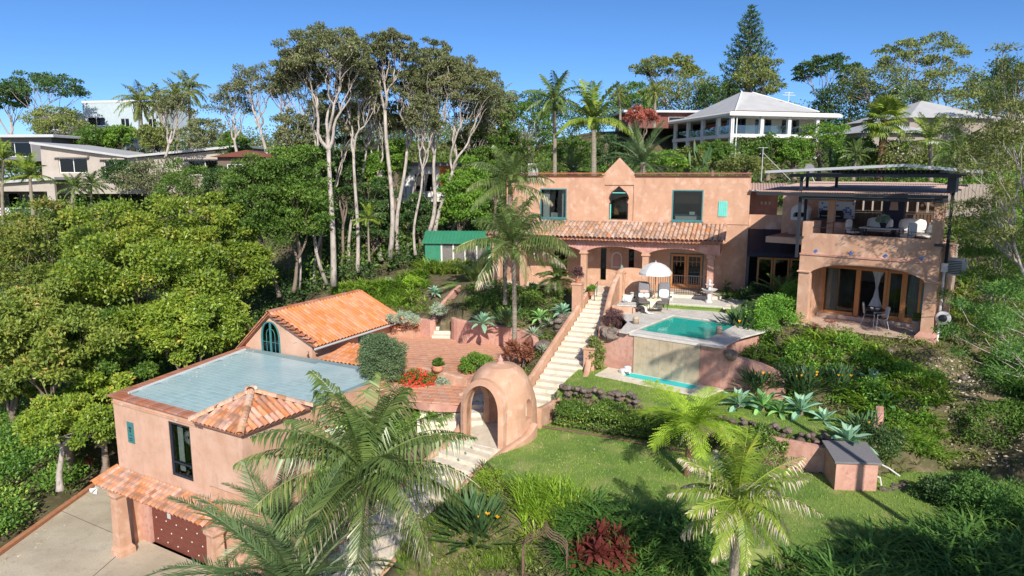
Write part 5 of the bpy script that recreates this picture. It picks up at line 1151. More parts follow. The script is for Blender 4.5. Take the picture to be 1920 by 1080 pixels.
def curtain(parent, x0, x1, y, z0, z1, gather=.0):
    v = []; f = []; n = 18
    for i in range(n+1):
        t = i/n; x = x0+(x1-x0)*t
        for j in range(5):
            s = j/4; xx = x + gather*(t-.5)*math.sin(math.pi*s) ; v.append((xx, y+.035*math.sin(i*1.9), z1+(z0-z1)*s))
    for i in range(n):
        for j in range(4): a = i*5+j; f.append((a,a+1,a+6,a+5))
    m = MB(); m.addv(v, f); return m.build('curtain', 'cushion', parent, True)
curtain(wing, -4.88,-4.45,2.62,.1,2.38); curtain(wing, -1.35,-1.02,2.62,.1,2.38, .2); curtain(wing, -3.1,-2.5,3.0,.6,2.38, -.5)
for a_, b_ in curtain_q: c_ = curtain(house, a_, b_, .34, 4.05, 5.75)
# terrace in front
tg = [(WL-.4,-.35),(WL+.4,-.35),(-.55,-.28),(.02,-.1),(.02,2.43),(WL-.3,2.43)]
tw = [tuple(WG.w(x, y)[:2]) for x, y in tg]; mb = MB(); mb.prism(tg, -.7, -.045); mb.build('terrace_base', 'soil', wing)
pavers(wing, [[(WL-.4,-.37),(.02,-.28),(.02,2.1),(WL-.3,2.1)]], .42, .42, -.045, .0, 'terrace_tile', .006, 'floor_tile', 0, 120)
pavers(wing, [[(WL+.3,2.1),(-.3,2.1),(-.3,2.43),(WL+.3,2.43)]], .42, .45, -.04, .17, 'terrace_tile', .005, 'step_tile', 0, 30)
# balcony back: lattice panels, pink wall with mosaic, navy panel
bk = 6.1
mb = MB(); mb.box(-3.42,-2.55,bk-.1,bk+.1,3.62,6.1); mb.build('navy_panel', 'navy', wing)
mb = MB(); mb.wall([(-8.4,3.5),(-4.95,3.5),(-4.95,6.1),(-8.4,6.1)], [], bk, bk+.2); mb.build('back_wall', 'stucco', wing)
def lattice(x0, x1):
    fr = MB(); fr.wall([(x0,3.63),(x1,3.63),(x1,5.95),(x0,5.95)], [[(x0+.07,3.9),(x1-.07,3.9),(x1-.07,5.85),(x0+.07,5.85)]], bk-.05, bk+.05); p = fr.build('screen', 'brown_timber', wing)
    n = int((x1-x0-.14)/.15); q = MB(); q.box(x0+.08,x1-.08,bk+.022,bk+.03,3.92,4.78); q.build('added_shade_board', 'interior', p)  # dark board added behind the slats to shade the bright gaps
    for i in range(n):
        x = x0+.07+(i+.5)*(x1-x0-.14)/n; q = MB(); q.bbox(x-.055,x+.055,bk-.02,bk+.02,3.91,4.78,.01); q.build('slat', 'brown_timber', p)
    q = MB(); q.box(x0+.071,x1-.071,bk-.04,bk+.04,4.79,4.88); q.box(x0+.071,x1-.071,bk-.04,bk+.04,5.45,5.52); q.build('rail', 'brown_timber', p)
    k = int((x1-x0)/.42)
    for i in range(k):
        x = x0+.1+(i+.5)*(x1-x0-.2)/k; q = MB(); q.wall([(x-.17,4.89),(x+.17,4.89),(x+.17,5.44),(x-.17,5.44)], [arch(x-.10,x+.10,4.97,5.2,5.36,8)], bk-.02, bk+.02); q.box(x-.12,x+.12,bk+.021,bk+.03,4.93,5.4); q.build('arched_panel', 'brown_timber', p)  # thin box added behind each arch to keep its opening dark
    for i in range(int((x1-x0-.14)/.09)):
        x = x0+.08+i*.09; q = MB(); q.obox((x+.04,bk,5.68), .012,.012,.34,0,0,R(45)); q.obox((x+.04,bk+.013,5.68), .012,.012,.34,0,0,R(-45)); q.build('lattice_strip', 'brown_timber', p)
lattice(-4.92,-3.44); lattice(-2.53,-1.02); 

mb = MB(); mb.box(-.34,-.04,.06,.30,4.722,5.82); mb.build('balcony_pillar', 'stucco', wing); mb = MB(); mb.box(-.40,-.02,.31,.62,3.63,5.86); mb.build('balcony_pillar', 'stucco_pink', wing)
mb = MB(); mb.bbox(-.42,.02,.0,.34,4.70,4.90,.03); mb.build('pillar_cap', 'stucco', wing)
mb = MB(); mb.box(-5.1,-4.82,2.6,2.9,3.63,5.95); mb.build('balcony_pillar', 'stucco', wing)
# railing wire
for z in (4.36,): mb = MB(); mb.tube([(WL+.42,.16,z+.02),(-.36,.16,z)], .014, 5); mb.build('rail', 'dark_metal', wing)
mb = MB(); mb.tube([(WL+.42,.16,4.38),(WL+.95,2.7,4.55)], .014, 5); mb.build('rail', 'dark_metal', wing)
for x in (WL+.45,-4.3,-3.2,-2.1,-1.1,-.4): mb = MB(); mb.tube([(x,.16,4.08),(x,.16,4.37)], .010, 5); mb.build('rail_post', 'dark_metal', wing)
mb = MB(); mb.box(-6.1,-5.45,2.8,2.95,3.6,4.5); mb.build('inner_parapet', 'stucco', wing); mb = MB(); mb.box(-4.80,-4.3,2.7,2.85,3.6,4.45); mb.build('inner_parapet', 'stucco', wing)
# balcony corrugated roof
v = []; f = []; n = 150
for i in range(n+1):
    x = -7.4+i*7.55/n; z = .020*(1 if i % 2 else -1); v += [(x,-.35,5.93+z),(x,6.6-max(0,x+1.6)*1.5,6.30-max(0,x+1.6)*.08+z)]
for i in range(n): a = 2*i; f.append((a,a+2,a+3,a+1))
mb = MB(); mb.addv(v, f); mb.build('corrugated_roof', 'roof_pink', wing)
mb = MB(); mb.box(-7.4,.15,-.45,-.36,5.76,5.90); mb.build('gutter', 'dark_metal', wing); mb = MB(); mb.box(-5.6,.1,-.1,.06,5.60,5.74); mb.build('roof_beam', 'dark_metal', wing)
for y in (1.5,3.2,5.0): mb = MB(); mb.box(-7.3,.1,y,y+.1,5.75+y*.08,5.85+y*.08); mb.build('roof_beam', 'dark_metal', wing)
# steel posts
for (x, y, z0, z1) in ((-5.53,-.12,3.0,6.65),(-6.0,2.2,3.6,6.9),(-4.75,2.4,5.96,6.95),(.12,.9,.0,6.6)):
    mb = MB(); mb.box(x-.055,x+.055,y-.055,y+.055,z0,z1); mb.build('steel_post', 'steel_blue', wing)
for x in (-5.45,.0): mb = MB(); mb.box(x-.20,x+.14,-.16,.0-.002,3.86,3.96); mb.build('bracket', 'dark_metal', wing)
# top shade roof with slats
tr_ = thing('shade_roof', 'thin grey edged upper shade roof with rows of dark slats above the balcony', 'roof', frame=WG)
for (x0, x1, z0, z1) in ((-7.0,-1.45,6.80,7.06),(-1.45,1.2,7.06,6.80)):
    mb = MB(); mb.addv([(x0,-.62,z0-.05),(x1,-.62,z1-.05),(x1,-.5,z1-.05),(x0,-.5,z0-.05),(x0,-.62,z0+.06),(x1,-.62,z1+.06),(x1,-.5,z1+.06),(x0,-.5,z0+.06)], [(3,2,1,0),(4,5,6,7),(0,1,5,4),(1,2,6,5),(2,3,7,6),(3,0,4,7)]); mb.build('edge_beam', 'grey_metal', tr_)
    mb = MB(); mb.addv([(x0,-.5,z0+.0),(x1,-.5,z1+.0),(x1,2.0,z1-.02),(x0,2.0,z0-.02),(x0,-.5,z0+.03),(x1,-.5,z1+.03),(x1,2.0,z1+.01),(x0,2.0,z0+.01)], [(3,2,1,0),(4,5,6,7),(0,1,5,4),(1,2,6,5),(2,3,7,6),(3,0,4,7)]); mb.build('roof_sheet', 'charcoal_roof', tr_)
mb = MB(); mb.box(-6.0,.5,-.3,-.15,6.58,6.72); mb.build('long_beam', 'dark_metal', tr_); mb = MB(); mb.box(-6.0,.5,2.2,2.35,6.62,6.76); mb.build('long_beam', 'dark_metal', tr_)
mb = MB(); mb.box(.0,.3,.1,.8,6.0,6.6); mb.build('beam_end', 'dark_metal', tr_)
for i in range(26):
    x = -4.3+i*.16; mb = MB(); mb.box(x,x+.05,-.12,3.6,6.76-.0,6.88); mb.build('slat', 'dark_metal', tr_)
# oven, mosaic, barbecue etc.
mz = thing('mosaic_panel', 'blue and white tile mosaic panel on the balcony wall behind the barbecue', 'tile panel', WG.w(-5.65,bk-.03,4.88), -WG.a)
mb = MB(); mb.box(-.88,.88,-.03,.02,-.42,.42); mb.build('panel_backing', 'mosaic_white', mz); rm = random.Random(3); tmz = MB(); tmz.box(-.045,.045,-.008,.008,-.045,.045); tm_b = tmz.mesh('mosaic_tile', 'mosaic_blue'); mats = []
for i in range(16):
    for j in range(7):
        k = abs(i-7.5); 
        if (j in (1,2,3,4) and 3 < k < 7.8 and rm.random() < .55) or (k < 3.5 and j in (4,5) and rm.random() < .5) or (j in (0,6) and k > 6 and i % 2): mats.append(T(-.80+i*.107,-.037,-.32+j*.107,0))
pieces('mosaic_tile', tm_b, mats, mz)
mz2 = thing('mosaic_panel', 'smaller blue and white tile mosaic panel on the walkway wall', 'tile panel', HW.w(2.45,2.44,4.85), -HW.a)
mb = MB(); mb.box(-.36,.36,-.03,.02,-.5,.5); mb.build('panel_backing', 'mosaic_white', mz2); pieces('mosaic_tile', tm_b, [T(-.27+i*.107,-.037,-.38+j*.107) for i in range(6) for j in range(8) if rm.random() < .42], mz2)
ov = thing('pizza_oven', 'white domed pizza oven with a thin flue on the balcony', 'oven', WG.w(-7.05,5.0,4.35), -WG.a)
mb = MB(); mb.wall(arch(-.42,.42,0,.45,.82,12), [arch(-.30,.30,.16,.32,.42,8)], -.35, .35); mb.build('oven_body', 'white', ov); mb = MB(); mb.box(-.3,.3,.0,.3,.16,.42); mb.build('oven_mouth', 'dark_void', ov); mb = MB(); mb.tube([(.06,0,.8),(.06,0,1.5)], .04, 8); mb.build('flue', 'grey_metal', ov)
mb = MB(); mb.box(-.5,.5,-.4,.4,-.8,-.002); mb.build('oven_bench', 'stucco', ov)
bq = thing('barbecue', 'black hooded barbecue on the balcony in front of the mosaic panel', 'barbecue', WG.w(-5.55,5.3,3.63), -WG.a)
mb = MB(); mb.box(-.9,.9,-.3,.3,.75,.84); mb.build('worktop', 'dark_metal', bq); mb = MB(); mb.lathe([(.3,-.5),(.3,.5)], 14); mb.xf(T(-.1,0,.95,0,(1,1,1),0,R(90))); mb.build('hood', 'dark_void', bq, True); mb = MB(); mb.box(-.75,.55,-.26,.26,0,.75); mb.build('cabinet', 'garage_door', bq); mb = MB(); mb.tube([(-.5,-.33,.98),(.4,-.33,.98)], .015, 5); mb.build('handle', 'grey_metal', bq)
# side fittings of the wing
t = thing('air_conditioner', 'white air conditioning unit fixed to the right side of the wing', 'air conditioner', WG.w(.42,1.6,2.55), -WG.a)
mb = MB(); mb.bbox(-.36,.36,-.15,.15,0,.72,.03); mb.build('casing', 'white', t)
for i in range(8): mb = MB(); mb.box(-.30,.20,-.162,-.152,.08+i*.07,.11+i*.07); mb.build('louvre', 'dark_metal', t)
t = thing('downpipe', 'white downpipe with rainwater head at the right corner of the wing', 'downpipe', WG.w(.16,.42,-.6), -WG.a); mb = MB(); mb.tube([(0,0,0),(0,0,3.4)], .055, 8); mb.build('pipe', 'white', t); mb = MB(); mb.bbox(-.11,.11,-.1,.1,3.4,3.75,.01); mb.build('rainwater_head', 'white', t)
t = thing('hose_reel', 'round white hose reel mounted on the wing corner', 'hose reel', WG.w(.33,.15,.95), -WG.a); mb = MB(); mb.lathe([(.02,-.1),(.26,-.1),(.28,-.05),(.28,.05),(.26,.1),(.02,.1)], 18); mb.xf(T(0,0,0,0,(1,1,.75),R(90))); mb.build('reel_case', 'white', t, True); mb = MB(); mb.lathe([(.02,0),(.16,0),(.15,.03),(.02,.03)], 14); mb.xf(T(0,-.1,0,0,(1,1,1),R(90))); mb.build('reel_drum', 'dark_metal', t, True); mb = MB(); mb.tube([(.2,-.1,-.1),(.27,-.12,-.25)], .02, 5); mb.build('hose_end', 'dark_metal', t)
# ------------------------------------------------------------------ garage block
gb = thing('garage_block', 'pink two storey garage block with blue tiled roof terrace and brown door', 'garage', frame=GA)
ZT = -2.36; TB = [(0,0),(9.2,0),(9.2,8.7),(3.25,8.25),(-1.9,8.3)]
mb = MB(); mb.wall([(0,-5.75),(6.25,-5.75),(6.25,-2.46),(0,-2.46)], [[(3.68,-5.12),(5.02,-5.12),(5.02,-2.86),(3.68,-2.86)]], 0, .25); mb.build('upper_wall', 'stucco_pale', gb)
mb = MB(); mb.box(-.03,6.22,-.05,-.002,-2.74,-2.66); mb.build('string_course', 'stucco', gb)
mb = MB(); mb.wall([(.55,-9.6),(6.25,-9.6),(6.25,-5.76),(0,-5.76),(0,-6.6),(.55,-6.6)], [[(1.15,-9.0),(6.0,-9.0),(6.0,-6.55),(1.15,-6.55)]], .42, .66); mb.build('lower_wall', 'stucco_pink', gb)
mb = MB(); mb.box(.0,.55,.05,.42,-9.6,-5.76); mb.build('wall_pier', 'stucco', gb)
mb = MB(); mb.prism([(0.0,.66),(.24,.66),(-1.66,8.2),(-1.9,8.2)], -9.6, -2.46); mb.build('side_wall', 'stucco', gb)
mb = MB(); mb.prism([(8.16,.25),(8.39,.25),(8.39,8.7),(8.16,8.7)], -9.6, -2.46); mb.build('side_wall', 'stucco', gb)
mb = MB(); mb.prism([(.25,.67),(6.2,.67),(6.2,.26),(8.15,.26),(8.15,8.6),(-1.6,8.2)], -2.75, -2.425); mb.build('terrace_slab', 'blue_grout', gb)
mb = MB(); mb.prism([(.25,.28),(8.15,.28),(8.15,8.6),(-1.6,8.2)], -5.9, -5.7); mb.prism([(.3,3.2),(8.1,3.2),(8.1,3.3),(.3,3.3)], -5.69, -2.76); mb.build('inner_wall', 'interior_pale', gb)
mb = MB(); mb.bbox(3.9,4.6,1.2,2.0,-5.69,-4.6,.02); mb.build('cabinet', 'offwhite', gb)
# terrace tiles
terr = [(.33,.40),(6.0,.40),(6.0,2.8),(8.1,2.8),(8.1,8.25),(3.2,7.95),(-1.45,7.95)]
tmb = MB(); tmb.bbox(-.1455,.1455,-.1455,.1455,-.03,.0,.003); tme = tmb.mesh('terrace_tile', 'blue_tile'); mats = []
for i in range(-8, 36):
    for j in range(0, 32):
        x, y = i*.295+.1, .5+j*.295
        if all(inside(terr, x+a, y+b) for a, b in ((-.14,-.1),(.14,.1),(-.14,.1),(.14,-.1))): mats.append(T(x, y, ZT-.06+rng.uniform(-.0015,.0015), 0, (1,1,1), rng.uniform(-.0015,.0015), rng.uniform(-.0015,.0015)))
pieces('terrace_tile', tme, mats, gb)
# parapet copings of brick
bmb = MB(); bmb.bbox(-.105,.105,-.24,.24,0,.085,.012); bme = bmb.mesh('coping_brick', 'brick_coping'); mats = []
for i in range(29): mats.append(T(-.0+i*.222-.06, .12, -2.462, 0))
d_ = Vector((-1.9,8.3)) ; n_ = int(d_.length/.222)
for i in range(1, n_): mats.append(T(.10+d_.x*i/n_, .12+d_.y*i/n_, -2.462+.001, math.atan2(d_.y, d_.x)))
pieces('coping_brick', bme, mats, gb)
mb = MB(); mb.prism([(.34,.46),(.42,.46),(-1.36,7.9),(-1.48,7.9)], -2.44, -2.36); mb.build('edge_strip', 'white', gb)
# upper window with two lights, curtain and ornament
window(gb, 3.68,5.02,-5.12,-2.86, .03, .09, 'steel_blue', trans=(-4.55,), depth=.12)
mb = MB(); mb.box(3.80,4.98,.13,.15,-4.60,-4.50); mb.build('transom_rail', 'steel_blue', gb)
curtain(gb, 3.80,4.12,.30,-5.0,-2.95)
orn = MB()
for i in range(14):
    a = i*6.283/14; p = [(math.cos(a)*.07, 0, math.sin(a)*.07), (math.cos(a+.25)*.2, 0, math.sin(a+.25)*.2), (math.cos(a+.7)*.29, 0, math.sin(a+.7)*.29)]; orn.tube(p, [.016,.022,.008], 4)
orn.xf(T(4.62,.17+.03,-3.45)); orn.build('sun_ornament', 'white', gb)
pq = thing('wall_plaque', 'weathered teal plaque on the pink garage wall', 'plaque', GA.w(1.12,-.03,-3.85), -GA.a); mb = MB(); mb.bbox(-.22,.22,-.0,.025,-.45,.45,.0); mb.build('board', 'teal_paint', pq)
mb = MB(); mb.obox((0,-.008,.12), .06,.012,.2,0,0,0); mb.obox((0,-.008,.22), .2,.012,.04); mb.obox((0,-.008,-.1),.14,.012,.03); mb.obox((0,-.008,-.25),.22,.012,.025); mb.obox((0,-.008,-.33),.18,.012,.02); mb.build('worn_lettering', 'dark_void', pq)
for x, z in ((.72,-2.70),(4.3,-2.70)): mb = MB(); mb.obox((x,-.056,z), .09,.01,.09,0,0,R(45)); mb.build('tile_stud', 'grey_metal', gb)
# garage door of planks with studs
dr_ = MB(); dr_.box(1.15,6.0,.60,.66,-9.0,-6.55); dd = dr_.build('garage_door', 'dark_void', gb)
for i in range(5):
    z = -8.99+i*.488; mb = MB(); mb.bbox(1.17,5.98,.54,.598,z,z+.478,.01); mb.build('door_plank', 'garage_door', dd)
    for k in range(7): x = 1.45+k*.68+(.3 if i % 2 else 0); mb = MB(); mb.lathe([(.035,0),(.03,.012),(.01,.02)], 8); mb.xf(T(x,.54,z+.24,0,(1,1,1),R(90))); mb.build('door_stud', 'offwhite', dd)
mb = MB(); mb.bbox(2.25,2.47,.525,.538,-7.6,-7.0,.002); mb.build('door_grille', 'grey_metal', dd)
# pillars of the porch
for x in (.78,6.9):
    mb = MB(); mb.addv([(x-.28,-1.0,-9.3),(x+.43,-1.0,-9.3),(x+.43,-.29,-9.3),(x-.28,-.29,-9.3),(x-.25,-.97,-8.75),(x+.41,-.97,-8.75),(x+.41,-.31,-8.75),(x-.25,-.31,-8.75),(x-.16,-.90,-8.6),(x+.33,-.90,-8.6),(x+.33,-.40,-8.6),(x-.16,-.40,-8.6),(x-.12,-.86,-6.5),(x+.29,-.86,-6.5),(x+.29,-.44,-6.5),(x-.12,-.44,-6.5),(x-.20,-.93,-6.36),(x+.37,-.93,-6.36),(x+.37,-.37,-6.36),(x-.20,-.37,-6.36),(x-.2,-.93,-6.18),(x+.37,-.93,-6.18),(x+.37,-.37,-6.18),(x-.2,-.37,-6.18)],
        [(a+4*k, b+4*k, b+4*k+4, a+4*k+4) for k in range(5) for a, b in ((0,1),(1,2),(2,3),(3,0))] + [(20,21,22,23)]); mb.build('pillar', 'stucco', gb)
mb = MB(); mb.box(.05,7.3,-.80,-.38,-6.178,-6.024); mb.build('porch_beam', 'stucco_pink', gb)
aw = MB(); aw.addv([(-.1,-.95,-6.02),(7.0,-.95,-6.02),(7.0,-.002,-5.74),(-.1,-.002,-5.74),(-.1,-.95,-5.95),(7.0,-.95,-5.95),(7.0,-.002,-5.68),(-.1,-.002,-5.68)], [(3,2,1,0),(4,5,6,7),(0,1,5,4),(1,2,6,5),(2,3,7,6),(3,0,4,7)]); awo = aw.build('awning', 'dark_tile', gb)
tile_field(awo, 'mixed_tile', (-.1,-1.06,-5.96), (1,0,0), (0,1.05,.30), 29, 3, .243, .365, rngh, .02)
rt = barrel_mesh('verge_tile', 'orange_tile', .5, .13, .016)
for i in range(3): o = bpy.data.objects.new('verge_tile', rt); COL.objects.link(o); o.parent = awo; o.location = (-.16,-.62+i*.33,-5.78+i*.09); o.rotation_euler = (R(16),0,0)
# loudspeaker
t = thing('horn_speaker', 'pair of white horn loudspeakers under the awning corner of the garage', 'lamp', GA.w(-.1,-.95,-6.2), -GA.a)
mb = MB(); mb.lathe([(.03,0),(.05,.1),(.12,.22),(.11,.23),(.03,.1)], 12); mb.xf(T(-.05,0,0,0,(1,1,1),R(35),R(-125))); mb.build('horn', 'white', t, True); mb = MB(); mb.lathe([(.03,0),(.05,.1),(.11,.2),(.10,.21),(.03,.1)], 12); mb.xf(T(.03,0,-.02,0,(1,1,1),R(150),0)); mb.build('horn', 'white', t, True); mb = MB(); mb.box(-.05,.05,-.04,.04,-.03,.10); mb.build('mount', 'grey_metal', t)
# turret with hipped tiles
TX0, TX1, TY0, TY1 = 6.25, 8.4, -.28, 2.5
mb = MB(); mb.box(TX0+.002,TX1,TY0,TY1,-4.82,-2.30); mb.build('turret_wall', 'stucco_pale', gb)
mb = MB(); mb.box(TX0+.06,TX1-.06,TY0+.12,TY1-.1,-9.4,-4.822); mb.build('turret_base', 'stucco', gb)
ac = Vector(((TX0+TX1)/2-.05, (TY0+TY1)/2+.05, -1.46)); ez = -2.28; ov_ = .24
cn = [Vector((TX0-ov_,TY0-ov_,ez)), Vector((TX1+ov_,TY0-ov_,ez)), Vector((TX1+ov_,TY1+ov_,ez)), Vector((TX0-ov_,TY1+ov_,ez))]
mb = MB(); mb.addv([tuple(c) for c in cn]+[tuple(ac)]+[tuple(c-Vector((0,0,.08))) for c in cn], [(0,1,4),(1,2,4),(2,3,4),(3,0,4),(0,5,6,1),(1,6,7,2),(2,7,8,3),(3,8,5,0),(8,7,6,5)]); hr = mb.build('hip_roof', 'dark_tile', gb)
tile_me = barrel_mesh('tile', 'mixed_tile', .50, .118, .016); mats = []
for k in range(4):
    a, b = cn[k], cn[(k+1)%4]; u = (b-a).normalized(); mid = (a+b)/2; q = ac-mid; upv = (q - u*q.dot(u)); L_ = upv.length; upv.normalize(); nn = u.cross(upv).normalized(); wE = (b-a).length; n = int(wE/.236); m = int(L_/.40)
    for i in range(n):
        for j in range(m+1):
            x = (i+.5)*wE/n; y = j*.40; half = wE/2*(1-(y+.18)/L_)
            if abs(x-wE/2) < half+.02:
                tp = a+u*x+upv*(y+.44)+nn*(.03+rng.uniform(0,.02)); mats.append(Matrix(((u.x,upv.x,nn.x,tp.x),(u.y,upv.y,nn.y,tp.y),(u.z,upv.z,nn.z,tp.z),(0,0,0,1))) @ Matrix.Rotation(R(2),4,'X'))
pieces('tile', tile_me, mats, hr)
hip_me = barrel_mesh('hip_tile', 'pale_hip' if 'pale_hip' in M else 'old_tile', .44, .15, .02)
for c in cn:
    d = (ac-c); L_ = d.length; d.normalize(); s = d.cross(Vector((0,0,1))).normalized(); nn = s.cross(d).normalized()
    for i in range(int(L_/.36)+1):
        tp = c+d*(.36*(i+1))+nn*.09; o = bpy.data.objects.new('hip_tile', hip_me); COL.objects.link(o); o.parent = hr; o.matrix_basis = Matrix(((s.x,d.x,nn.x,tp.x),(s.y,d.y,nn.y,tp.y),(s.z,d.z,nn.z,tp.z),(0,0,0,1)))
# ------------------------------------------------------------------ gabled room
gr = thing('gabled_room', 'small pink gabled room with orange barrel tile roof and teal arched window', 'outbuilding', frame=GB)
AX, AZ, EX, EZ, GL = 2.05, -.46, 4.55, -1.58, 6.9
gw_ = pointed(1.18,2.52,-2.55,-1.75,-.84,9)
mb = MB(); mb.wall([(0,-2.9),(4.65,-2.9),(4.65,-1.62),(AX,AZ),(0,-2.3)], [gw_], 0, .22); mb.build('gable_wall', 'stucco_pale', gr)
mb = MB(); mb.box(4.43,4.65,.222,GL,-3.4,-1.64); mb.build('side_wall', 'stucco_pale', gr)
mb = MB(); mb.box(0,.22,.222,GL,-3.4,-2.35); mb.build('side_wall', 'stucco_pale', gr); mb = MB(); mb.wall([(0,-2.9),(4.65,-2.9),(4.65,-1.62),(AX,AZ),(0,-2.3)], [], GL, GL+.2); mb.build('back_wall', 'stucco_pale', gr)
inn = [(AX-.0+(x-1.85)*.88-.2+.0, -1.75+(z+1.75)*.92) for x, z in gw_]; inn = [((x-1.85)*.86+1.85, -1.72+(z+1.72)*.93) for x, z in gw_]
mb = MB(); mb.wall(gw_, [inn], -.03, .09); wf = mb.build('window_frame', 'teal_paint', gr); mb = MB(); mb.wall(inn, [], .03, .04); mb.build('pane', 'dark_pane', wf); mb = MB(); mb.box(1.80,1.90,-.02,.08,-2.48,-.93); mb.build('mullion', 'teal_paint', wf)
for sgn in (-1, 1):
    mb = MB(); mb.tube([(1.85+sgn*.30,.01,-2.45),(1.85+sgn*.30,.01,-1.6)], .018, 5); mb.tube([(1.85+sgn*(.06+.24*math.sin(a*.26)), .01, -1.6+.35*math.cos(a*.26)) for a in range(0, 7)], .016, 5); mb.tube([(1.85+sgn*.08,.01,-1.95),(1.85+sgn*.55,.01,-1.95)], .016, 5); mb.build('glazing_bar', 'teal_paint', wf)
rfm = MB(); y0, y1 = -.28, GL+.25
rfm.addv([(AX,y0,AZ+.02),(EX+.55,y0,-1.86+.06),(EX+.55,y1,-1.80),(AX,y1,AZ+.02),(AX,y0,AZ+.10),(EX+.55,y0,-1.72),(EX+.55,y1,-1.72),(AX,y1,AZ+.10)], [(3,2,1,0),(4,5,6,7),(0,1,5,4),(1,2,6,5),(2,3,7,6),(3,0,4,7)])
rfm.addv([(-.45,y0,-2.66),(AX,y0,AZ+.02),(AX,y1,AZ+.02),(-.45,y1,-2.66),(-.45,y0,-2.58),(AX,y0,AZ+.10),(AX,y1,AZ+.10),(-.45,y1,-2.58)], [(3,2,1,0),(4,5,6,7),(0,1,5,4),(1,2,6,5),(2,3,7,6),(3,0,4,7)]); rfo = rfm.build('roof', 'dark_tile', gr)
upv = Vector((AX-EX-.62,0,AZ+.12+1.76)); tile_field(rfo, 'orange_tile', (EX+.62,y0,-1.74), (0,1,0), upv, 30, 8, .248, upv.length/8.1, rngh, .012)
upv = Vector((AX+.52,0,AZ+.12+2.66)); tile_field(rfo, 'orange_tile', (-.52,y1,-2.62), (0,-1,0), upv, 30, 8, .248, upv.length/8.1, rngh, .012, cap=20)
rdg = barrel_mesh('ridge_tile', 'brick_coping', .46, .15, .02)
for i in range(18): o = bpy.data.objects.new('ridge_tile', rdg); COL.objects.link(o); o.parent = rfo; o.location = (AX, y0+.42+i*.4, AZ+.17)
for i in range(9):
    t_ = (i+.9)/9; o = bpy.data.objects.new('verge_tile', rdg); COL.objects.link(o); o.parent = rfo; d = Vector((AX-EX-.6,0,AZ+1.80)).normalized(); p = Vector((EX+.6,y0-.02,-1.74)) + d*(2.95*t_+.15); o.matrix_basis = Matrix(((0,d.x,-d.z if d.z < 0 else -d.z,p.x),(-1,0,0,p.y),(0,d.z,d.x*-1 if d.x < 0 else d.x,p.z+.02),(0,0,0,1)))
mb = MB(); mb.tube([(EX+.62,y0-.05,-1.86),(EX+.62,y1,-1.86)], .06, 8); mb.build('gutter', 'grey_metal', gr)
t = thing('wall_lamp', 'small iron wall lamp below the eave of the gabled room', 'lamp', GB.w(4.5,-.12,-2.15)); mb = MB(); mb.tube([(0,.1,0),(0,0,.06),(.05,-.08,-.02),(.02,-.1,-.12)], .014, 5); mb.lathe([(.02,-.2),(.06,-.16),(.05,-.1),(.01,-.06)], 8, (.02,-.1,0)); mb.build('bracket', 'iron', t)
window(gr, 0, 0, 0, 0, 0, 0, 'teal_paint') if False else None
mb = MB(); mb.box(4.651,4.70,3.6,4.5,-2.75,-1.95); mb.build('side_window', 'teal_paint', gr)
# lower lean-to roof
ln = thing('lean_to_roof', 'low orange tiled lean-to roof beside the blue terrace', 'roof', frame=GA)
mb = MB(); mb.addv([(3.5,8.55,-2.6),(7.0,8.8,-2.6),(6.6,10.6,-2.22),(4.2,10.4,-2.22),(3.5,8.55,-2.48),(7.0,8.8,-2.48),(6.6,10.6,-2.10),(4.2,10.4,-2.10)], [(3,2,1,0),(4,5,6,7),(0,1,5,4),(1,2,6,5),(2,3,7,6),(3,0,4,7)]); lo = mb.build('roof_base', 'dark_tile', ln)
tile_field(lo, 'orange_tile', (3.45,8.45,-2.46), (3.5,.25,0), (0,1.9,.4), 14, 5, .248, .40, rngh, .02)
mb = MB(); mb.box(3.6,6.9,8.84,8.98,-4,-2.62); mb.build('support_wall', 'stucco_pale', ln)
# low orange roof behind the room, next to the rock wall
lb = thing('small_tiled_roof', 'small orange tiled roof at the far end of the gabled room', 'roof', GB.w(5.4,6.9,-2.1), -GB.a); mb = MB(); mb.box(-.6,.9,-.5,.6,-.6,-.02); mb.build('roof_base', 'stucco', lb); tile_field(lb, 'orange_tile', (-.6,-.55,0), (1,0,0), (0,1,.16), 6, 3, .25, .4, rngh)
# green shed
P0 = V(797,480,50); shd = thing('green_shed', 'green ribbed metal shed with wire mesh front behind the garden', 'shed', (P0.x, P0.y, -.3), R(-3))
mb = MB(); mb.box(0,1.15,0,.08,-.4,2.0); mb.box(0,.08,.08,3,-.4,2.0); mb.build('metal_wall', 'green_steel', shd); mb = MB(); mb.box(4.4,5.2,0,.08,-.4,2.0); mb.build('metal_wall', 'green_steel', shd)
for i in range(9): mb = MB(); mb.box(.06+i*.12,.09+i*.12,-.03,-.001,-.4,2.0); mb.build('wall_rib', 'green_steel', shd)
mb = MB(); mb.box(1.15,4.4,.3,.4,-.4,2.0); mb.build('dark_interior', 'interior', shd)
for x in (1.15,2.0,2.85,3.7): mb = MB(); mb.box(x,x+.12,.0,.1,-.4,2.0); mb.build('post', 'offwhite', shd)
mb = MB()
for i in range(60): mb.box(1.2+i*.053,1.206+i*.053,.05,.056,-.3,1.99)
for i in range(38): mb.box(1.2,4.4,.058,.062,-.3+i*.06,-.294+i*.06)
tag(mb.build('wire_mesh', 'grey_metal', shd), kind='stuff')
mb = MB(); mb.addv([(-.15,-.25,2.02),(5.4,-.25,2.02),(5.4,1.3,2.75),(-.15,1.3,2.75),(-.15,-.25,2.08),(5.4,-.25,2.08),(5.4,1.3,2.81),(-.15,1.3,2.81)], [(3,2,1,0),(4,5,6,7),(0,1,5,4),(1,2,6,5),(2,3,7,6),(3,0,4,7)]); mb.build('roof_sheet', 'green_steel', shd)
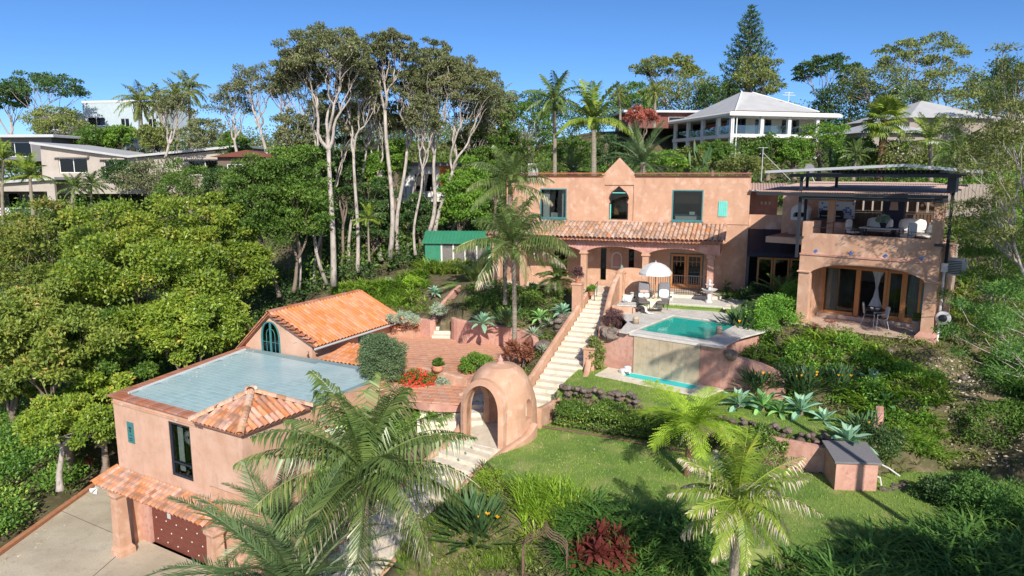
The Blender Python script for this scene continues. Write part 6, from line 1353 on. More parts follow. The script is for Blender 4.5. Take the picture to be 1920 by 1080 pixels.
rb = MB(); rb.addv([(-.02,-.27,2.08),(.02,-.27,2.08),(.02,1.3,2.82),(-.02,1.3,2.82),(-.02,-.27,2.12),(.02,-.27,2.12),(.02,1.3,2.86),(-.02,1.3,2.86)], [(3,2,1,0),(4,5,6,7),(0,1,5,4),(1,2,6,5),(2,3,7,6),(3,0,4,7)]); rme = rb.mesh('roof_rib', 'green_steel')
for i in range(22): link('roof_rib', rme, shd, (i*.255,0,0))
# ------------------------------------------------------------------ houses on the hill
wh = thing('white_house', 'large white two storey house with colonnaded verandahs and pale hipped roof', 'house', (25.2,81.5,8.3), R(14), scale=.93)
def wbox(name, mat, *b): mb = MB(); mb.box(*b); return mb.build(name, mat, wh)
wbox('inner_wall', 'interior_pale', 2.4,13.5,2.4,15,0,5.2); 
wbox('upper_floor', 'white', -.25,13.8,-.25,15.3,2.62,3.05)
wbox('verandah_roof', 'white', -.7,14.9,-.7,16,5.15,5.5)
mb = MB(); mb.bbox(-.8,15.2,-.8,16,5.2,5.72,.25); mb.build('roof_edge', 'offwhite', wh)
wbox('clerestory', 'white', 1.6,12.6,1.6,14,5.5,6.0)
mb = MB(); mb.addv([(1.1,1.1,6.0),(13.2,1.1,6.0),(13.2,14.6,6.0),(1.1,14.6,6.0),(5.6,7.2,9.0),(7.6,7.8,9.0)], [(0,1,5,4),(1,2,5),(2,3,4,5),(3,0,4),(3,2,1,0)]); mb.build('hip_roof', 'pale_roof', wh)
mb = MB(); mb.tube([(1.1,1.1,6.03),(5.6,7.2,9.03)], .12, 5); mb.tube([(13.2,1.1,6.03),(7.6,7.8,9.03)], .1, 5); mb.build('roof_hip', 'white', wh)
for x, y in [(0,0),(4.1,0),(8.0,0),(12.1,0),(0,3.2),(0,7.0),(0,11),(0,14.8)]:
    mb = MB(); mb.box(x-.22,x+.22,y-.22,y+.22,0,2.62); mb.box(x-.22,x+.22,y-.22,y+.22,3.05,5.15); mb.build('column', 'white', wh)
for x in (.5,.0): mb = MB(); mb.box(x-.06,x+.06,-.32,-.26,0,5.15); mb.build('corner_post', 'white', wh)
for x0, x1 in ((.3,3.8),(4.4,7.7),(8.3,11.8)): 
    mb = MB(); mb.box(x0,x1,-.05,-.02,3.1,4.1); mb.build('glass_balustrade', 'rail_glass', wh); mb = MB(); mb.box(x0+.4,x1-.6,2.33,2.39,3.1,5.0); mb.build('window', 'dark_pane', wh); mb = MB(); mb.box((x0+x1)/2-.06,(x0+x1)/2+.06,2.28,2.32,3.1,5.0); mb.build('window_post', 'white', wh)
for y0, y1 in ((.3,2.9),(3.5,6.7),(7.3,10.7),(11.3,14.5)): mb = MB(); mb.box(-.05,-.02,y0,y1,3.1,4.1); mb.build('glass_balustrade', 'rail_glass', wh); mb = MB(); mb.box(2.33,2.39,y0+.4,y1-.4,3.1,5.0); mb.build('window', 'dark_pane', wh)
for x0, x1 in ((1.9,3.9),(5,7.5)): mb = MB(); mb.box(x0+1,x1+1,2.33,2.39,.1,2.3); mb.build('window', 'dark_pane', wh)
mb = MB(); mb.lathe([(.02,0),(.3,.05),(.5,.2),(.02,.1)], 12, (9.9,5,7.4)); mb.build('dish', 'slate', wh); mb = MB(); mb.tube([(12,6,6.4),(12,6,9)], .05, 5); mb.tube([(11,6,8.6),(13,6,8.6)], .04, 4); mb.tube([(11.3,6,8.9),(12.7,6,8.9)], .04, 4); mb.build('tv_antenna', 'offwhite', wh)
def simple_house(name, label, loc, rz, mat, w_, d_, h_, roofmat, roof='flat', wins=(), over=.5, rh=1.2, winmat='dark_pane'):
    o = thing(name, label, 'house', loc, rz); holes = [[(a,b),(c,b),(c,d),(a,d)] for a, b, c, d in wins]; mb = MB(); mb.wall([(0,0),(w_,0),(w_,h_),(0,h_)], holes, 0, .25); mb.box(0,.25,.252,d_,0,h_); mb.box(w_-.25,w_,.252,d_,0,h_); mb.box(.252,w_-.252,d_-.25,d_,0,h_); mb.build('wall', mat, o)
    mb = MB(); mb.box(.26,w_-.26,1.6,1.7,0,h_-.01); mb.build('inner_wall', 'interior', o)
    for a, b, c, d in wins:
        mb = MB(); mb.wall([(a,b),(c,b),(c,d),(a,d)], [[(a+.07,b+.07),(c-.07,b+.07),(c-.07,d-.07),(a+.07,d-.07)]], .04, .12); f_ = mb.build('window', 'white', o); mb = MB(); mb.box(a+.071,c-.071,.07,.09,b+.071,d-.071); mb.build('pane', winmat, f_); mb = MB(); mb.box((a+c)/2-.04,(a+c)/2+.04,.045,.115,b+.071,d-.071); mb.build('mullion', 'white', f_)
    if roof == 'flat': mb = MB(); mb.bbox(-over,w_+over,-over,d_+over,h_+.002,h_+.3,.05); mb.build('roof', roofmat, o)
    elif roof == 'hip': mb = MB(); k = min(w_, d_)*.5; mb.addv([(-over,-over,h_),(w_+over,-over,h_),(w_+over,d_+over,h_),(-over,d_+over,h_),(k,d_/2,h_+rh),(w_-k+.3,d_/2,h_+rh)], [(0,1,5,4),(1,2,5),(2,3,4,5),(3,0,4),(3,2,1,0)]); mb.build('roof', roofmat, o)
    elif roof == 'gable': mb = MB(); mb.addv([(-over,-over,h_),(w_+over,-over,h_),(w_+over,d_+over,h_),(-over,d_+over,h_),(w_/2,-over,h_+rh),(w_/2,d_+over,h_+rh)], [(0,4,5,3),(1,2,5,4),(0,1,4),(2,3,5),(3,2,1,0)]); mb.build('roof', roofmat, o)
    return o
# beige house at left with a butterfly roof
bh = thing('beige_house', 'beige rendered house with a dipping butterfly roof at the left', 'house', (-48.2,72,4.6), R(-2))
hl = [(0,0),(20.5,0),(20.5,4.55),(14.2,3.9),(9.5,3.6),(0.2,4.95)]
wn = [(1.9,2.1,4.9,3.6),(6.6,1.8,8.7,3.4),(15.3,1.9,18.8,3.4)]
mb = MB(); mb.wall(hl, [[(a,b),(c,b),(c,d),(a,d)] for a,b,c,d in wn], 0, .3); mb.box(0,.3,.302,9,0,4.6); mb.box(20.2,20.5,.302,9,0,4.3); mb.build('wall', 'beige_wall', bh); mb = MB(); mb.box(.31,20.1,1.8,1.9,0,3.55); mb.build('inner_wall', 'interior', bh)
mb = MB(); mb.addv([(-.5,-.6,5.0),(9.5,-.6,3.62),(9.5,9,3.62),(-.5,9,5.0),(-.5,-.6,5.22),(9.5,-.6,3.84),(9.5,9,3.84),(-.5,9,5.22)], [(3,2,1,0),(4,5,6,7),(0,1,5,4),(1,2,6,5),(2,3,7,6),(3,0,4,7)]); mb.addv([(9.5,-.6,3.62),(21,-.6,4.65),(21,9,4.65),(9.5,9,3.62),(9.5,-.6,3.84),(21,-.6,4.87),(21,9,4.87),(9.5,9,3.84)], [(3,2,1,0),(4,5,6,7),(0,1,5,4),(1,2,6,5),(2,3,7,6),(3,0,4,7)]); mb.build('roof', 'pale_roof', bh)
mb = MB(); mb.box(-.05,20.55,-.12,-.002,1.15,1.4); mb.build('string_course', 'beige_dark', bh)
for a,b,c,d in wn:
    mb = MB(); mb.wall([(a,b),(c,b),(c,d),(a,d)], [[(a+.08,b+.08),(c-.08,b+.08),(c-.08,d-.08),(a+.08,d-.08)]], .1, .2); f_ = mb.build('window', 'white', bh); mb = MB(); mb.box(a+.081,c-.081,.13,.15,b+.081,d-.081); mb.build('pane', 'dark_pane', f_); mb = MB(); mb.box((a+c)/2-.04,(a+c)/2+.04,.11,.19,b+.081,d-.081); mb.build('mullion', 'white', f_); mb = MB(); mb.box(a-.3,c+.3,-.4,-.002,d+.05,d+.2); mb.build('window_hood', 'beige_wall', bh)
bh2 = thing('verandah_wing', 'low beige house wing with open verandah and dark glass doors', 'house', (-53.5,69.5,2.3), R(-1))
mb = MB(); mb.wall([(0,0),(8.2,0),(8.2,3.7),(0,3.1)], [[(.9,.0001),(7.4,.0001),(7.4,2.6),(.9,2.6)]], 0, .3); mb.build('wall', 'beige_wall', bh2); mb = MB(); mb.box(0,8.2,2.6,2.8,0,3.0); mb.build('back_wall', 'interior', bh2)
for i in range(3): mb = MB(); mb.box(1.4+i*1.9,2.9+i*1.9,2.5,2.56,.1,2.3); mb.build('glass_door', 'dark_pane', bh2)
mb = MB(); mb.box(-.4,8.6,-.5,4,3.15,3.4) ; mb.v = [(x,y,z+.07*max(0,x)) for x,y,z in mb.v]; mb.build('roof', 'pale_roof', bh2); mb = MB(); mb.box(-2,9,-.6,3,-.5,-.01); mb.build('deck', 'brown_timber', bh2)
mb = MB(); mb.box(1.0,7.3,.02,.05,.05,.9); mb.build('balustrade', 'rail_glass', bh2); mb = MB(); mb.box(1,7.3,.0,.07,.91,.98); mb.build('handrail', 'grey_metal', bh2)
t = thing('checked_towel', 'black and white checked towel hung over the verandah rail', 'towel', (-51.7,69.4,3.25)); mb = MB(); v = []; f = []
for i in range(9):
    for j in range(6): v.append((i*.2+.08*j, -.08-.03*math.sin(i*1.3), -.16*j+.03*math.sin(i)))
for i in range(8):
    for j in range(5): a = i*6+j; f.append((a,a+1,a+7,a+6))
mb.addv(v, f); 
m_, n_, p_ = _nodes('check'); ck = add(n_, 'ShaderNodeTexChecker'); ck.inputs['Scale'].default_value = 7; ck.inputs[1].default_value = (.75,.75,.75,1); ck.inputs[2].default_value = (.05,.06,.08,1); tcx = add(n_, 'ShaderNodeTexCoord'); n_.links.new(tcx.outputs['Object'], ck.inputs['Vector']); n_.links.new(ck.outputs[0], p_.inputs['Base Color']); mb.build('cloth', m_, t)
simple_house('grey_roof_house', 'grey house with a white fascia at the far left edge', (-62,80,8.0), R(-4), 'slate', 10.5, 9, 2.6, 'grey_metal', 'flat', ((4,.5,8,2.1),), 1.0)
simple_house('white_box_house', 'pale blue white modern box house on the left skyline', (-62.0,103,12.2), R(-8), 'bluewhite', 8.5, 9, 4.4, 'white', 'flat', ((.6,1.2,3.4,2.4),(5.8,1.0,7.2,2.2)), .05)
simple_house('white_box_annex', 'smaller stepped white block right of the modern box house', (-53.5,103,12.4), R(-20), 'bluewhite', 4.2, 6, 3.4, 'white', 'flat', ((1.0,.6,2.6,2.0),), .05)
simple_house('low_annex_house', 'low white annex with dark windows left of the modern box house', (-67.8,101,12.2), R(-8), 'offwhite', 5.6, 6, 2.6, 'white', 'flat', ((1.2,.5,4.6,1.9),), .3)
simple_house('dark_flat_house', 'low house with grey flat roofs behind the palms right of centre', (15.5,95,12.6), R(4), 'garage_door', 12.5, 8, 2.0, 'grey_metal', 'flat', ((5.5,.3,10,1.5),), .8)
t = simple_house('brown_roof_cabin', 'cabin with brown roof and white balcony between the left trees', (-25.9,62,5.2), R(0), 'brown_timber', 5.5, 5, 2.9, 'garage_door', 'gable', ((.8,.3,2.2,2.3),), .5, .6)
mb = MB(); mb.box(-.6,2.2,-1.2,-.02,-.35,-.05); mb.build('balcony_floor', 'white', t)
for i in range(9): mb = MB(); mb.box(-.55+i*.3,-.48+i*.3,-1.16,-1.1,-.05,.95); mb.build('baluster', 'white', t)
t = simple_house('forest_cabin', 'small cabin with white window and orange screen behind the tree trunks', (-9.3,60,4.7), R(0), 'white', 4.2, 4, 2.6, 'slate', 'flat', ((.9,.4,2.7,2.0),), .5, .6)
mb = MB(); mb.box(3.1,4.3,-.15,-.05,1.0,2.6); mb.build('orange_screen', 'orange_tile', t); mb = MB(); mb.box(-1.4,4.6,-1.4,-.02,-.35,-.02); mb.build('deck', 'offwhite', t)
for i in range(14): mb = MB(); mb.box(-1.3+i*.42,-1.24+i*.42,-1.36,-1.3,-.02,.85); mb.build('baluster', 'slate', t)
simple_house('grey_hip_house', 'house with pale grey hipped roof behind the fan palm at the right', (42.5,76,9.3), R(8), 'beige_dark', 10, 10, 3.2, 'pale_roof', 'hip', ((.6,.6,2.5,2.2),), .7, 2.3)
simple_house('grey_low_house', 'lower grey roofed house part half hidden by palms at the right', (34.5,70,8.0), R(5), 'beige_dark', 8, 8, 2.6, 'pale_roof', 'hip', ((3,.6,5,2.0),), .6, 1.4)
simple_house('grey_side_house', 'pale roof corner of a house beyond the trees at right', (53,76,9.0), R(8), 'beige_dark', 7, 8, 2.6, 'offwhite', 'gable', (), .6, 1.5)
fnc = thing('timber_fence', 'grey weathered paling fence behind the shade roof', 'fence', (20.5,42,4.2), R(-6)); fme = MB(); fme.box(-.09,.09,0,.03,0,1.9); fm_ = fme.mesh('paling', 'pot_grey'); pieces('paling', fm_, [T(i*.2,0,rng.uniform(-.03,.03)) for i in range(40)], fnc); mb = MB(); mb.box(0,8,.031,.08,.4,.5); mb.box(0,8,.031,.08,1.4,1.5); mb.build('rail', 'pot_grey', fnc)
# parked car on the hill
cr = thing('parked_car', 'dark parked car seen above the roof of the beige house', 'car', (-43.2,84,9.2), R(4))
mb = MB(); mb.wall([(-2.2,.3),(2.2,.3),(2.25,.75),(1.3,.92),(.75,1.42),(-1.5,1.45),(-2.1,.98)], [], -.85, .85); mb.build('body', 'car_paint', cr)
mb = MB(); mb.wall([(-1.75,.96),(1.05,.93),(.66,1.34),(-1.4,1.37)], [], -.868, -.852); mb.build('side_window', 'dark_pane', cr)
for x in (-1.4,1.4): mb = MB(); mb.lathe([(.05,-.1),(.32,-.1),(.34,0),(.32,.1),(.05,.1)], 14); mb.xf(T(x,-.8,.32,0,(1,1,1),R(90))); mb.build('wheel', 'rubber', cr)
# ------------------------------------------------------------------ planting
def gr_(px, py, z): p = G(px, py, z); return Vector((p.x, p.y, min(z, th(p.x, p.y)+.05) if False else z))
def ptree(name, label, b, d, c, r, lmat, bmat='bark', ntip=26, cr=.22, nleaf=200, L=.16, W=.08, tr=.16, seed=1, fork=.5, cat='tree', depth=.85, group=None, bz=None, **kw):
    """b, c: base and crown centre as seen, d: distance, r: crown half width and height as seen"""
    base = V(b[0], b[1], d)
    if bz is not None: base.z = bz
    cc = V(c[0], c[1], d+(kw.pop('dy', 0)))-base; k = d/FPX; R_ = (r[0]*k, r[0]*k*depth, r[1]*k)
    fk = Vector((cc.x*.6, cc.y*.6, (cc.z-R_[2]*.8)*fork/.5*.62)); tm, fm = tree_meshes(tuple(fk), (0,0,-.4), tuple(cc), R_, ntip, cr*max(R_[0], R_[2]), nleaf, L, W, lmat, bmat, tr, seed, **kw)
    o = thing(name, label, cat, base, group=group); link('trunk', tm, o); link('crown', fm, o); return o
# --- tall pale trunked trees in the middle
gk = dict(lmat='lf_gum', bmat='bark_pale', L=.17, W=.085, low=-.42, inner=.42, flat=.62, cat='tree', jit=.25, twig=.02)
gums = [((625,524),46,(612,112),(84,54),60,.17,170,.21,.62,'tall pale barked tree with the widest fan crown, first of the central grove'),
 ((612,522),47.5,(560,150),(48,45),30,.2,150,.13,.66,'slender pale tree leaning left beside the widest fan crowned tree'),
 ((670,500),49,(662,165),(48,46),32,.2,150,.15,.66,'pale tree with S curved trunk in the middle of the grove'),
 ((731,474),51,(726,98),(46,36),34,.2,160,.19,.72,'tall pale tree whose flat crown touches the sky above the grove centre'),
 ((746,468),52,(768,165),(42,44),30,.2,150,.17,.66,'pale tree with a kinked trunk base beside the flat crowned one'),
 ((779,468),50,(792,225),(34,44),26,.22,140,.11,.6,'thin pale tree just left of the green shed'),
 ((803,432),52,(830,150),(48,52),38,.2,160,.17,.55,'forked pale tree rising behind the green shed'),
 ((814,432),52.5,(868,175),(58,60),46,.19,170,.17,.5,'broad domed tree leaning right behind the green shed'),
 ((590,528),50,(640,235),(40,46),26,.2,150,.12,.62,'thin pale tree crossing behind the two widest trunks'),
 ((655,500),53,(700,150),(40,44),28,.2,150,.13,.66,'pale tree filling the gap left of the flat crowned one'),
 ((598,505),56,(600,215),(30,44),20,.22,150,.10,.7,'slim pale trunk behind the widest crowned tree'),
 ((688,480),57,(686,215),(30,44),20,.22,150,.10,.7,'slim pale trunk in the gap of the grove'),
 ((722,470),58,(745,235),(30,40),20,.22,150,.09,.7,'slim grey trunk behind the kinked tree'),
 ((800,440),57,(780,180),(32,44),22,.22,150,.10,.7,'slim leaning trunk left of the forked tree'),
 ((765,470),55,(812,120),(38,40),28,.2,150,.14,.66,'tall grey tree peeping above the shed grove'),
 ((840,440),56,(905,200),(40,56),32,.2,150,.14,.55,'dense grey green tree at the right end of the grove'),
 ((560,530),47,(545,260),(34,50),20,.24,130,.11,.6,'thin dark trunk tree at the left end of the fern slope')]
for i, (b, d, c, r, nt_, cr, nl, tr, fk, lab) in enumerate(gums): ptree('pale_gum_tree', lab, b, d, c, r, ntip=int(nt_*1.7), cr=cr*.92, nleaf=int(nl*.95), tr=tr, fork=fk*.88, seed=40+i, **gk)
gk2 = dict(gk); gk2.update(L=.2, W=.1, low=-.3)
for i, (b, d, c, r, lab) in enumerate([((500,300),62,(480,165),(48,42),'pale forked tree at the left of the grove with thin crown'),((545,300),62,(528,170),(34,40),'pale tree with twin trunks between the two left thin crowns'),((300,330),66,(325,205),(36,34),'bare branched pale tree below the queen palms'),((445,300),64,(435,200),(36,50),'grey leaved tree leaning right at the left of the grove'),((715,480),54,(700,215),(34,45),'thin pale tree half hidden behind the S curved trunk'),((860,440),56,(905,250),(42,44),'grey branching tree between the shed and the house palms')]):
    ptree('pale_gum_tree', lab, b, d, c, r, ntip=26, cr=.24, nleaf=120, tr=.17, fork=.5, seed=60+i, **gk2)
# --- big glossy mass of trees at the left
lk_ = dict(bmat='bark', low=-.75, inner=.2, flat=.62, shell=.4, L=.20, W=.11, tr=.22, fork=.45, jit=.26)
for i, (b, bz, d, c, r, nt_, nl, m, lab) in enumerate([
 ((250,900),-6.4,38,(262,505),(150,122),74,640,'lf_lilly','largest glossy yellow green tree filling the left foreground hollow'),
 ((90,700),-5.6,43,(100,470),(115,90),46,520,'lf_lilly2','rounded brownish green tree at the far left below the verandah'),
 ((410,640),-5,42,(400,475),(88,90),46,520,'lf_lilly','glossy tree in front of the dark green pair'),
 ((130,900),-8,33.5,(95,640),(118,100),56,640,'lf_lilly2','brown green tree with bare twigs at the left edge above the driveway bank'),
 ((345,880),-7.5,36.5,(360,610),(100,70),50,600,'lf_lilly','glossy tree directly behind the blue roof terrace'),
 ((215,800),-7,36,(215,650),(90,70),40,560,'lf_green','darker green tree wedged between the glossy trees'),
 ((20,760),-7.5,37,(15,690),(75,85),40,560,'lf_lilly2','brown green tree cut by the left picture edge above the creeper bank'),
 ((200,900),-8.2,34,(190,760),(84,70),40,560,'lf_lilly','lower glossy tree beside the upper corner of the garage')]):
    ptree('glossy_tree', lab, b, d, c, r, m, ntip=nt_, cr=.235, nleaf=nl, seed=80+i, bz=bz, dy=0, **lk_)
ptree('bronze_tree', 'small tree with bronze new leaves and a bare trunk beside the driveway', (112,905), 30.8, (118,800), (78,48), 'lf_lilly', 'bark_pale', 40, .24, 260, .17, .09, .16, 95, .8, low=-.5, shell=.4)
# --- mid green trees behind the gabled room
for i, (b, d, c, r, m, nt_, lab) in enumerate([((523,545),44,(480,385),(58,92),'lf_green',90,'dense dark green tree with tiered foliage left of the pale trunks'),((550,536),46,(560,380),(58,95),'lf_green',90,'second dense dark green tree just left of the grove'),
 ((610,540),50,(585,300),(38,60),'lf_dark',40,'dark evergreen behind the first tall trunk'),((690,490),54,(688,320),(26,48),'lf_bright',36,'small bright green tree between the tall trunks'),((740,460),56,(738,300),(24,40),'lf_bright',30,'bright green sapling near the forest cabin'),
 ((850,470),53,(868,375),(42,62),'lf_bright',70,'bright green bushy tree behind the shed roof'),((640,500),52,(645,330),(24,60),'lf_dark',34,'narrow dark tree between pale trunks'),((925,440),56,(930,300),(46,62),'lf_green',60,'green tree left of the house roof'),((900,400),60,(895,270),(40,40),'lf_olive',40,'olive green tree above the shed'),
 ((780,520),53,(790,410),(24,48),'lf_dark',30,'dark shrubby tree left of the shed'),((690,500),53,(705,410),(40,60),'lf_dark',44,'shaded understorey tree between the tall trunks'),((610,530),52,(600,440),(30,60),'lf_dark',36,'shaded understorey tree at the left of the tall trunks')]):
    ptree('leafy_tree', lab, b, d, c, r, m, 'bark', int(nt_*.8), .25, 270, .19, .10, .15, 100+i, .5, low=-.7, inner=.2, flat=.48, shell=.4, jit=.3)
# --- hillside individuals: (base, d, crown, radius, material)
hill = [((75,290),95,(78,178),(76,38),'lf_dark',1,'umbrella shaped dark tree on the left skyline'),((20,300),96,(12,200),(34,40),'lf_dark',1,'dark tree cut by the left picture edge'),((110,320),86,(105,238),(50,32),'lf_olive',0,'olive tree in front of the white box house'),((170,320),84,(180,265),(36,24),'lf_green',0,'green tree below the white box house'),
 ((235,310),84,(228,262),(30,22),'lf_bright',0,'bright shrubby tree right of the white box house'),((290,330),80,(290,262),(32,30),'lf_olive',0,'olive tree below the queen palms'),((380,330),78,(380,260),(38,34),'lf_gum',0,'grey green tree above the cabin'),((330,360),66,(300,345),(75,40),'lf_gum',0,'twiggy grey green tree in front of the beige house'),
 ((240,350),68,(235,330),(40,30),'lf_dark',0,'dark rounded tree against the beige wall'),((360,400),60,(350,350),(50,42),'lf_green',0,'green tree at the right end of the beige house'),((410,420),56,(420,350),(34,34),'lf_dark',0,'dark tree below the white balcony'),((430,330),72,(440,285),(30,30),'lf_green',0,'green tree above the brown roofed cabin'),
 ((1250,240),110,(1250,140),(62,30),'lf_olive',1,'wide flat topped fig tree on the skyline'),((1290,240),104,(1285,178),(70,32),'lf_olive',0,'dense fig tree below the flat topped one'),((1180,260),100,(1190,190),(40,26),'lf_green',0,'low green tree left of the flat topped fig'),
 ((1415,230),98,(1418,150),(46,42),'lf_olive',0,'soft rounded tree behind the white house roof'),((1340,230),98,(1345,185),(38,28),'lf_dark',0,'dark tree behind the left slope of the white roof'),((1545,240),110,(1548,145),(56,36),'lf_dark',1,'dark spreading tree right of the pine'),((1600,250),106,(1590,190),(60,34),'lf_dark',0,'dark dense tree between the two skyline figs'),
 ((1705,240),95,(1722,120),(74,44),'lf_olive',1,'tallest skyline fig with layered olive crown'),((1660,240),92,(1650,165),(66,36),'lf_olive',0,'left shoulder fig of the layered group'),((1760,240),92,(1780,168),(60,36),'lf_olive',0,'right shoulder fig of the layered group'),((1700,260),88,(1690,195),(46,26),'lf_white2',0,'tree speckled with white blossom above the grey roof'),
 ((1850,260),80,(1850,200),(60,50),'lf_olive',0,'olive tree mass at the right below the small pine'),((1900,260),70,(1900,180),(46,60),'lf_dark',0,'dark tree at the right picture edge'),
 ((1440,330),60,(1442,286),(34,30),'lf_green',0,'dark rounded bush tree in front of the white house'),((1535,330),60,(1540,268),(46,34),'lf_bright',0,'vivid light green tree right of the white house'),((1490,330),59,(1488,290),(30,26),'lf_bright',0,'vivid yellow green bush below the white verandah'),((1335,330),62,(1337,290),(32,24),'lf_green',0,'green bush left below the white house'),
 ((1290,330),60,(1290,300),(34,18),'lf_olive',0,'straggly olive bush behind the pediment'),((1395,330),58,(1395,312),(46,14),'lf_olive',0,'low reddish olive bush above the parapet'),((1000,330),56,(985,250),(52,48),'lf_green',0,'green tree behind the left end of the house'),((960,330),60,(935,215),(40,40),'lf_gum',0,'grey green tree left of the tall single palm'),
 ((1075,330),55,(1070,290),(40,30),'lf_green',0,'leafy bush between the two palms behind the roof'),((1150,330),58,(1150,290),(38,30),'lf_dark',0,'dark bush left of the traveller palm'),((1240,330),56,(1245,305),(40,16),'lf_bright',0,'low bright plants right of the pediment'),((1010,240),80,(1000,205),(60,24),'lf_dark',0,'dark treeline left of the tall single palm'),
 ((1820,330),50,(1835,300),(54,44),'lf_olive',0,'olive feathery tree behind the shade roof end'),((1600,330),54,(1610,290),(34,30),'lf_green',0,'green tree between fan palm and shade roof'),((1700,330),52,(1700,292),(50,26),'lf_olive',0,'olive shrubs right behind the shade roof')]
leafmat('lf_white2', (.05,.09,.03), (.12,.16,.06), (.8,.8,.72), .2, .5, .3)
for i, (b, d, c, r, m, um, lab) in enumerate(hill):
    ptree('hillside_tree', lab, b, d, c, r, m, 'bark_pale' if um else 'bark', 42 if um else 34, .17 if um else .25, 110, .0035*d, .0019*d, .22, 200+i, .42, low=.0 if um else -.6, inner=.25, flat=.38 if um else .6, shell=.4)
# red flowering tree
ptree('flame_tree', 'tree with salmon red blossom behind the traveller palm', (1205,300), 66, (1203,222), (28,18), 'lf_dustyred', 'bark', 22, .25, 130, .2, .1, .14, 260, .5, low=-.3) if leafmat('lf_dustyred', (.16,.06,.03), (.42,.12,.09), None, .25, .6, .2) else None
# --- hillside wood, read as one mass
leafmat('lf_bank', (.035,.095,.018), (.13,.24,.035), (.34,.38,.08), .3, .45, .4, k=1.25)
def wood(name, label, poly, step, h, r, nleaf, L, mat, seed):
    rs = np.random.RandomState(seed); sp = fill(poly, step, rs, th); cl = [((a, b, c+h*rs.uniform(.4,1.0)), r*rs.uniform(.7,1.3)) for a, b, c in sp]
    me = foliage_mesh(name, cl, nleaf, L, L*.55, mat, seed, .8, .35); link(name, me, None, label=label, cat='woodland', kind='stuff')
wood('hillside_wood', 'dense mixed undergrowth covering the left hillside below the houses', [(-34,46),(-8,50),(-4,62),(-10,75),(-30,82),(-62,88),(-66,62),(-48,50)], 2.6, 1.6, 1.9, 150, .32, 'lf_green', 1)
wood('far_wood', 'distant wood along the left skyline', [(-80,92),(-20,92),(-5,80),(10,92),(6,118),(-30,125),(-90,120)], 3.6, 3.0, 3.0, 230, .36, 'lf_olive', 2)
wood('far_wood', 'distant wood along the right skyline behind the white house', [(8,98),(60,96),(95,84),(110,110),(60,130),(8,125)], 4.0, 3.2, 3.2, 200, .38, 'lf_dark', 3)
wood('hill_scrub', 'leafy scrub on the slope between the pink house and the white house', [(-2,50),(24,50),(34,46),(40,60),(34,72),(10,86),(-4,72)], 2.2, 1.0, 1.6, 150, .28, 'lf_green', 4)
wood('hill_scrub', 'leafy scrub on the rising ground right of the wing', [(24,33),(30,30),(46,44),(60,70),(48,80),(38,66),(27,46)], 2.0, 1.0, 1.5, 170, .24, 'lf_bright', 5)
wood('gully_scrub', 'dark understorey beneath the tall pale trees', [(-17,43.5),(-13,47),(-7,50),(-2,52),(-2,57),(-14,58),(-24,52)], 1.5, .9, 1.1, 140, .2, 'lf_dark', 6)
wood('bank_scrub', 'bright leafy creeper bank left of the driveway', [(-22.3,20),(-22.2,34),(-22.5,38),(-27,40),(-32,36),(-30,20)], .95, .9, .85, 240, .17, 'lf_bank', 7)
wood('left_scrub', 'shaded leafy ground below the glossy trees', [(-20.5,36.5),(-17.5,35),(-15,40),(-14,44),(-24,48),(-34,48),(-36,38),(-24,40)], 1.5, .9, 1.2, 130, .18, 'lf_green', 8)
wood('side_scrub', 'mixed shrubs on the bank at the right picture edge', [(19.3,24),(22,22),(30,26),(31,34),(24,36),(20.6,32)], 1.1, .4, .75, 150, .13, 'lf_olive', 9)
# --- norfolk pines
def norfolk(label, px, ptop, pbase, d, half, seed):
    rg = random.Random(seed); rs = np.random.RandomState(seed); b = V(px, pbase, d); h = V(px, ptop, d).z-b.z; o = thing('norfolk_pine', label, 'pine tree', b); mb = MB(); mb.tube([(0,0,-2),(0,0,h*.5),(0,0,h)], [.45,.25,.04], 7); P = []; D = []; n = 19; W_ = half*d/FPX
    for i in range(n):
        t = i/(n-1); z = h*(.12+.86*t); L_ = W_*(1-t)**.8*rg.uniform(.85,1.1)+.3
        for k in range(8 if t < .8 else 5):
            a = k*6.283/8 + i*.6 + rg.uniform(-.15,.15); l = L_*rg.uniform(.75,1.12); pts = [Vector((math.cos(a)*l*s, math.sin(a)*l*s, z + l*(.02*s+.28*s*s*s))) for s in (0,.35,.7,1)]; mb.tube(pts, [.07,.05,.03,.012], 4, False)
            for q in range(int(10+l*12)):
                s = rs.uniform(.25,1.02); p = pts[0].lerp(pts[3], s); p.z = z + l*(.02*s+.28*s**3); P.append((p.x+rs.normal()*.13, p.y+rs.normal()*.13, p.z+rs.normal()*.07)); D.append((math.cos(a)*.6+rs.normal()*.7, math.sin(a)*.6+rs.normal()*.7, .75))
    mb.build('trunk', 'bark', o); v, f = leaf_quads(np.array(P), nrm(np.array(D)), .55, .17, rs, .25); link('crown', npmesh('crown', v, f, 'lf_pine'), o); return o
leafmat('lf_pine', (.018,.045,.022), (.055,.10,.05), None, .12, .6, .3)
norfolk('tall norfolk pine rising above everything on the skyline', 1398, 12, 205, 104, 56, 5); norfolk('small pointed pine near the right edge of the skyline', 1868, 116, 215, 92, 24, 6)
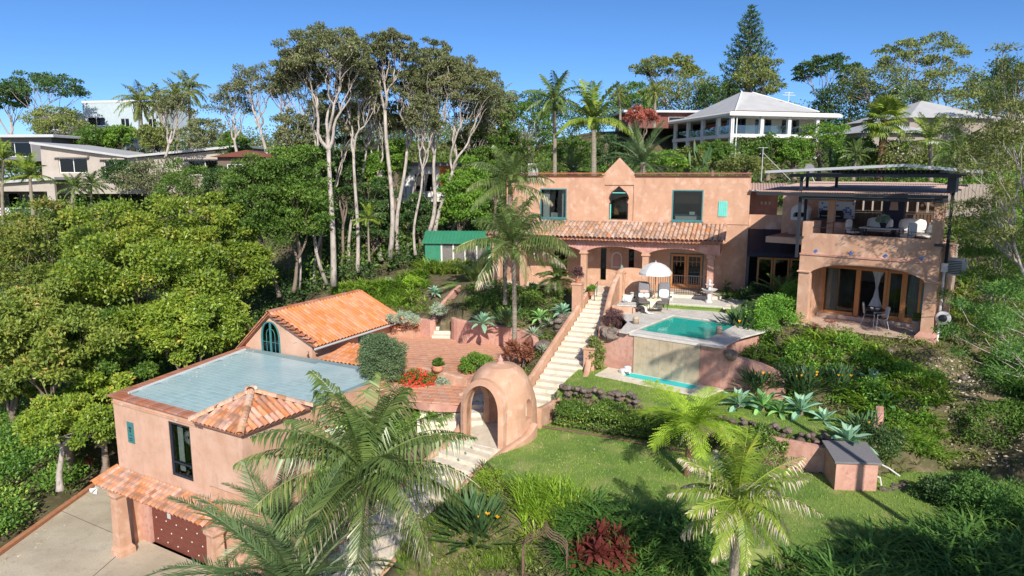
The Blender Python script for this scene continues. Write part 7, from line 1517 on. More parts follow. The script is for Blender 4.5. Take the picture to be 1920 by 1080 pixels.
# --- background palms
def pp(px, py, d): return V(px, py, d)
def fpalm(label, key, base, top, d, scale, seed, r=.16, nm=1., name='palm_tree', **kw):
    b = V(base[0], base[1], d); t = V(top[0], top[1], d); return palm(name, label, key, b, t.z-b.z, r, r*.75, (t.x-b.x, 0), seed, scale, nmul=nm, rings=.3, **kw)
fpalm('tall single palm with upright dark crown behind the house roof', 'far', (1040,335), (1040,205), 48, .72, 1, .15, shaft=.7)
fpalm('yellow green palm with thick crown behind the house roof', 'faryel', (1113,335), (1113,240), 47, .95, 2, .2, 1.2, shaft=.6)
fpalm('leftmost queen palm on the skyline', 'queen', (268,290), (263,190), 88, 1.02, 3, .25); fpalm('middle queen palm on the skyline', 'queen', (308,290), (300,190), 90, .95, 4, .28); fpalm('right queen palm, slimmest of the skyline trio', 'queen', (360,280), (354,166), 90, .95, 5, .22); fpalm('short queen palm in front of the skyline trio', 'queen', (335,300), (330,180), 86, .8, 16, .2)
fpalm('small distant palm left of the flat topped fig', 'queen', (1163,240), (1160,175), 90, .6, 6, .18); fpalm('distant king palm below the flat topped fig', 'queen', (1227,235), (1228,172), 88, .75, 7, .2); fpalm('distant palm peeping above the trees beside the grove', 'queen', (940,260), (940,180), 75, .6, 8, .15)
fpalm('palm with hanging fronds beside the verandah at far left', 'faryel', (62,400), (56,330), 56, .62, 9, .14); fpalm('palm at the extreme left edge with pale fronds', 'faryel', (8,430), (6,300), 58, .6, 10, .14); fpalm('small palm in front of the beige house wall', 'far', (172,400), (172,345), 60, .5, 11, .1); fpalm('low palm right of the beige window', 'far', (135,380), (140,352), 58, .5, 12, .1)
fpalm('feathery palm behind the shade roof', 'faryel', (1745,330), (1742,262), 46, .62, 13, .15); fpalm('bent palm with drooping fronds right of the shade roof', 'far', (1800,330), (1795,285), 42, .6, 14, .15); fpalm('young palm below the tall trunks of the grove', 'faryel', (692,482), (690,410), 48, .38, 15, .08)
t_ = palm('traveller_palm', 'large grey green fan of stiff fronds behind the pediment', 'phoenix', V(1205,318,50), .5, .3, .25, (0,0), 17, 1.1, nmul=.8)
palm('traveller_palm', 'second grey fan palm clump left of the pediment', 'phoenix', V(1075,330,53), .4, .3, .25, (0,0), 18, .8, nmul=.7)
# fan palm
fb = V(1650,330,52); fo = thing('fan_palm', 'fan palm with round green fans above the grey roof edge', 'palm tree', fb); hF = V(1650,225,52).z-fb.z; link('trunk', trunk_mesh(hF, .3, .24, 'fibre'), fo); fm_ = [fan_palm_mesh(1.9, 'lf_palm_yel' if k else 'lf_palm', 26, k) for k in (0,1)]; rr = random.Random(4)
for i in range(34): t = i/33; link('frond', fm_[i % 2], fo, (0,0,hF-.3*t), (rr.uniform(-.3,.3), -R(80-120*t), i*2.399), rr.uniform(.8,1.1))
fpalm('second smaller fan shaped palm beside the fan palm', 'far', (1600,330), (1606,290), 50, .4, 19, .12)
# --- banana like leaves
strelitzia('giant_strelitzia', 'tall paddle leafed clump below the white verandah', V(1310,335,58), 2.6, 22, 71, 0, cat='plant'); strelitzia('giant_strelitzia', 'bluish paddle leafed clump right of the vivid green tree', V(1560,335,57), 2.4, 22, 72, 0, cat='plant'); strelitzia('giant_strelitzia', 'paddle leafed clump below the white box house', V(225,300,90), 4.0, 26, 73, 0, cat='plant')
# --- garden palms
p = HW.w(-13.9,-2.9,0); bA = V(947,552,38.6); palm('kentia_palm', 'rear kentia palm with crown reaching the house parapet', 'kentia', (bA.x,bA.y,-.3), 6.0, .11, .09, (.28,0), 21, .84, shaft=.6)
bB = G(965,645,-1.65); palm('kentia_palm', 'front kentia palm with drooping fronds before the house porch', 'kentia', (bB.x,bB.y,-1.8), 4.5, .13, .10, (-.05,0), 22, 1.0, shaft=.7)
bC = V(672,1240,17.2); palm('kentia_palm', 'largest foreground kentia palm hiding the lower steps', 'kentia', (bC.x+.25,bC.y,-6.9), 5.45, .12, .10, (.12,0), 24, 1.04, shaft=.5, nmul=1.15, rings=.2, skirt=4)
palm('date_palm', 'dark blue green date palm at the bottom in front of the garage', 'phoenix', (-5.2,15.0,-7.6), 4.4, .26, .22, (0,0), 25, 1.22, 'fibre')
palm('date_palm', 'second date palm behind with fronds against the pink turret', 'phoenix', (-6.6,18.6,-7.7), 4.3, .2, .18, (0,0), 26, .80, 'fibre', nmul=.8)
bD = V(1368,1180,15); palm('yellowing_palm', 'yellow green palm with browning frond tips in the foreground', 'yellow', (bD.x,bD.y,-4.6), 3.6, .13, .10, (.05,0), 27, 1.02, shaft=.5, skirt=9)
b = G(1045,556,-.3); palm('pygmy_palm', 'fine leafed pygmy date palm left of the porch column', 'pygmy', (b.x,b.y-.2,-.5), 1.3, .08, .07, (0,0), 28, 1.15, 'fibre', nmul=1.9)
def cyc(label, px, py, z, s, seed, key='cycad', nm=1.): b = G(px, py, z); return palm('cycad', label, key, (b.x,b.y,z), .35, .16, .15, (0,0), seed, s, 'fibre', nmul=nm, cat='cycad')
cyc('large dark green cycad between the shed and the palms', 892,545,-.9,1.45,31,'cycadbig'); cyc('spreading cycad beside the dark glazed link', 1468,572,.1,1.0,32,'cycadbig'); cyc('low cycad beside the bird bath', 1362,549,-.1,.42,33); cyc('second low cycad against the pink house corner', 1385,548,-.1,.42,34)
cyc('cycad like fern in the bottom right of the lower garden', 1115,1110,-5.6,.6,36)
# --- tree fern
fr_ = [frond_mesh('frond', 2.1, e0, e1, .58, .14, 'lf_lime', 24, .35, .35, 3+i, .06, rw=.016, pinn=7) for i, (e0, e1) in enumerate(((60,0),(42,-18),(26,-32),(12,-45)))]
b = G(1293,905,-3.4); tf = thing('tree_fern', 'lime green tree fern with a dark trunk at the edge of the lower lawn', 'tree fern', (b.x,b.y+.35,-3.4)); link('trunk', trunk_mesh(1.95, .14, .11, 'fibre', (.1,0), .12), tf); rr = random.Random(9)
for i in range(17): t = i/16; link('frond', fr_[min(3, int(t*4))], tf, (.1,0,1.93), (rr.uniform(-.2,.2),0,i*2.399), rr.uniform(.85,1.12))
# pinnules on the fern: short secondary leaflets
for i in range(6): link('dead_frond', FR['dryskirt'][0][i % 2], tf, (.1,0,1.8), (0,0,i*1.05), .6)
# --- shrubs (label, px, py, z, radius, mat, ...)
def sh(name, label, px, py, z, r, mat, n=2600, L=.10, W=.05, seed=1, **kw): b = G(px, py, z); return shrub(name, label, (b.x, b.y+r[1]*.5, z-.1), r, mat, n, L, W, seed, **kw)
sh('clipped_shrub', 'tall clipped grey green shrub beside the gabled room', 712,722,-2.6,(1.12,1.0,1.28),'lf_greygreen',26000,.085,.045,1,ncl=60,cr=.36) if leafmat('lf_greygreen', (.05,.09,.04), (.12,.17,.08), (.2,.24,.13), .2, .5, .35) else 0
sh('bougainvillea', 'red flowering bougainvillea behind the palm fronds', 785,742,-3.1,(.95,.7,.62),'lf_green',2400,.10,.05,2,flower='lf_bougain',nfl=230); sh('silver_shrub', 'silvery green shrub right of the bougainvillea', 830,742,-3.1,(.48,.45,.50),'lf_grey',2200,.08,.035,3)
sh('leafy_shrub', 'bright leafy shrub left of the domed gateway', 815,815,-3.9,(.95,.8,.6),'lf_bright',3600,.12,.07,4); sh('leafy_shrub', 'bright round shrub on the patio behind the gateway dome', 895,706,-2.7,(.85,.7,.62),'lf_bright',3600,.11,.06,5)
sh('leafy_shrub', 'dense green foliage behind the big palm crown', 740,860,-5,(1.1,1.0,.95),'lf_green',4200,.11,.06,6); sh('clipped_shrub', 'clipped yellow green mound at the near corner of the lower lawn', 918,945,-4.1,(.78,.75,.60),'lf_lime2',6500,.055,.03,7,ncl=34,cr=.3) if leafmat('lf_lime2', (.07,.13,.015), (.20,.27,.03), (.30,.33,.06), .3, .5, .35) else 0
sh('round_bush', 'large bright green round bush right of the pool', 1458,672,-1.7,(1.5,1.25,1.7),'lf_green2',17000,.09,.05,8,ncl=80,cr=.28) if leafmat('lf_green2', (.05,.13,.018), (.15,.27,.035), (.26,.36,.07), .3, .45, .4) else 0
sh('round_bush', 'second bright bush climbing toward the wing pillar', 1503,612,-.6,(.9,.9,1.4),'lf_green2',8500,.09,.05,9,ncl=44,cr=.34); sh('purple_shrub', 'loose purple red shrub in front of the lower terrace', 1535,640,-.6,(.65,.5,.45),'lf_purple2',1700,.09,.04,10) if leafmat('lf_purple2', (.10,.03,.03), (.25,.09,.08), (.35,.18,.15), .3, .5, .3) else 0
sh('purple_mound', 'round dark purple shrub on rocks beside the pool deck', 1150,612,-.75,(.58,.55,.50),'lf_purple',4200,.06,.03,11,ncl=26); sh('creeper_shrub', 'tall yellow green leafy shrub against the pool wall left', 1116,695,-2.3,(.48,.45,.95),'lf_olive',1600,.13,.07,12,ncl=16,flat=1.0)
sh('silver_shrub', 'pale silver shrub on the rock wall above the patio', 755,608,-1.6,(1.1,.7,.42),'lf_grey',3600,.09,.03,13); sh('silver_shrub', 'pale silver shrub behind the orange roof ridge', 722,545,-1.6,(.75,.6,.5),'lf_grey',2600,.09,.03,14); sh('silver_shrub', 'pale silver shrub beside the small garden steps', 822,592,-1.2,(.55,.5,.4),'lf_grey',1800,.08,.03,15)
sh('yellow_flower_shrub', 'dark leafed shrub dotted with yellow flowers at the right', 1842,742,-2.2,(1.5,1.1,.95),'lf_green',6000,.10,.055,16,flower='lf_flower_y',nfl=75,ncl=30); sh('fine_shrub', 'feathery olive shrub right of the wing corner', 1835,600,-.8,(1.6,1.2,1.0),'lf_olive',5200,.10,.04,17,ncl=26); sh('fine_shrub', 'feathery shrub at the right edge below the bare branches', 1905,680,-2,(1.1,1.0,1.0),'lf_olive',4200,.09,.035,18,ncl=26)
sh('dark_hedge', 'dark hedge mass behind the wing side wall', 1850,425,.9,(2.6,1.4,.75),'lf_dark',5200,.14,.07,19,ncl=30); sh('mound_shrub', 'low mound of moss green plants below the lower terrace', 1600,655,-.7,(1.3,.5,.22),'lf_olive',2600,.07,.03,20); sh('mound_shrub', 'low dark groundcover right of the terrace mound', 1690,668,-.9,(1.0,.5,.2),'lf_green',2000,.07,.03,21)
sh('leafy_shrub', 'olive shrub behind the upper agave group at the lower right', 1655,860,-2.9,(.95,.8,.65),'lf_dark',3600,.09,.05,22); sh('leafy_shrub', 'bright low shrub between rock wall and garden steps', 772,540,-1.0,(.9,.6,.45),'lf_yelgreen',1900,.14,.05,23) if leafmat('lf_yelgreen', (.12,.22,.02), (.25,.34,.04), (.45,.42,.05), .35, .5, .3) else 0
sh('porch_shrub', 'dark leafy shrub beside the terracotta pot post', 1075,560,-.5,(.6,.5,.5),'lf_green',1700,.10,.05,24); sh('porch_shrub', 'dark leafed planting below the pygmy palm', 1005,560,-.6,(.9,.6,.5),'lf_dark',2600,.12,.05,25); sh('leafy_shrub', 'dense low green plants under the link canopy', 1425,562,.0,(1.1,.6,.5),'lf_dark',2600,.12,.05,26)
sh('leafy_shrub', 'green climbing foliage at the right pink pillar base of the link', 1495,560,.0,(.45,.4,1.2),'lf_green',2200,.09,.05,27,ncl=18,flat=1.1); sh('leafy_shrub', 'small pink tinged shrub below the terrace edge', 1560,622,-.4,(.5,.4,.32),'lf_purple2',900,.08,.04,28)
sh('flowering_herb', 'pale yellow succulent clump inside the rusty garden arch', 1030,1092,-5.2,(.28,.26,.26),'lf_creamy',900,.06,.03,29) if leafmat('lf_creamy', (.30,.30,.12), (.5,.48,.25), None, .3, .6, .2) else 0
sh('leafy_shrub', 'mid green shrub filling the corner below the second date palm', 690,1010,-6.6,(.8,.7,.6),'lf_green',2400,.10,.05,30)
# cordylines
def cordyline(label, px, py, z, s, n, seed, mat='lf_red', stems=5):
    b = G(px, py, z); o = thing('red_cordyline', label, 'cordyline', (b.x,b.y,z)); rr = random.Random(seed); rs = np.random.RandomState(seed); V_ = []; F_ = []; k = 0; mb = MB()
    for q in range(stems):
        c = Vector((rr.uniform(-.5,.5)*s, rr.uniform(-.35,.35)*s, s*rr.uniform(.45,1.0))); mb.tube([(c.x*.5,c.y*.5,0), c], .02, 5)
        for i in range(n):
            a = i*2.399; el = R(85-110*(i/n)); l = s*.42*rr.uniform(.8,1.15); d = Vector((math.cos(a)*math.cos(el), math.sin(a)*math.cos(el), math.sin(el))); S = Vector((-math.sin(a), math.cos(a), 0)); p1 = c+d*l*.5; p2 = p1+(d+Vector((0,0,-.5))).normalized()*l*.5; w_ = s*.065
            V_ += [c, p1+S*w_, p1-S*w_, p2]; F_ += [(k,k+1,k+2),(k+1,k+3,k+2)]; k += 4
    link('leaves', npmesh('leaves', np.array([tuple(v) for v in V_]), np.array(F_), mat), o); mb.build('stems', 'bark', o); return o
cordyline('bronze red leafed cordyline clump left of the long stairs', 972,690,-2.7,1.15,26,1,'lf_bronze',9) if leafmat('lf_bronze', (.09,.03,.02), (.22,.09,.05), (.30,.17,.08), .25, .5, .35) else 0
cordyline('vivid red leafed cordyline clump in the bottom foreground', 1125,1085,-4.7,1.25,26,2,'lf_red',16)
cordyline('small red leafed plant by the driveway bank tree', 172,880,-8.4,.6,18,3,'lf_red',3)
# --- agaves
for i, (lab, px, py, z, s, key, n) in enumerate([('blue agave with broad leaves above the patio wall',905,612,-1.35,1.25,'blue',24),('pale green agave left of the pair by the stairs',1013,600,-1.2,1.0,'green',20),('larger agave of the pair by the long stairs',1056,592,-1.0,1.15,'blue',24),
 ('spiky grey rosette below the agave pair',1000,632,-1.8,1.0,'spiky',34),('upper spiky grey rosette near the stairs',1028,612,-1.5,.9,'spiky',34),('small spiky rosette beside the brown rock',1018,660,-2.1,.7,'spiky',24),('dark agave left of the small garden steps',815,552,-1.0,.9,'blue',18),('agave on the rock wall behind the orange roof',693,540,-1.5,.8,'blue',18),
 ('agave at the left end of the row under the pool wall',1385,765,-2.3,1.05,'blue',22),('agave second in the row under the pool wall',1430,770,-2.3,1.1,'green',22),('agave third in the row under the pool wall',1462,778,-2.3,.8,'green',16),('large agave in the shaded right part of the row',1502,778,-2.3,1.15,'blue',22),('agave at the right end of the row',1545,795,-2.4,.8,'blue',18),
 ('highest agave in the cluster near the fern bank',1640,735,-1.75,1.25,'blue',24),('agave beside the highest one on its left',1590,725,-1.8,1.0,'blue',20),('lower agave above the pump box wall',1590,838,-2.5,1.15,'blue',22),('agave between the highest and the lower one',1660,765,-2.0,1.0,'green',20),
 ('strap leafed rosette at the foot of the kentia palm',850,1035,-5.3,.8,'green',20),('yellow green bromeliad behind the orange roof',770,560,-1.2,1.1,'bromel',26),('bright green bird nest plant beside the lower steps',690,1100,-6.9,.9,'strap',16),('small agave beside the driveway steps',800,1050,-5.6,.7,'blue',16),('pale agave on the slope right of the wing',1800,520,.4,.9,'green',18),('small agave at the far right of the path',1870,590,-.4,.7,'blue',16)]):
    b = G(px, py, z); rosette('agave', lab, (b.x, b.y, z), s*(1.25 if 7 < i < 17 else 1.1), key, n, 300+i, 'agave' if key in ('blue','green') else 'rosette plant')
# --- strelitzias
for i, (lab, px, py, z, s, n, fl) in enumerate([('bird of paradise clump at the right corner of the pool deck',1395,640,-1.2,1.15,60,2),('bird of paradise clump above the right pool wall',1425,590,-.6,1.1,50,1),('dark bird of paradise clump under the right pool wall',1420,735,-2.1,1.0,55,3),('bird of paradise clump with most flowers in the shaded bed',1510,742,-2.0,1.15,60,4),('bird of paradise clump beside the highest agave',1575,740,-1.9,1.1,55,3),
 ('large bird of paradise clump in the foreground left of the garden arch',893,1025,-4.9,1.15,100,3),('bird of paradise clump above the patio retaining wall',858+95,612,-1.3,1.0,50,2),('bird of paradise at the dark right end of the lower hedge',1620,820,-2.5,.9,45,1)]):
    b = G(px, py, z); strelitzia('bird_of_paradise', lab, (b.x, b.y, z), s*(1.25 if i in (0,5) else .95), int(n*2.4), 400+i, fl)
# --- beds of ferns, straps and groundcover
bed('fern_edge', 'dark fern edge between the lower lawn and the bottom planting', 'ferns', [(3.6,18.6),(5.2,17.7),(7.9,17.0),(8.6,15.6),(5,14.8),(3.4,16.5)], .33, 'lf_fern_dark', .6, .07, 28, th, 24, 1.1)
W_ = lambda pts: [tuple(G(px, py, z)[:2]) for px, py, z in pts]
bed('fern_slope', 'bright green sword fern slope below the tall pale trees', 'ferns', [(-14.6,38.5),(-15.5,44),(-12,47.5),(-6.2,49),(-5.6,46),(-7.5,44.2),(-10,43),(-11.2,42.5),(-12.6,40.5),(-13.8,38)], .42, 'lf_fern', .85, .11, 30, th, 1, 1.1)
bed('fern_bank', 'sword fern bank below the lower terrace of the wing', 'ferns', [(11.4,29.6),(13.2,29.5),(15.2,27.3),(16.6,25.6),(15.2,22.8),(14.2,22.4),(13.6,24.5),(12.6,27),(11,28)], .33, 'lf_fern', .70, .09, 30, th, 2, 1.1)
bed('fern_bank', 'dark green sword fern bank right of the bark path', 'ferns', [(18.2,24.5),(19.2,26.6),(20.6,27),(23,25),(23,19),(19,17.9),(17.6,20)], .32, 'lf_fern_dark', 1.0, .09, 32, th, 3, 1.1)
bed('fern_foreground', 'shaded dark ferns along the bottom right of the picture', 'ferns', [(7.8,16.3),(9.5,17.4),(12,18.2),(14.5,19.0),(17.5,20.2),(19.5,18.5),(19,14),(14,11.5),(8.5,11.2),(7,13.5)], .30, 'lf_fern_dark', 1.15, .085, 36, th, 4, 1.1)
bed('strap_bed', 'yellow green strap leafed lilies in the foreground bed', 'lilies', W_([(960,1010,-4.6),(975,955,-4.1),(1010,945,-4.0),(1100,985,-4.2),(1110,1040,-4.8),(1000,1060,-5)]), .24, 'lf_straplime', .85, .05, 26, th, 5, .8, .78) if leafmat('lf_straplime', (.12,.22,.02), (.26,.36,.04), (.36,.44,.08), .35, .45, .4) else 0
bed('strap_bed', 'arching strap leafed lilies in front of the green shed', 'lilies', W_([(785,530,-.9),(800,490,-.4),(880,485,-.3),(905,500,-.4),(870,530,-.9)]), .42, 'lf_strapolive', 1.5, .10, 30, th, 6, 1.2, .7) if leafmat('lf_strapolive', (.08,.14,.02), (.20,.26,.04), (.36,.34,.10), .3, .4, .5) else 0
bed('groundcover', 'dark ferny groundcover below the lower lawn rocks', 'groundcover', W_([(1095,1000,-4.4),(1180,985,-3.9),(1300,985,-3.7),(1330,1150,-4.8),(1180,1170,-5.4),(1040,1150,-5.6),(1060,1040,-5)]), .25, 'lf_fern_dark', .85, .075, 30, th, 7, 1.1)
bed('groundcover', 'rough grass at the bottom left of the garden arch', 'grass', W_([(760,1060,-5.8),(900,1020,-5.2),(1010,1070,-5.2),(1000,1160,-6),(740,1160,-6.8)]), .16, 'lf_fern', .26, .016, 26, th, 8, .7, .8)
bed('groundcover', 'green ferny planting under the front kentia palm', 'groundcover', [(-2.6,38.4),(-.6,37.5),(1.0,36.6),(1.6,35.4),(2.3,35.8),(3.2,38.4),(2.6,39.8),(-1.5,41.6),(-3,41.5)], .50, 'lf_green', .5, .05, 20, th, 9, 1.)
bed('groundcover', 'low mixed plants on the bed left of the long stairs', 'groundcover', [(.9,34.3),(1.6,35),(3.0,36.4),(1.9,33.6),(1.0,31.3),(.1,30.8),(-.6,31.5),(-.3,33)], .40, 'lf_olive', .38, .04, 18, th, 10, 1.)
bed('groundcover', 'leafy low plants along the left of the small garden steps', 'groundcover', [(-9.2,42.2),(-5.6,41.0),(-4.9,42.4),(-6,45.5),(-9,45)], .6, 'lf_fern', .5, .06, 18, th, 11, 1.)
bed('groundcover', 'dark planting between pink house corner and dark link', 'groundcover', [HW.w(-1.2,-1.7)[:2], HW.w(.0,-1.9)[:2], HW.w(2.2,-2.2)[:2], HW.w(3.2,-1.6)[:2], HW.w(.1,-.3)[:2], HW.w(-1,-.3)[:2]], .35, 'lf_fern_dark', .65, .06, 24, lambda x, y: -.15, 12, 1.)
bed('groundcover', 'weeds and sparse grass on the right slope beyond the wing', 'grass', [(19.6,28),(23,29),(26,36),(21.5,37)], .4, 'lf_fern', .6, .06, 22, th, 13, 1.)
bed('groundcover', 'scattered low weeds over the garden soil', 'grass', [(-9,23),(-6.4,26.4),(-3.4,26.9),(-4.2,24.9),(-6.2,22),(-8.8,19)], .45, 'lf_olive', .4, .05, 18, th, 14, 1.)
bed('groundcover', 'dry ferny undergrowth behind the pump box', 'groundcover', [(12.2,22.4),(14.8,23),(15.2,24.6),(13,25.4),(10.6,24.6),(9.6,24.6),(11.6,23)], .4, 'lf_fern_dark', .5, .05, 22, th, 15, 1.)
# path of bark and leaves
slab('bark_path', [(17.3,27.2),(19.4,28.6),(20.4,31.5),(19.3,31.5),(18.2,27.4)], -.55, 'litter_soil', 'bare stony path right of the wing', 'path', .5)
rs = np.random.RandomState(4); sp = fill([(16.0,26.5),(18.9,26.8),(19,23),(18.4,19.6),(15.4,19.6),(15.6,23)], .10, rs, th); v, f = leaf_quads(np.array(sp)+np.array([0,0,.03]), nrm(rs.normal(size=(len(sp),3))*np.array([1,1,.1])), .13, .07, rs, .3)
link('leaf_litter', npmesh('leaf_litter', v, f, 'lf_dry'), label='brown leaf litter on the shaded path at the right', cat='leaf litter', kind='stuff')
bp = [(16.2,26.2),(17.9,26.2),(18.4,23.5),(18.3,20),(16.9,19.2),(15.9,20.8),(16.6,23.4)]
# --- hedges
hm = thing('hedge', 'long clipped hedge below the upper lawn behind the tree fern', 'hedge', (1.9,27,-3.3)); link('foliage', hedge_mesh([(0,0,0),(2.4,-1.1,0),(5.0,-2.45,0)], 1.25, 1.0, 17000, .085, .05, 'lf_hedge', 3), hm) if leafmat('lf_hedge', (.02,.055,.012), (.09,.15,.022), (.20,.24,.05), .22, .38, .5) else 0
mb = MB(); [limb(mb, (i*.5,-.24*i,0), (i*.5+.1,-.24*i+.05,.75), .03, .01, rng) for i in range(10)]; mb.build('stems', 'bark', hm)
hm = thing('hedge', 'short variegated hedge right of the tree fern', 'hedge', (8.1,23.75,-3.3)); link('foliage', hedge_mesh([(-.5,.35,0),(1.6,-.75,0)], 1.1, .95, 7500, .08, .05, 'lf_hedge', 5), hm)
mb = MB(); [limb(mb, (i*.35,-.18*i,0), (i*.35+.1,-.18*i,.7), .03, .01, rng) for i in range(5)]; mb.build('stems', 'bark', hm)
mb = MB(); mb.tube([(1.05,26.55,-3.27),(3.4,25.55,-3.27),(6.4,23.95,-3.27)], .06, 5); mb.build('bed_edging', 'brown_timber', label='thin timber edging along the foot of the long hedge', cat='edging')
# --- rocks
def line_rocks(pts, n, s, rows, seed, spread=.18, dz=.22):
    rr = random.Random(seed); out = []; P_ = [Vector(p) for p in pts]; seg = [(b-a).length for a, b in zip(P_, P_[1:])]; tot = sum(seg)
    for r_ in range(rows):
        for i in range(n - r_):
            t = (i+.5*(r_ % 2)+rr.uniform(-.2,.2))/n*tot; k = 0
            while k < len(seg)-1 and t > seg[k]: t -= seg[k]; k += 1
            q = P_[k].lerp(P_[k+1], max(0, min(1, t/seg[k]))); out.append((q+Vector((rr.uniform(-spread,spread), rr.uniform(-spread,spread), r_*dz)), s*rr.uniform(.7,1.35)))
    return out
stones('rock_edge', 'brown fieldstone edging between long hedge and upper lawn', 'rock wall', line_rocks([(2.2,27.9,-2.55),(3.4,27.5,-2.5),(5.2,26.6,-2.5)], 26, .30, 3, 1), 1)
stones('rock_edge', 'dark stone edging from the tree fern to the pump box', 'rock wall', line_rocks([(7.1,25.5,-2.5),(8.6,24.4,-2.5),(10.2,23.1,-2.45),(11.4,22.5,-2.4)], 30, .27, 2, 2), 2)
stones('rock_edge', 'large rough boulders along the near edge of the lower lawn', 'rocks', line_rocks([(.55,21.1,-3.45),(1.6,20.9,-3.45),(2.6,20.2,-3.5),(3.5,19.3,-3.55)], 15, .50, 2, 3, .2, .1), 3)
stones('rock_edge', 'dark boulders near the yellowing palm', 'rocks', line_rocks([(4.3,18.8,-3.5),(5.1,18.1,-3.55)], 6, .42, 1, 4), 4)
stones('rock_wall', 'dry stone wall between gabled room and patio', 'rock wall', line_rocks([(-7.5,40.4,-2.5),(-6.6,40.3,-2.5),(-5.7,40.0,-2.5)], 12, .34, 5, 5, .08, .2), 5)
stones('rock_pile', 'grey and brown rocks beside the upper stairs wall', 'rocks', line_rocks([(2.3,36.3,-1.6),(2.9,36.6,-1.3),(3.2,36.9,-1.1)], 8, .42, 3, 6, .2, .2), 6)
stones('boulder', 'large brown boulder left of the stairs among rosettes', 'boulder', [(Vector((1.65,34.35,-1.95)), 1.1)], 7)
stones('rock_pile', 'brown rocks under the purple mound by the pool deck', 'rocks', line_rocks([tuple(PO.w(-1.5,.6,-.75)), tuple(PO.w(-.75,.25,-.72)), tuple(PO.w(-.3,.35,-.72))], 7, .46, 2, 8, .12, .2), 8)
stones('boulder', 'dark boulder at the right corner of the pool deck', 'boulder', [(PO.w(5.0,.25,-.75), .72), ], 9)
stones('rock_pile', 'small round stones beside the pump box', 'rocks', line_rocks([(12.1,20.9,-3.4),(13.2,21.5,-3.4)], 9, .28, 2, 10, .2, .1), 10)
stones('rock_pile', 'rough rocks along the front of the lower terrace', 'rocks', line_rocks([WG.w(-4.6,-.75,-.5), WG.w(-2,-.8,-.5), WG.w(.0,-1.0,-.6)], 22, .32, 2, 11, .3, .1), 11)
stones('rock_pile', 'scattered stones on the bark path below the wing', 'rocks', line_rocks([(17.6,26.3,-1.0),(17.8,24.6,-1.6),(17.7,22.6,-2.4)], 16, .26, 1, 12, .5, .1), 12)
stones('rock_steps', 'brown rock steps beside the wing corner', 'rocks', line_rocks([(18.2,27.9,-.45),(18.9,29.3,-.4),(19.6,30.8,-.3)], 12, .45, 1, 13, .3, .1), 13)
# --- near tree with bare silvery branches at the right edge
def sprawl(label, base, tips, seed, lm='lf_olive', nl=90, cr=.55, tr=.12, L=.12):
    nl = int(nl*2.6)
    rg = random.Random(seed); o = thing('silver_branch_tree', label, 'tree', base); tl = [Vector(t)-Vector(base) for t in tips]; ex = []
    for t in tl:
        for k in range(9): ex.append(t + Vector((rg.gauss(0,.6), rg.gauss(0,.6), rg.gauss(0,.5))))
    mb = MB(); c = sum(tl, Vector())/len(tl); fk = Vector((c.x*.3, c.y*.3, max(.6, c.z*.45))); limb(mb, (0,0,-.4), fk, tr, tr*.7, rg, .06, 6, 7); branches(mb, fk, ex, tr, rg, 6, tip_r=.012, mid=.45)
    mb.build('trunk', 'bark_pale', o, True); link('crown', foliage_mesh('crown', [(tuple(e), cr*rg.uniform(.6,1.2)) for e in ex if rg.random() < .85], nl, L, L*.32, lm, seed, .55, .5), o); return o
sprawl('tree with bare silvery branches and feathery leaves at the right edge', (19.9,25.2,-1.4), [tuple(V(px, py, d)) for px, py, d in ((1840,230,25),(1880,180,25),(1900,260,24),(1850,320,25),(1890,350,24),(1910,120,24),(1850,400,26),(1905,430,24),(1870,290,27))], 3)
sprawl('leaning pale trunk tree with drooping foliage beside the wing', (20.6,29.2,-.4), [tuple(V(px, py, d)) for px, py, d in ((1860,420,28),(1830,470,28),(1900,500,27),(1850,530,27),(1890,560,26),(1810,430,29))], 4, 'lf_green', nl=110)
sprawl('low feathery branches sweeping in at the right edge', (21.8,22.0,-2.0), [tuple(V(px, py, d)) for px, py, d in ((1880,600,22),(1905,560,21),(1840,640,23),(1900,660,21))], 5, 'lf_fern_dark', nl=100)
# --- trees outside the right and near edge that shade the garden
for i, (x, y, z, h, r) in enumerate(((12.5,5.5,-4.5,9.0,(2.0,2.0,2.0)),(16.5,6,-4,9.0,(2.3,2.3,2.1)),(20.5,8.5,-3.5,9.5,(2.5,2.5,2.2)),(23.5,13,-2.5,9,(2.2,2.2,2.2)))):
    ptm, pfm = tree_meshes((0,0,h*.5), (0,0,-.4), (0,0,h-r[2]), r, 34, .62, 150, .24, .13, 'lf_green', 'bark', .18, 500+i, low=-.5)
    o = thing('garden_tree', ('leafy shade tree nearest the yellowing palm beyond the right edge','leafy shade tree beyond the right edge in front of the dark ferns','tall shade tree beyond the lower right corner','shade tree beyond the right edge beside the bark path')[i], 'tree', (x,y,z), group='shade trees beyond the right edge'); link('trunk', ptm, o); link('crown', pfm, o)
palm('kentia_palm', 'palm outside the right edge that throws its shadow on the wing facade', 'kentia', (20.6,17.6,-2.4), 11.6, .13, .1, (0,0), 61, .85, shaft=.6); palm('kentia_palm', 'palm outside the frame whose shadow falls on the pool wall', 'kentia', (12.9,12.6,-4.6), 13.6, .13, .1, (0,0), 62, .9, shaft=.6)

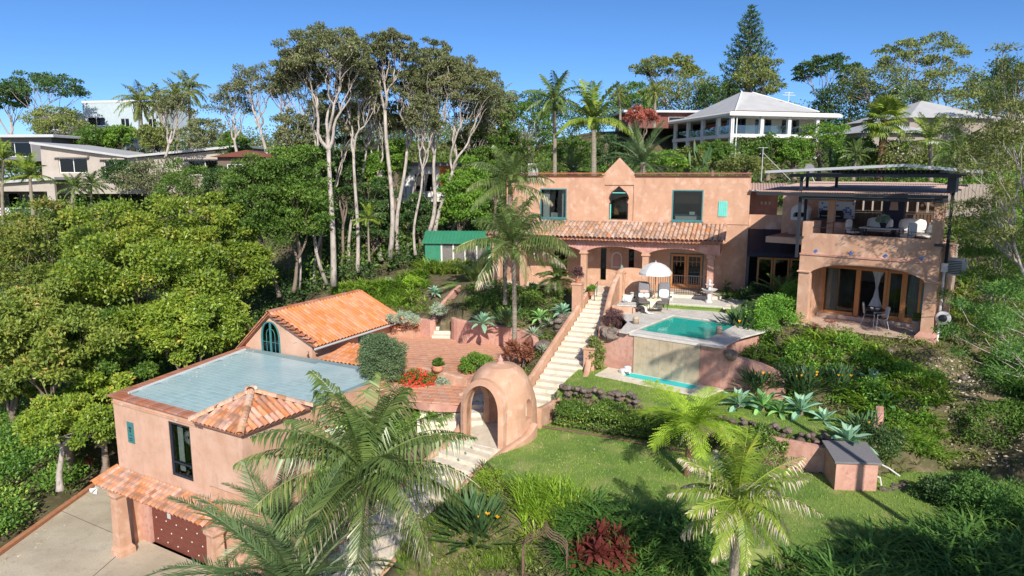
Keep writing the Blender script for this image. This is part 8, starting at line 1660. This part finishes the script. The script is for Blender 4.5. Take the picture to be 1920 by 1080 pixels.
# --- general sparse planting over the garden soil, away from everything built
rs = np.random.RandomState(77); sp = []
for (x0, x1, y0, y1, st) in ((-3,21,11,41,.36),(-10,-3,14,44,.6),(19,27,22,40,.5)):
    for x, y, z in fill([(x0,y0),(x1,y0),(x1,y1),(x0,y1)], st, rs, lambda a, b: 0):
        if any(bb[0] < x < bb[1] and bb[2] < y < bb[3] and inside(q, x, y) for q, zz, bb in FLATS): continue
        if inside(bp, x, y) and rs.uniform() < .93: continue
        sp.append((x, y, th(x, y)))
pr_ = [strap_np(14, .34, 1., .045, rs, 3, .6) for _ in range(3)] + [leafy_np(40, .22, .22, .10, .06, rs) for _ in range(3)]
c = np.mean(np.array(sp), axis=0); link('low_weeds', scatter_mesh('low_weeds', pr_, [(a-c[0], b-c[1], d-c[2]) for a, b, d in sp], 'lf_olive', rs, .6, 1.4), None, tuple(c), label='low mixed weeds and seedlings scattered over the garden soil', cat='groundcover', kind='stuff')
wood('gully_scrub', 'leafy slope seen between the tall trunks behind the shed', [(-14,58),(-2,57),(8,56),(8,76),(-14,78)], 2.2, 1.0, 1.6, 130, .28, 'lf_olive', 36)
wood('gully_scrub', 'green slope glimpsed far behind the central grove', [(-22,72),(14,72),(14,96),(-22,94)], 2.6, 1.6, 2.0, 150, .3, 'lf_green', 37)

# --- extra foreground shrubs
for i, (nm_, lab, px, py, z, r, m, n, L, W) in enumerate([
 ('leafy_shrub','mid green leafy shrub behind the strap lilies at the lawn edge',985,965,-4.3,(.7,.5,.45),'lf_green2',2400,.10,.05),('leafy_shrub','low shrub between the large bird of paradise and the path wall',835,1010,-5.2,(.6,.5,.45),'lf_green',2000,.10,.05),
 ('leafy_shrub','bright green shrub at the bottom edge left of the garden arch',905,1110,-5.9,(.9,.7,.5),'lf_bright',2600,.10,.05),('leafy_shrub','dark green shrub at the bottom edge between cordyline and yellow palm',1240,1110,-5.0,(1.1,.7,.7),'lf_dark',3600,.10,.045),
 ('leafy_shrub','tall dark shrub behind the row of agaves right of the pool wall',1480,740,-2.1,(1.1,.7,.7),'lf_dark',3400,.11,.05),('leafy_shrub','dense shrub between the round bush and the fern bank',1545,700,-1.6,(1.0,.8,.7),'lf_green',3400,.11,.05),
 ('leafy_shrub','green shrub spilling over the end of the right pool wall',1430,690,-1.7,(.9,.6,.6),'lf_green',2800,.10,.05),('leafy_shrub','shrub mass behind the bird of paradise at the pool corner',1415,620,-.9,(.9,.8,.8),'lf_dark',3200,.10,.05),
 ('leafy_shrub','dark shrub under the yellow flowers at the right edge',1880,850,-2.9,(1.3,1.0,1.0),'lf_green',4200,.11,.05),('leafy_shrub','shrub at the far right below the silver branches',1900,780,-2.4,(1.0,1.0,1.0),'lf_olive',3600,.10,.04),('leafy_shrub','dense bush at the bottom right corner of the picture',1880,1010,-3.7,(1.5,1.1,.9),'lf_fern_dark',5200,.11,.045),
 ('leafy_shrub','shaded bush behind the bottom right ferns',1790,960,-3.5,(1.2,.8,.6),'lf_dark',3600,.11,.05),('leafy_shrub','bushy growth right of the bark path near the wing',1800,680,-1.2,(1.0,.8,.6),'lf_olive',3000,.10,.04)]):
    sh(nm_, lab, px, py, z, r, m, n, L, W, 600+i, ncl=24)

# --- fallen leaves and clippings
rs = np.random.RandomState(91)
def litter(label, poly, z, n, mat, L=.09):
    xs = [p[0] for p in poly]; ys = [p[1] for p in poly]; P = []
    while len(P) < n:
        x, y = rs.uniform(min(xs), max(xs)), rs.uniform(min(ys), max(ys))
        if inside(poly, x, y): P.append((x, y, z))
    P = np.array(P); v, f = leaf_quads(P, nrm(rs.normal(size=(n,3))*np.array([1,1,.05])), L, L*.5, rs, .1); c = P.mean(axis=0); link('fallen_leaves', npmesh('fallen_leaves', v-c, f, mat), None, tuple(c), label=label, cat='leaves', kind='stuff')
litter('fallen dry leaves sprinkled over the lower lawn', ll, ZL2+.07, 200, 'lf_dry', .07); litter('fallen leaves collected on the driveway near its kerb', [(-21.3,20),(-20.2,20),(-20.2,33),(-21,33)], -8.99, 160, 'lf_dry', .10); litter('dry leaves lying on the blue tiled roof terrace', [tuple(GA.w(x, y)[:2]) for x, y in ((.4,.5),(1.6,.5),(-.2,7.8),(-1.3,7.8))], ZT-.05, 90, 'lf_dry', .09)
litter('leaves scattered on the terracotta patio', pt, ZP+.01, 130, 'lf_dry', .08)

wood('garden_shrubs', 'layered low shrubs filling the bed between pool wall, terrace and fern bank', [(10.2,27.6),(12.6,29.6),(14.8,27.4),(16.2,25.4),(14.6,23.2),(13.6,23.2),(12.8,25.2),(11.4,26.4)], .8, .25, .48, 260, .11, 'lf_green2', 51)
wood('garden_shrubs', 'shaded shrubs massed along the right side of the bark path', [(18.6,26.5),(19.6,24),(18.6,19.5),(22.5,18.5),(24.5,24),(22,28)], .95, .35, .62, 260, .12, 'lf_green', 52)
wood('corner_scrub', 'leafy undergrowth closing the gap between garage wall and glossy trees', [(-21.6,34.8),(-18.6,34.4),(-16.4,37),(-17.5,42),(-25,42),(-25,36)], 1.3, 1.7, 1.2, 260, .19, 'lf_bank', 53)
wood('path_shrubs', 'green shrubs tumbling down beside the lower steps under the palm crown', [(-8.6,23.5),(-6.2,23.8),(-4.2,25.6),(-3.8,27),(-6.5,27.5),(-9,26)], .9, .5, .6, 240, .12, 'lf_green2', 54)
wood('garden_shrubs', 'mixed shrubs on the slope below the kentia palms and porch', [(-3.2,42.4),(-2.8,39.6),(-.6,38.4),(2.0,37.4),(3.2,38.6),(2.4,40.2),(-1,42.2)], .95, .25, .5, 240, .13, 'lf_green', 55)
# ------------------------------------------------------------------ furniture and small things
def cush(x0, x1, y0, y1, z0, z1, b=.06):
    """soft pillow block"""
    bm = bmesh.new(); bmesh.ops.create_cube(bm, size=1); bmesh.ops.subdivide_edges(bm, edges=bm.edges, cuts=5, use_grid_fill=True)
    for v in bm.verts:
        c = v.co*2; m = max(abs(c.x), abs(c.y), abs(c.z)); e = [abs(k)**4 for k in c]; s = (sum(e))**.25; c2 = c/s if s > 0 else c; c = c.lerp(c2, .55)
        th_ = 1-.28*(abs(c.x)**4+abs(c.y)**4 if abs(z1-z0) < abs(y1-y0) else abs(c.x)**4)
        v.co = Vector(((x0+x1)/2+c.x*(x1-x0)/2, (y0+y1)/2+c.y*(y1-y0)/2, (z0+z1)/2+c.z*(z1-z0)/2*max(.4, th_)))
    m = MB(); m.v = [tuple(v.co) for v in bm.verts]; m.f = [tuple(v.index for v in f.verts) for f in bm.faces]; bm.free(); return m
def lounger(label, p, rz, twin):
    o = thing('sun_lounger', label, 'sun lounger', p, rz, 'pair of taupe sun loungers under the parasol')
    mb = MB(); mb.tube([(-.3,-.95,.30),(-.3,.5,.30)], .02, 6); mb.tube([(.3,-.95,.30),(.3,.5,.30)], .02, 6); mb.tube([(-.3,-.95,.30),(.3,-.95,.30)], .02, 6); mb.tube([(-.3,.35,.30),(-.3,.85,1.05),(.3,.85,1.05),(.3,.35,.30)], .02, 6); mb.build('frame', 'dark_metal', o)
    for x in (-.28,.28):
        for y in (-.85,.35): mb = MB(); mb.tube([(x,y,.30),(x,y-.08,0)], .018, 6); mb.build('leg', 'dark_metal', o)
    m = cush(-.29,.29,-.95,.42,.29,.36); m.build('seat_pad', 'taupe', o, True)
    m = cush(-.29,.29,-.05,.95,-.04,.04); m.xf(T(0,.34,.36,0,(1,1,1),R(56))); m.build('back_pad', 'slate', o, True)
    if twin == 0:
        for x in (-.15,.15): m = cush(x-.14,x+.14,-.06,.06,0,.26); m.xf(T(0,.30,.38,0,(1,1,1),R(-25))); q = m.build('pillow', 'cushion', o, True)
        m = cush(-.24,.24,-.05,.05,0,.16); m.xf(T(0,.44,.62,0,(1,1,1),R(-25))); m.build('pillow', 'roof_pink', o, True)
    else:
        m = cush(-.26,.26,-.08,.08,0,.5); m.xf(T(0,.34,.38,0,(1,1,1),R(-30))); m.build('pillow', 'cushion', o, True)
    return o
rzH = -R(10)
l0 = G(1212,577,-.16); l1 = G(1243,578,-.16)
lounger('sun lounger on the left with two small white pillows and a brown one', (l0.x-.05,l0.y+.5,-.16), rzH, 0)
lounger('sun lounger on the right with one square white pillow', (l1.x+.1,l1.y+.5,-.16), rzH-R(6), 1)
t = thing('throw_blanket', 'cream fringed throw draped across the foot of the two loungers', 'blanket', (l0.x+.42,l0.y+.12,-.16)); v = []; f = []
for i in range(13):
    for j in range(11):
        x = -.42+i*.07; s = j/10; y = .35 - s*.55; z = .40 if s < .62 else .40-(s-.62)*.95; z += .02*math.sin(i*1.7+j)+.012*math.sin(j*2.3); z -= .10*math.exp(-((x)/.12)**2)*(s > .2); y -= .05*math.sin(i*1.1)*s; v.append((x*(1-.12*math.sin(s*3)), y, z))
for i in range(12):
    for j in range(10): a = i*11+j; f.append((a,a+1,a+12,a+11))
mb = MB(); mb.addv(v, f); mb.build('cloth', 'cream_cloth', t, True); mb = MB()
for i in range(40): x = -.40+i*.021; mb.box(x,x+.006,-.22,-.214,-.05,.06)
tag(mb.build('fringe', 'cream_cloth', t), kind='stuff')
# parasol
pp = G(1231,572,-.16); pa = thing('parasol', 'white domed parasol on a wooden pole behind the sun loungers', 'parasol', (pp.x,pp.y+.55,-.16))
mb = MB(); mb.tube([(0,0,0),(0,0,2.18)], .022, 8); mb.build('pole', 'timber', pa); mb = MB(); mb.lathe([(.2,0),(.2,.06),(.05,.1)], 14); mb.build('base', 'offwhite', pa)
v = []; f = []; NR = 24; pr_ = [(.03,2.22),(.28,2.17),(.52,2.06),(.74,1.88),(.88,1.68),(.885,1.56)]
for q, (r_, z) in enumerate(pr_):
    for k in range(NR):
        a = 6.2832*k/NR; sc = .05 if k % 3 else 0; zz = z - (.0 if q < 1 else .03*(q/5)*(1 if k % 3 else 0)) ; rr = r_*(1-.035*(k % 3 > 0)*(q > 1)); v.append((rr*math.cos(a), rr*math.sin(a), zz + (.035 if q == 5 and k % 3 else 0)))
for q in range(5):
    for k in range(NR): f.append((q*NR+(k+1)%NR, q*NR+k, (q+1)*NR+k, (q+1)*NR+(k+1)%NR))
mb = MB(); mb.addv(v, f); mb.build('canopy', 'white', pa); mb = MB(); mb.lathe([(.03,2.2),(.02,2.28),(.005,2.33)], 8); mb.build('finial', 'white', pa)
for k in range(8): a = 6.2832*k*3/24; mb = MB(); mb.tube([(0,0,1.75),(.45*math.cos(a),.45*math.sin(a),2.05)], .008, 4); mb.build('rib', 'timber', pa)
def stool(label, p, mat='offwhite', s=1.):
    o = thing('garden_stool', label, 'garden stool', p, 0, 'pale ceramic stools beside the loungers'); mb = MB(); mb.lathe([(.15*s,0),(.16*s,.03),(.15*s,.06),(.21*s,.14),(.24*s,.26),(.20*s,.38),(.15*s,.42)], 18); mb.build('body', mat, o, True); mb = MB(); mb.lathe([(.16*s,.42),(.22*s,.44),(.22*s,.47),(.1*s,.485)], 18); mb.build('top', mat, o, True)
    mb = MB(); mb.lathe([(.05,0),(.055,.01),(.02,.015)], 10); mb.xf(T(0,-.235*s,.24,0,(1,1,1),R(90))); mb.build('hole', 'dark_void', o); return o
a_ = G(1188,564,-.16); stool('round pale garden stool left of the sun loungers', (a_.x,a_.y,-.16)); a_ = G(1256,563,-.16); o = stool('round pale garden stool right of the sun loungers holding a brown bowl', (a_.x,a_.y,-.16)); 
t = thing('bowl', 'small brown bowl on the right garden stool', 'bowl', (a_.x,a_.y,-.16+.485)); mb = MB(); mb.lathe([(.05,0),(.09,.05),(.085,.05),(.04,.01)], 12); mb.build('bowl_body', 'terracotta', t, True)
# bird bath fountain
a_ = G(1329,567,-.16); bf = thing('bird_bath', 'white tiered bird bath fountain beside the pink porch column', 'bird bath', (a_.x,a_.y,-.16))
mb = MB(); mb.lathe([(.20,0),(.20,.05),(.13,.1),(.09,.2),(.13,.36),(.10,.5),(.12,.55)], 18); mb.build('pedestal', 'white', bf, True); mb = MB(); mb.lathe([(.10,.55),(.30,.62),(.41,.72),(.43,.74),(.40,.74),(.28,.66),(.05,.64)], 22); mb.build('basin', 'white', bf, True); mb = MB(); mb.lathe([(.06,.64),(.08,.75),(.06,.85),(.10,.9),(.22,.96),(.24,1.0),(.2,1.0),(.06,.95)], 18); mb.build('upper_basin', 'white', bf, True); mb = MB(); mb.lathe([(.05,.95),(.07,1.02),(.03,1.08),(.09,1.13),(.10,1.18),(.06,1.24),(.01,1.27)], 14); mb.build('finial', 'white', bf, True)
# lantern on the post, flower pot on the post
t = thing('lantern', 'small dark glass lantern on the post at the top of the stairs', 'lantern', LANT); mb = MB(); mb.lathe([(.10,0),(.11,.02),(.09,.05),(.12,.10),(.09,.24),(.03,.34),(.01,.38)], 10); mb.build('glass_body', 'teal_stud', t, True); mb = MB(); mb.lathe([(.115,0),(.115,.02),(.05,.03)], 10); mb.build('foot', 'dark_metal', t)
def pot(name, label, p, r, h, mat='terracotta', plant=None, pr=.3, ph=.4, prof=None, seed=1, cat='pot'):
    o = thing(name, label, cat, p); mb = MB(); mb.lathe(prof or [(r*.62,0),(r*.72,h*.2),(r*.92,h*.8),(r*1.06,h*.86),(r*1.06,h),(r*.9,h),(r*.86,h*.9),(r*.2,h*.88)], 20); mb.build('pot_body', mat, o, True)
    if plant:
        cl = crown_clumps((0,0,h+ph*.5), (pr*.8,pr*.8,ph*.6), 9, pr*.4, random.Random(seed), -.5); link('foliage', foliage_mesh('foliage', cl, 90, .12 if r > .15 else .08, .06, plant, seed, .8, .4), o); mb = MB(); branches(mb, (0,0,h*.9), [c for c, r_ in cl], .02, random.Random(seed), 3, tip_r=.004, n=4); mb.build('stems', 'bark', o)
    return o
pot('flower_pot', 'terracotta pot with a dark leafed plant on the stair wall post', POTP, .17, .24, 'terracotta', 'lf_purple', .26, .5, seed=3)
a_ = G(1104,552,0); pot('flower_pot', 'small potted green plant beside the porch steps', (a_.x+.1,a_.y-.3,.0), .14, .22, 'terracotta', 'lf_bright', .24, .3, seed=4)
a_ = G(821,697,-2.15); pot('flower_pot', 'round terracotta bowl pot on the low patio wall', (a_.x,a_.y,-2.15), .27, .30, 'terracotta', 'lf_green', .22, .22, prof=[(.14,0),(.22,.05),(.27,.17),(.24,.27),(.25,.30),(.2,.30),(.18,.26),(.03,.25)], seed=5)
a_ = WG.w(-.60,.75,0); pot('planter', 'large grey conical planter with a clipped round bush by the terrace pillar', tuple(a_), .27, .62, 'pot_grey', None); cl = crown_clumps((0,0,.72), (.18,.18,.14), 14, .1, random.Random(2), -.4, .02, .1); link('foliage', foliage_mesh('foliage', cl, 160, .045, .025, 'lf_green', 4, .9, .4), bpy.data.objects['planter'])
# pool side things
def lantern(label, p): 
    o = thing('pool_lantern', label, 'lantern', p); mb = MB(); mb.lathe([(.15,0),(.15,.26),(.12,.34),(.05,.38)], 16); mb.build('drum', 'travertine_wall', o, True)
    for i in range(4): mb = MB(); mb.lathe([(.151,.04+i*.06),(.157,.05+i*.06),(.151,.06+i*.06)], 16); mb.build('band', 'rust', o)
    return o
a_ = G(1192,607,-.4); lantern('brass drum lantern at the left corner of the pool deck', (a_.x,a_.y,-.4)); a_ = G(1348,626,-.4); lantern('brass drum lantern at the right corner of the pool', (a_.x,a_.y,-.4))
def drape(name, label, p, rz, w_, pts_, mat='cushion', seed=1, cat='towel', parent=None):
    """cloth strip of width w_ following pts_ (y,z)"""
    o = thing(name, label, cat, p, rz); rr = random.Random(seed); v = []; f = []; n = 8; P_ = spl([(a, b, 0) for a, b in pts_], 4); m = len(P_)
    for i, q in enumerate(P_):
        for j in range(n+1): x = -w_/2+w_*j/n; v.append((x*(1+.2*math.sin(i*.7)), q[0]+.02*math.sin(j*1.9+i*.4), q[1]+.018*math.sin(j*2.4+seed)+.012*math.sin(j+i)))
    for i in range(m-1):
        for j in range(n): a = i*(n+1)+j; f.append((a,a+1,a+n+2,a+n+1))
    mb = MB(); mb.addv(v, f); mb.build('cloth', mat, o, True); return o
a_ = G(1195,588,-.4); ch = thing('wire_stool', 'low curved metal stool on the pool deck holding a white towel', 'stool', (a_.x+.05,a_.y+.1,-.4), R(-20))
mb = MB(); mb.tube([(-.25,-.15,0),(-.25,-.15,.30),(-.25,.15,.30),(-.25,.15,0)], .012, 5); mb.tube([(.18,-.15,0),(.18,-.15,.30),(.18,.15,.30),(.18,.15,0)], .012, 5); mb.build('legs', 'dark_metal', ch); mb = MB(); v = [(.22-.45*i/8, s*.16, .30+.05*math.cos(i*.8)) for i in range(9) for s in (-1,1)]; mb.addv(v, [(2*i,2*i+1,2*i+3,2*i+2) for i in range(8)]); mb.build('seat', 'slate', ch)
drape('towel', 'crumpled white towel falling from the metal stool to the deck', (a_.x+.35,a_.y+.1,-.4), R(60), .34, [(.25,.36),(.05,.42),(-.08,.30),(-.14,.12),(-.28,.03),(-.5,.015)], seed=2)
# masonry bench with cushion next to the stairs wall
bn = thing('masonry_bench', 'pink masonry bench block at the left edge of the pool deck', 'bench', tuple(PO.w(-2.0,4.4,-.4)), -PO.a+R(20)); mb = MB(); mb.bbox(-.75,.45,-.45,.5,-.2,.36,.03); mb.build('bench_block', 'stucco', bn); mb = MB(); mb.bbox(-.5,.49,-.49,.54,.36,.41,.01); mb.build('bench_top', 'travertine', bn)
t = thing('cushion', 'white patterned cushion leaning on the masonry bench', 'cushion', tuple(PO.w(-2.05,4.45,.02)), -PO.a+R(20)); m = cush(-.24,.24,-.07,.07,0,.42); m.xf(T(-.05,.1,.02,0,(1,1,1),R(-35))); m.build('pillow', 'cushion', t, True); m = MB(); m.obox((-.05,.02,.20), .22,.012,.18,0,R(-35)); m.build('printed_patch', 'grey_metal', t)
a_ = G(1173,703,-2.32); t = thing('towel_bag', 'white fabric bag with rolled towel lying beside the lower basin', 'bag', (a_.x,a_.y+.15,-2.32), R(20)); m = cush(-.26,.22,-.2,.2,0,.26); m.build('bag_body', 'cushion', t, True); mb = MB(); mb.tube([(-.18,-.2,.2),(-.05,-.32,.14),(.10,-.22,.03)], .02, 6); mb.build('strap', 'slate', t); m = cush(-.02,.26,-.12,.14,.2,.36); m.build('rolled_towel', 'cushion', t, True); mb = MB(); mb.obox((-.02,-.19,.12), .2,.03,.1); mb.build('dark_patch', 'slate', t)
# handrail at the top of the stairs
p = SP(.10, 0, .35); t = thing('stair_handrail', 'short black curled handrail at the head of the stairs', 'handrail', (p.x,p.y,p.z)); mb = MB(); mb.tube([(0,0,0),(0,0,.85),(.1,.25,.95),(.25,.5,1.05)], .02, 6); mb.tube([(.25,.5,1.05),(.22,.6,.95),(.2,.6,.15)], .02, 6); mb.build('rail', 'dark_metal', t)
# terrace chairs and table under the wing
def bistro_chair(label, p, rz, s=1.):
    o = thing('bistro_chair', label, 'chair', p, rz, 'grey chairs on the lower terrace')
    for x in (-.2,.2):
        mb = MB(); mb.tube([(x,-.22,0),(x,-.2,.45),(x*1.2,-.22,.66),(x*1.2,.12,.68)], .014, 6); mb.build('leg', 'grey_metal', o); mb = MB(); mb.tube([(x,.3,0),(x,.18,.45),(x,.26,.95)], .014, 6); mb.build('leg', 'grey_metal', o)
    mb = MB(); mb.bbox(-.23,.23,-.22,.2,.43,.465,.01); mb.build('seat', 'taupe', o)
    v = [(.23*math.sin(a*.26), .20+.06*(1-abs(a)/6)+.07*(q), .5+q*.48-.06*abs(a/6)**2*q) for a in range(-6,7) for q in (0,1)]; mb = MB(); mb.addv(v, [(2*i,2*i+2,2*i+3,2*i+1) for i in range(12)]); mb.build('backrest', 'grey_metal', o); return o
c0 = WG.w(-2.1,.95,.0); bistro_chair('grey metal arm chair at the front edge of the lower terrace', tuple(c0), -WG.a+R(-60))
c0 = WG.w(-2.75,1.75,.0); bistro_chair('second grey terrace chair further back beside the small table', tuple(c0), -WG.a+R(100))
c0 = WG.w(-2.45,1.55,0); t = thing('bistro_table', 'small dark round table on the lower terrace with dishes on it', 'table', tuple(c0)); mb = MB(); mb.lathe([(.38,.70),(.40,.72),(.38,.74)], 20); mb.build('table_top', 'dark_metal', t)
for k in range(3): a = k*2.1; mb = MB(); mb.tube([(.28*math.cos(a),.28*math.sin(a),0),(.05*math.cos(a),.05*math.sin(a),.4),(.2*math.cos(a),.2*math.sin(a),.71)], .012, 5); mb.build('leg', 'dark_metal', t)
for i, (lab, dx, dy) in enumerate((('white bowl stack on the small round terrace table',.05,-.05),('white cup on the small round terrace table',-.14,.1))): q = thing('dish', lab, 'dish', (c0.x+dx,c0.y+dy,.741)); mb = MB(); mb.lathe([(.05,0),(.11-.03*i,.06),(.10-.03*i,.06),(.04,.02)], 14); mb.build('dish_body', 'white', q, True)
# balcony dining set
bz_ = 3.63; dt = thing('dining_table', 'balcony dining table with a pale green glass top', 'table', tuple(WG.w(-2.55,1.9,bz_)), -WG.a)
mb = MB(); mb.bbox(-.85,.85,-.5,.5,.70,.74,.01); mb.build('table_top', 'offwhite', dt); mb = MB(); mb.bbox(-.62,.62,-.40,.40,.741,.752,.003); mb.build('glass_insert', 'rail_glass', dt)
for x in (-.75,.75):
    for y in (-.4,.4): mb = MB(); mb.box(x-.03,x+.03,y-.03,y+.03,0,.70); mb.build('leg', 'dark_metal', dt)
pot('table_plant', 'dark bowl of succulents with a leaning stem on the dining table', tuple(WG.w(-2.55,2.0,bz_+.75)), .16, .20, 'dark_metal', 'lf_grey', .26, .25, seed=7, cat='potted plant')
def dchair(label, x, y, rz):
    o = thing('dining_chair', label, 'chair', tuple(WG.w(x,y,bz_)), -WG.a+rz, 'white padded chairs round the balcony table')
    for a, b in ((-.22,-.2),(.22,-.2),(-.22,.22),(.22,.22)): mb = MB(); mb.tube([(a,b,0),(a,b,.45 if b < 0 else .95)], .014, 5); mb.build('leg', 'dark_metal', o)
    for a in (-.25,.25): mb = MB(); mb.tube([(a,-.2,.45),(a,-.2,.66),(a,.22,.68)], .014, 5); mb.lathe([(.03,-.03),(.035,0),(.03,.03)], 8, (a,-.2,.70)); mb.build('armrest', 'dark_metal', o)
    m = cush(-.23,.23,-.23,.23,.42,.52); m.build('seat_cushion', 'cushion', o, True); m = cush(-.23,.23,.17,.27,.5,1.05); m.build('back_cushion', 'cushion', o, True); return o
dchair('white padded chair at the left end of the balcony table', -3.75,1.9,R(75)); dchair('white chair at the near right side of the balcony table', -1.45,1.35,R(-120)); 
def bench(label, x, y, rz, w_=1.3):
    o = thing('bench_seat', label, 'bench', tuple(WG.w(x,y,bz_)), -WG.a+rz, 'white cushioned benches against the lattice screen')
    mb = MB(); mb.box(-w_/2,w_/2,-.3,.3,.28,.34); mb.build('bench_frame', 'brown_timber', o)
    for a in (-w_/2+.06,w_/2-.06):
        for b in (-.25,.25): mb = MB(); mb.box(a-.025,a+.025,b-.025,b+.025,0,.28); mb.build('leg', 'dark_metal', o)
    m = cush(-w_/2,w_/2,-.32,.28,.34,.46); m.build('seat_cushion', 'cushion', o, True); m = cush(-w_/2,w_/2,-.07,.09,0,.62); m.xf(T(0,.28,.40,0,(1,1,1),R(-16))); m.build('back_cushion', 'cushion', o, True); return o
bench('white cushioned bench at the left behind the balcony table', -3.35,4.7,0,1.15); bench('white cushioned bench in front of the navy panel', -1.95,4.7,0,1.15); bench('white reclining seat at the right corner of the balcony', -.95,2.6,R(-40),.85)
t = thing('footstool', 'low white topped stool beside the reclining balcony seat', 'stool', tuple(WG.w(-1.55,1.75,bz_)), -WG.a); m = cush(-.3,.3,-.25,.25,.38,.48); m.build('stool_top', 'cushion', t, True)
for a in (-.26,.26):
    for b in (-.2,.2): mb = MB(); mb.box(a-.015,a+.015,b-.015,b+.015,0,.38); mb.build('leg', 'dark_metal', t)
t = thing('picture_plate', 'small terracotta coloured relief plaque on the navy balcony panel', 'plaque', tuple(WG.w(-2.98,bk-.13,5.15)), -WG.a); mb = MB(); mb.wall([(-.20,-.2),(.20,-.2),(.15,.2),(-.15,.2)], [], -.02, .02); mb.build('plate', 'roof_pink', t)
# pump box on the lower lawn, with its slate lid
pbx = thing('pump_box', 'pink rendered pump box with a grey sheet lid on the lower lawn', 'utility box', (11.0,20.95,-3.55), R(-4))
mb = MB(); mb.addv([(-.62,-.05,-.4),(.68,-.05,-.4),(.80,1.25,-.4),(-.50,1.3,-.4),(-.62,-.05,1.18),(.68,-.05,1.18),(.80,1.25,1.30),(-.50,1.3,1.30)], [(3,2,1,0),(4,5,6,7),(0,1,5,4),(1,2,6,5),(2,3,7,6),(3,0,4,7)]); mb.build('box_wall', 'stucco_pink', pbx)
mb = MB(); mb.addv([(-.70,-.13,1.185),(.76,-.13,1.185),(.86,1.32,1.31),(-.58,1.36,1.31),(-.70,-.13,1.25),(.76,-.13,1.25),(.86,1.32,1.375),(-.58,1.36,1.375)], [(3,2,1,0),(4,5,6,7),(0,1,5,4),(1,2,6,5),(2,3,7,6),(3,0,4,7)]); mb.build('lid', 'slate', pbx)
mb = MB(); mb.tube([(.7,.6,.55),(1.0,.45,.5),(1.05,.4,.2),(1.0,.35,.0)], .03, 6); mb.tube([(.75,.9,1.0),(1.4,.75,.7),(1.7,.6,.5)], .025, 6); mb.build('pipe', 'white', pbx)
path_wall('box_wall_run', 'weathered pink retaining wall running left from the pump box', [(8.9,23.3,-2.35,-4),(10.0,22.6,-2.35,-4),(11.1,22.1,-2.4,-4)], .25, 'stucco_pink', .02)
path_wall('box_wall_run', 'short bit of pink wall climbing behind the pump box among ferns', [(12.4,22.6,-2.3,-4),(13.1,23.6,-1.7,-4),(13.4,24.2,-1.6,-4)], .25, 'stucco_pink', .02)
# rusty garden arch in the foreground
a_ = G(1020,1115,-4.9); ab = thing('garden_arch', 'rusty wire garden arch with a pointed top in the foreground', 'garden arch', (a_.x,a_.y,-5.1), R(-8))
for s in range(4):
    y = s*.14; w_ = .62-s*.0; pts_ = [(-w_,y,0),(-w_,y,1.5)] + [(-w_*math.cos(t_*.25), y, 1.5+.42*math.sin(t_*.25)) for t_ in range(1,6)] + [(-.07,y,2.02),(0,y,2.24)]; P2 = [(-a, b, c) for a, b, c in pts_[::-1]]
    mb = MB(); mb.tube(pts_ + P2[1:], .014, 5); mb.build('hoop', 'rust', ab)
for z, x in ((.4,.62),(.9,.62),(1.4,.62),(1.85,.40)):
    for sg in (-1,1): mb = MB(); mb.tube([(sg*x,0,z),(sg*x,.42,z)], .01, 4); mb.build('crosspiece', 'rust', ab)
mb = MB(); mb.tube([(-.62,.21,1.2),(-.3,.21,1.75),(0,.21,2.0),(.3,.21,1.75),(.62,.21,1.2)], .01, 4); mb.build('crosspiece', 'rust', ab)
for o_ in list(scn.objects):          # parts with a shared default: nothing rests on the render engine here
    if o_.type == 'EMPTY' and o_.parent is None: o_.empty_display_size = .2
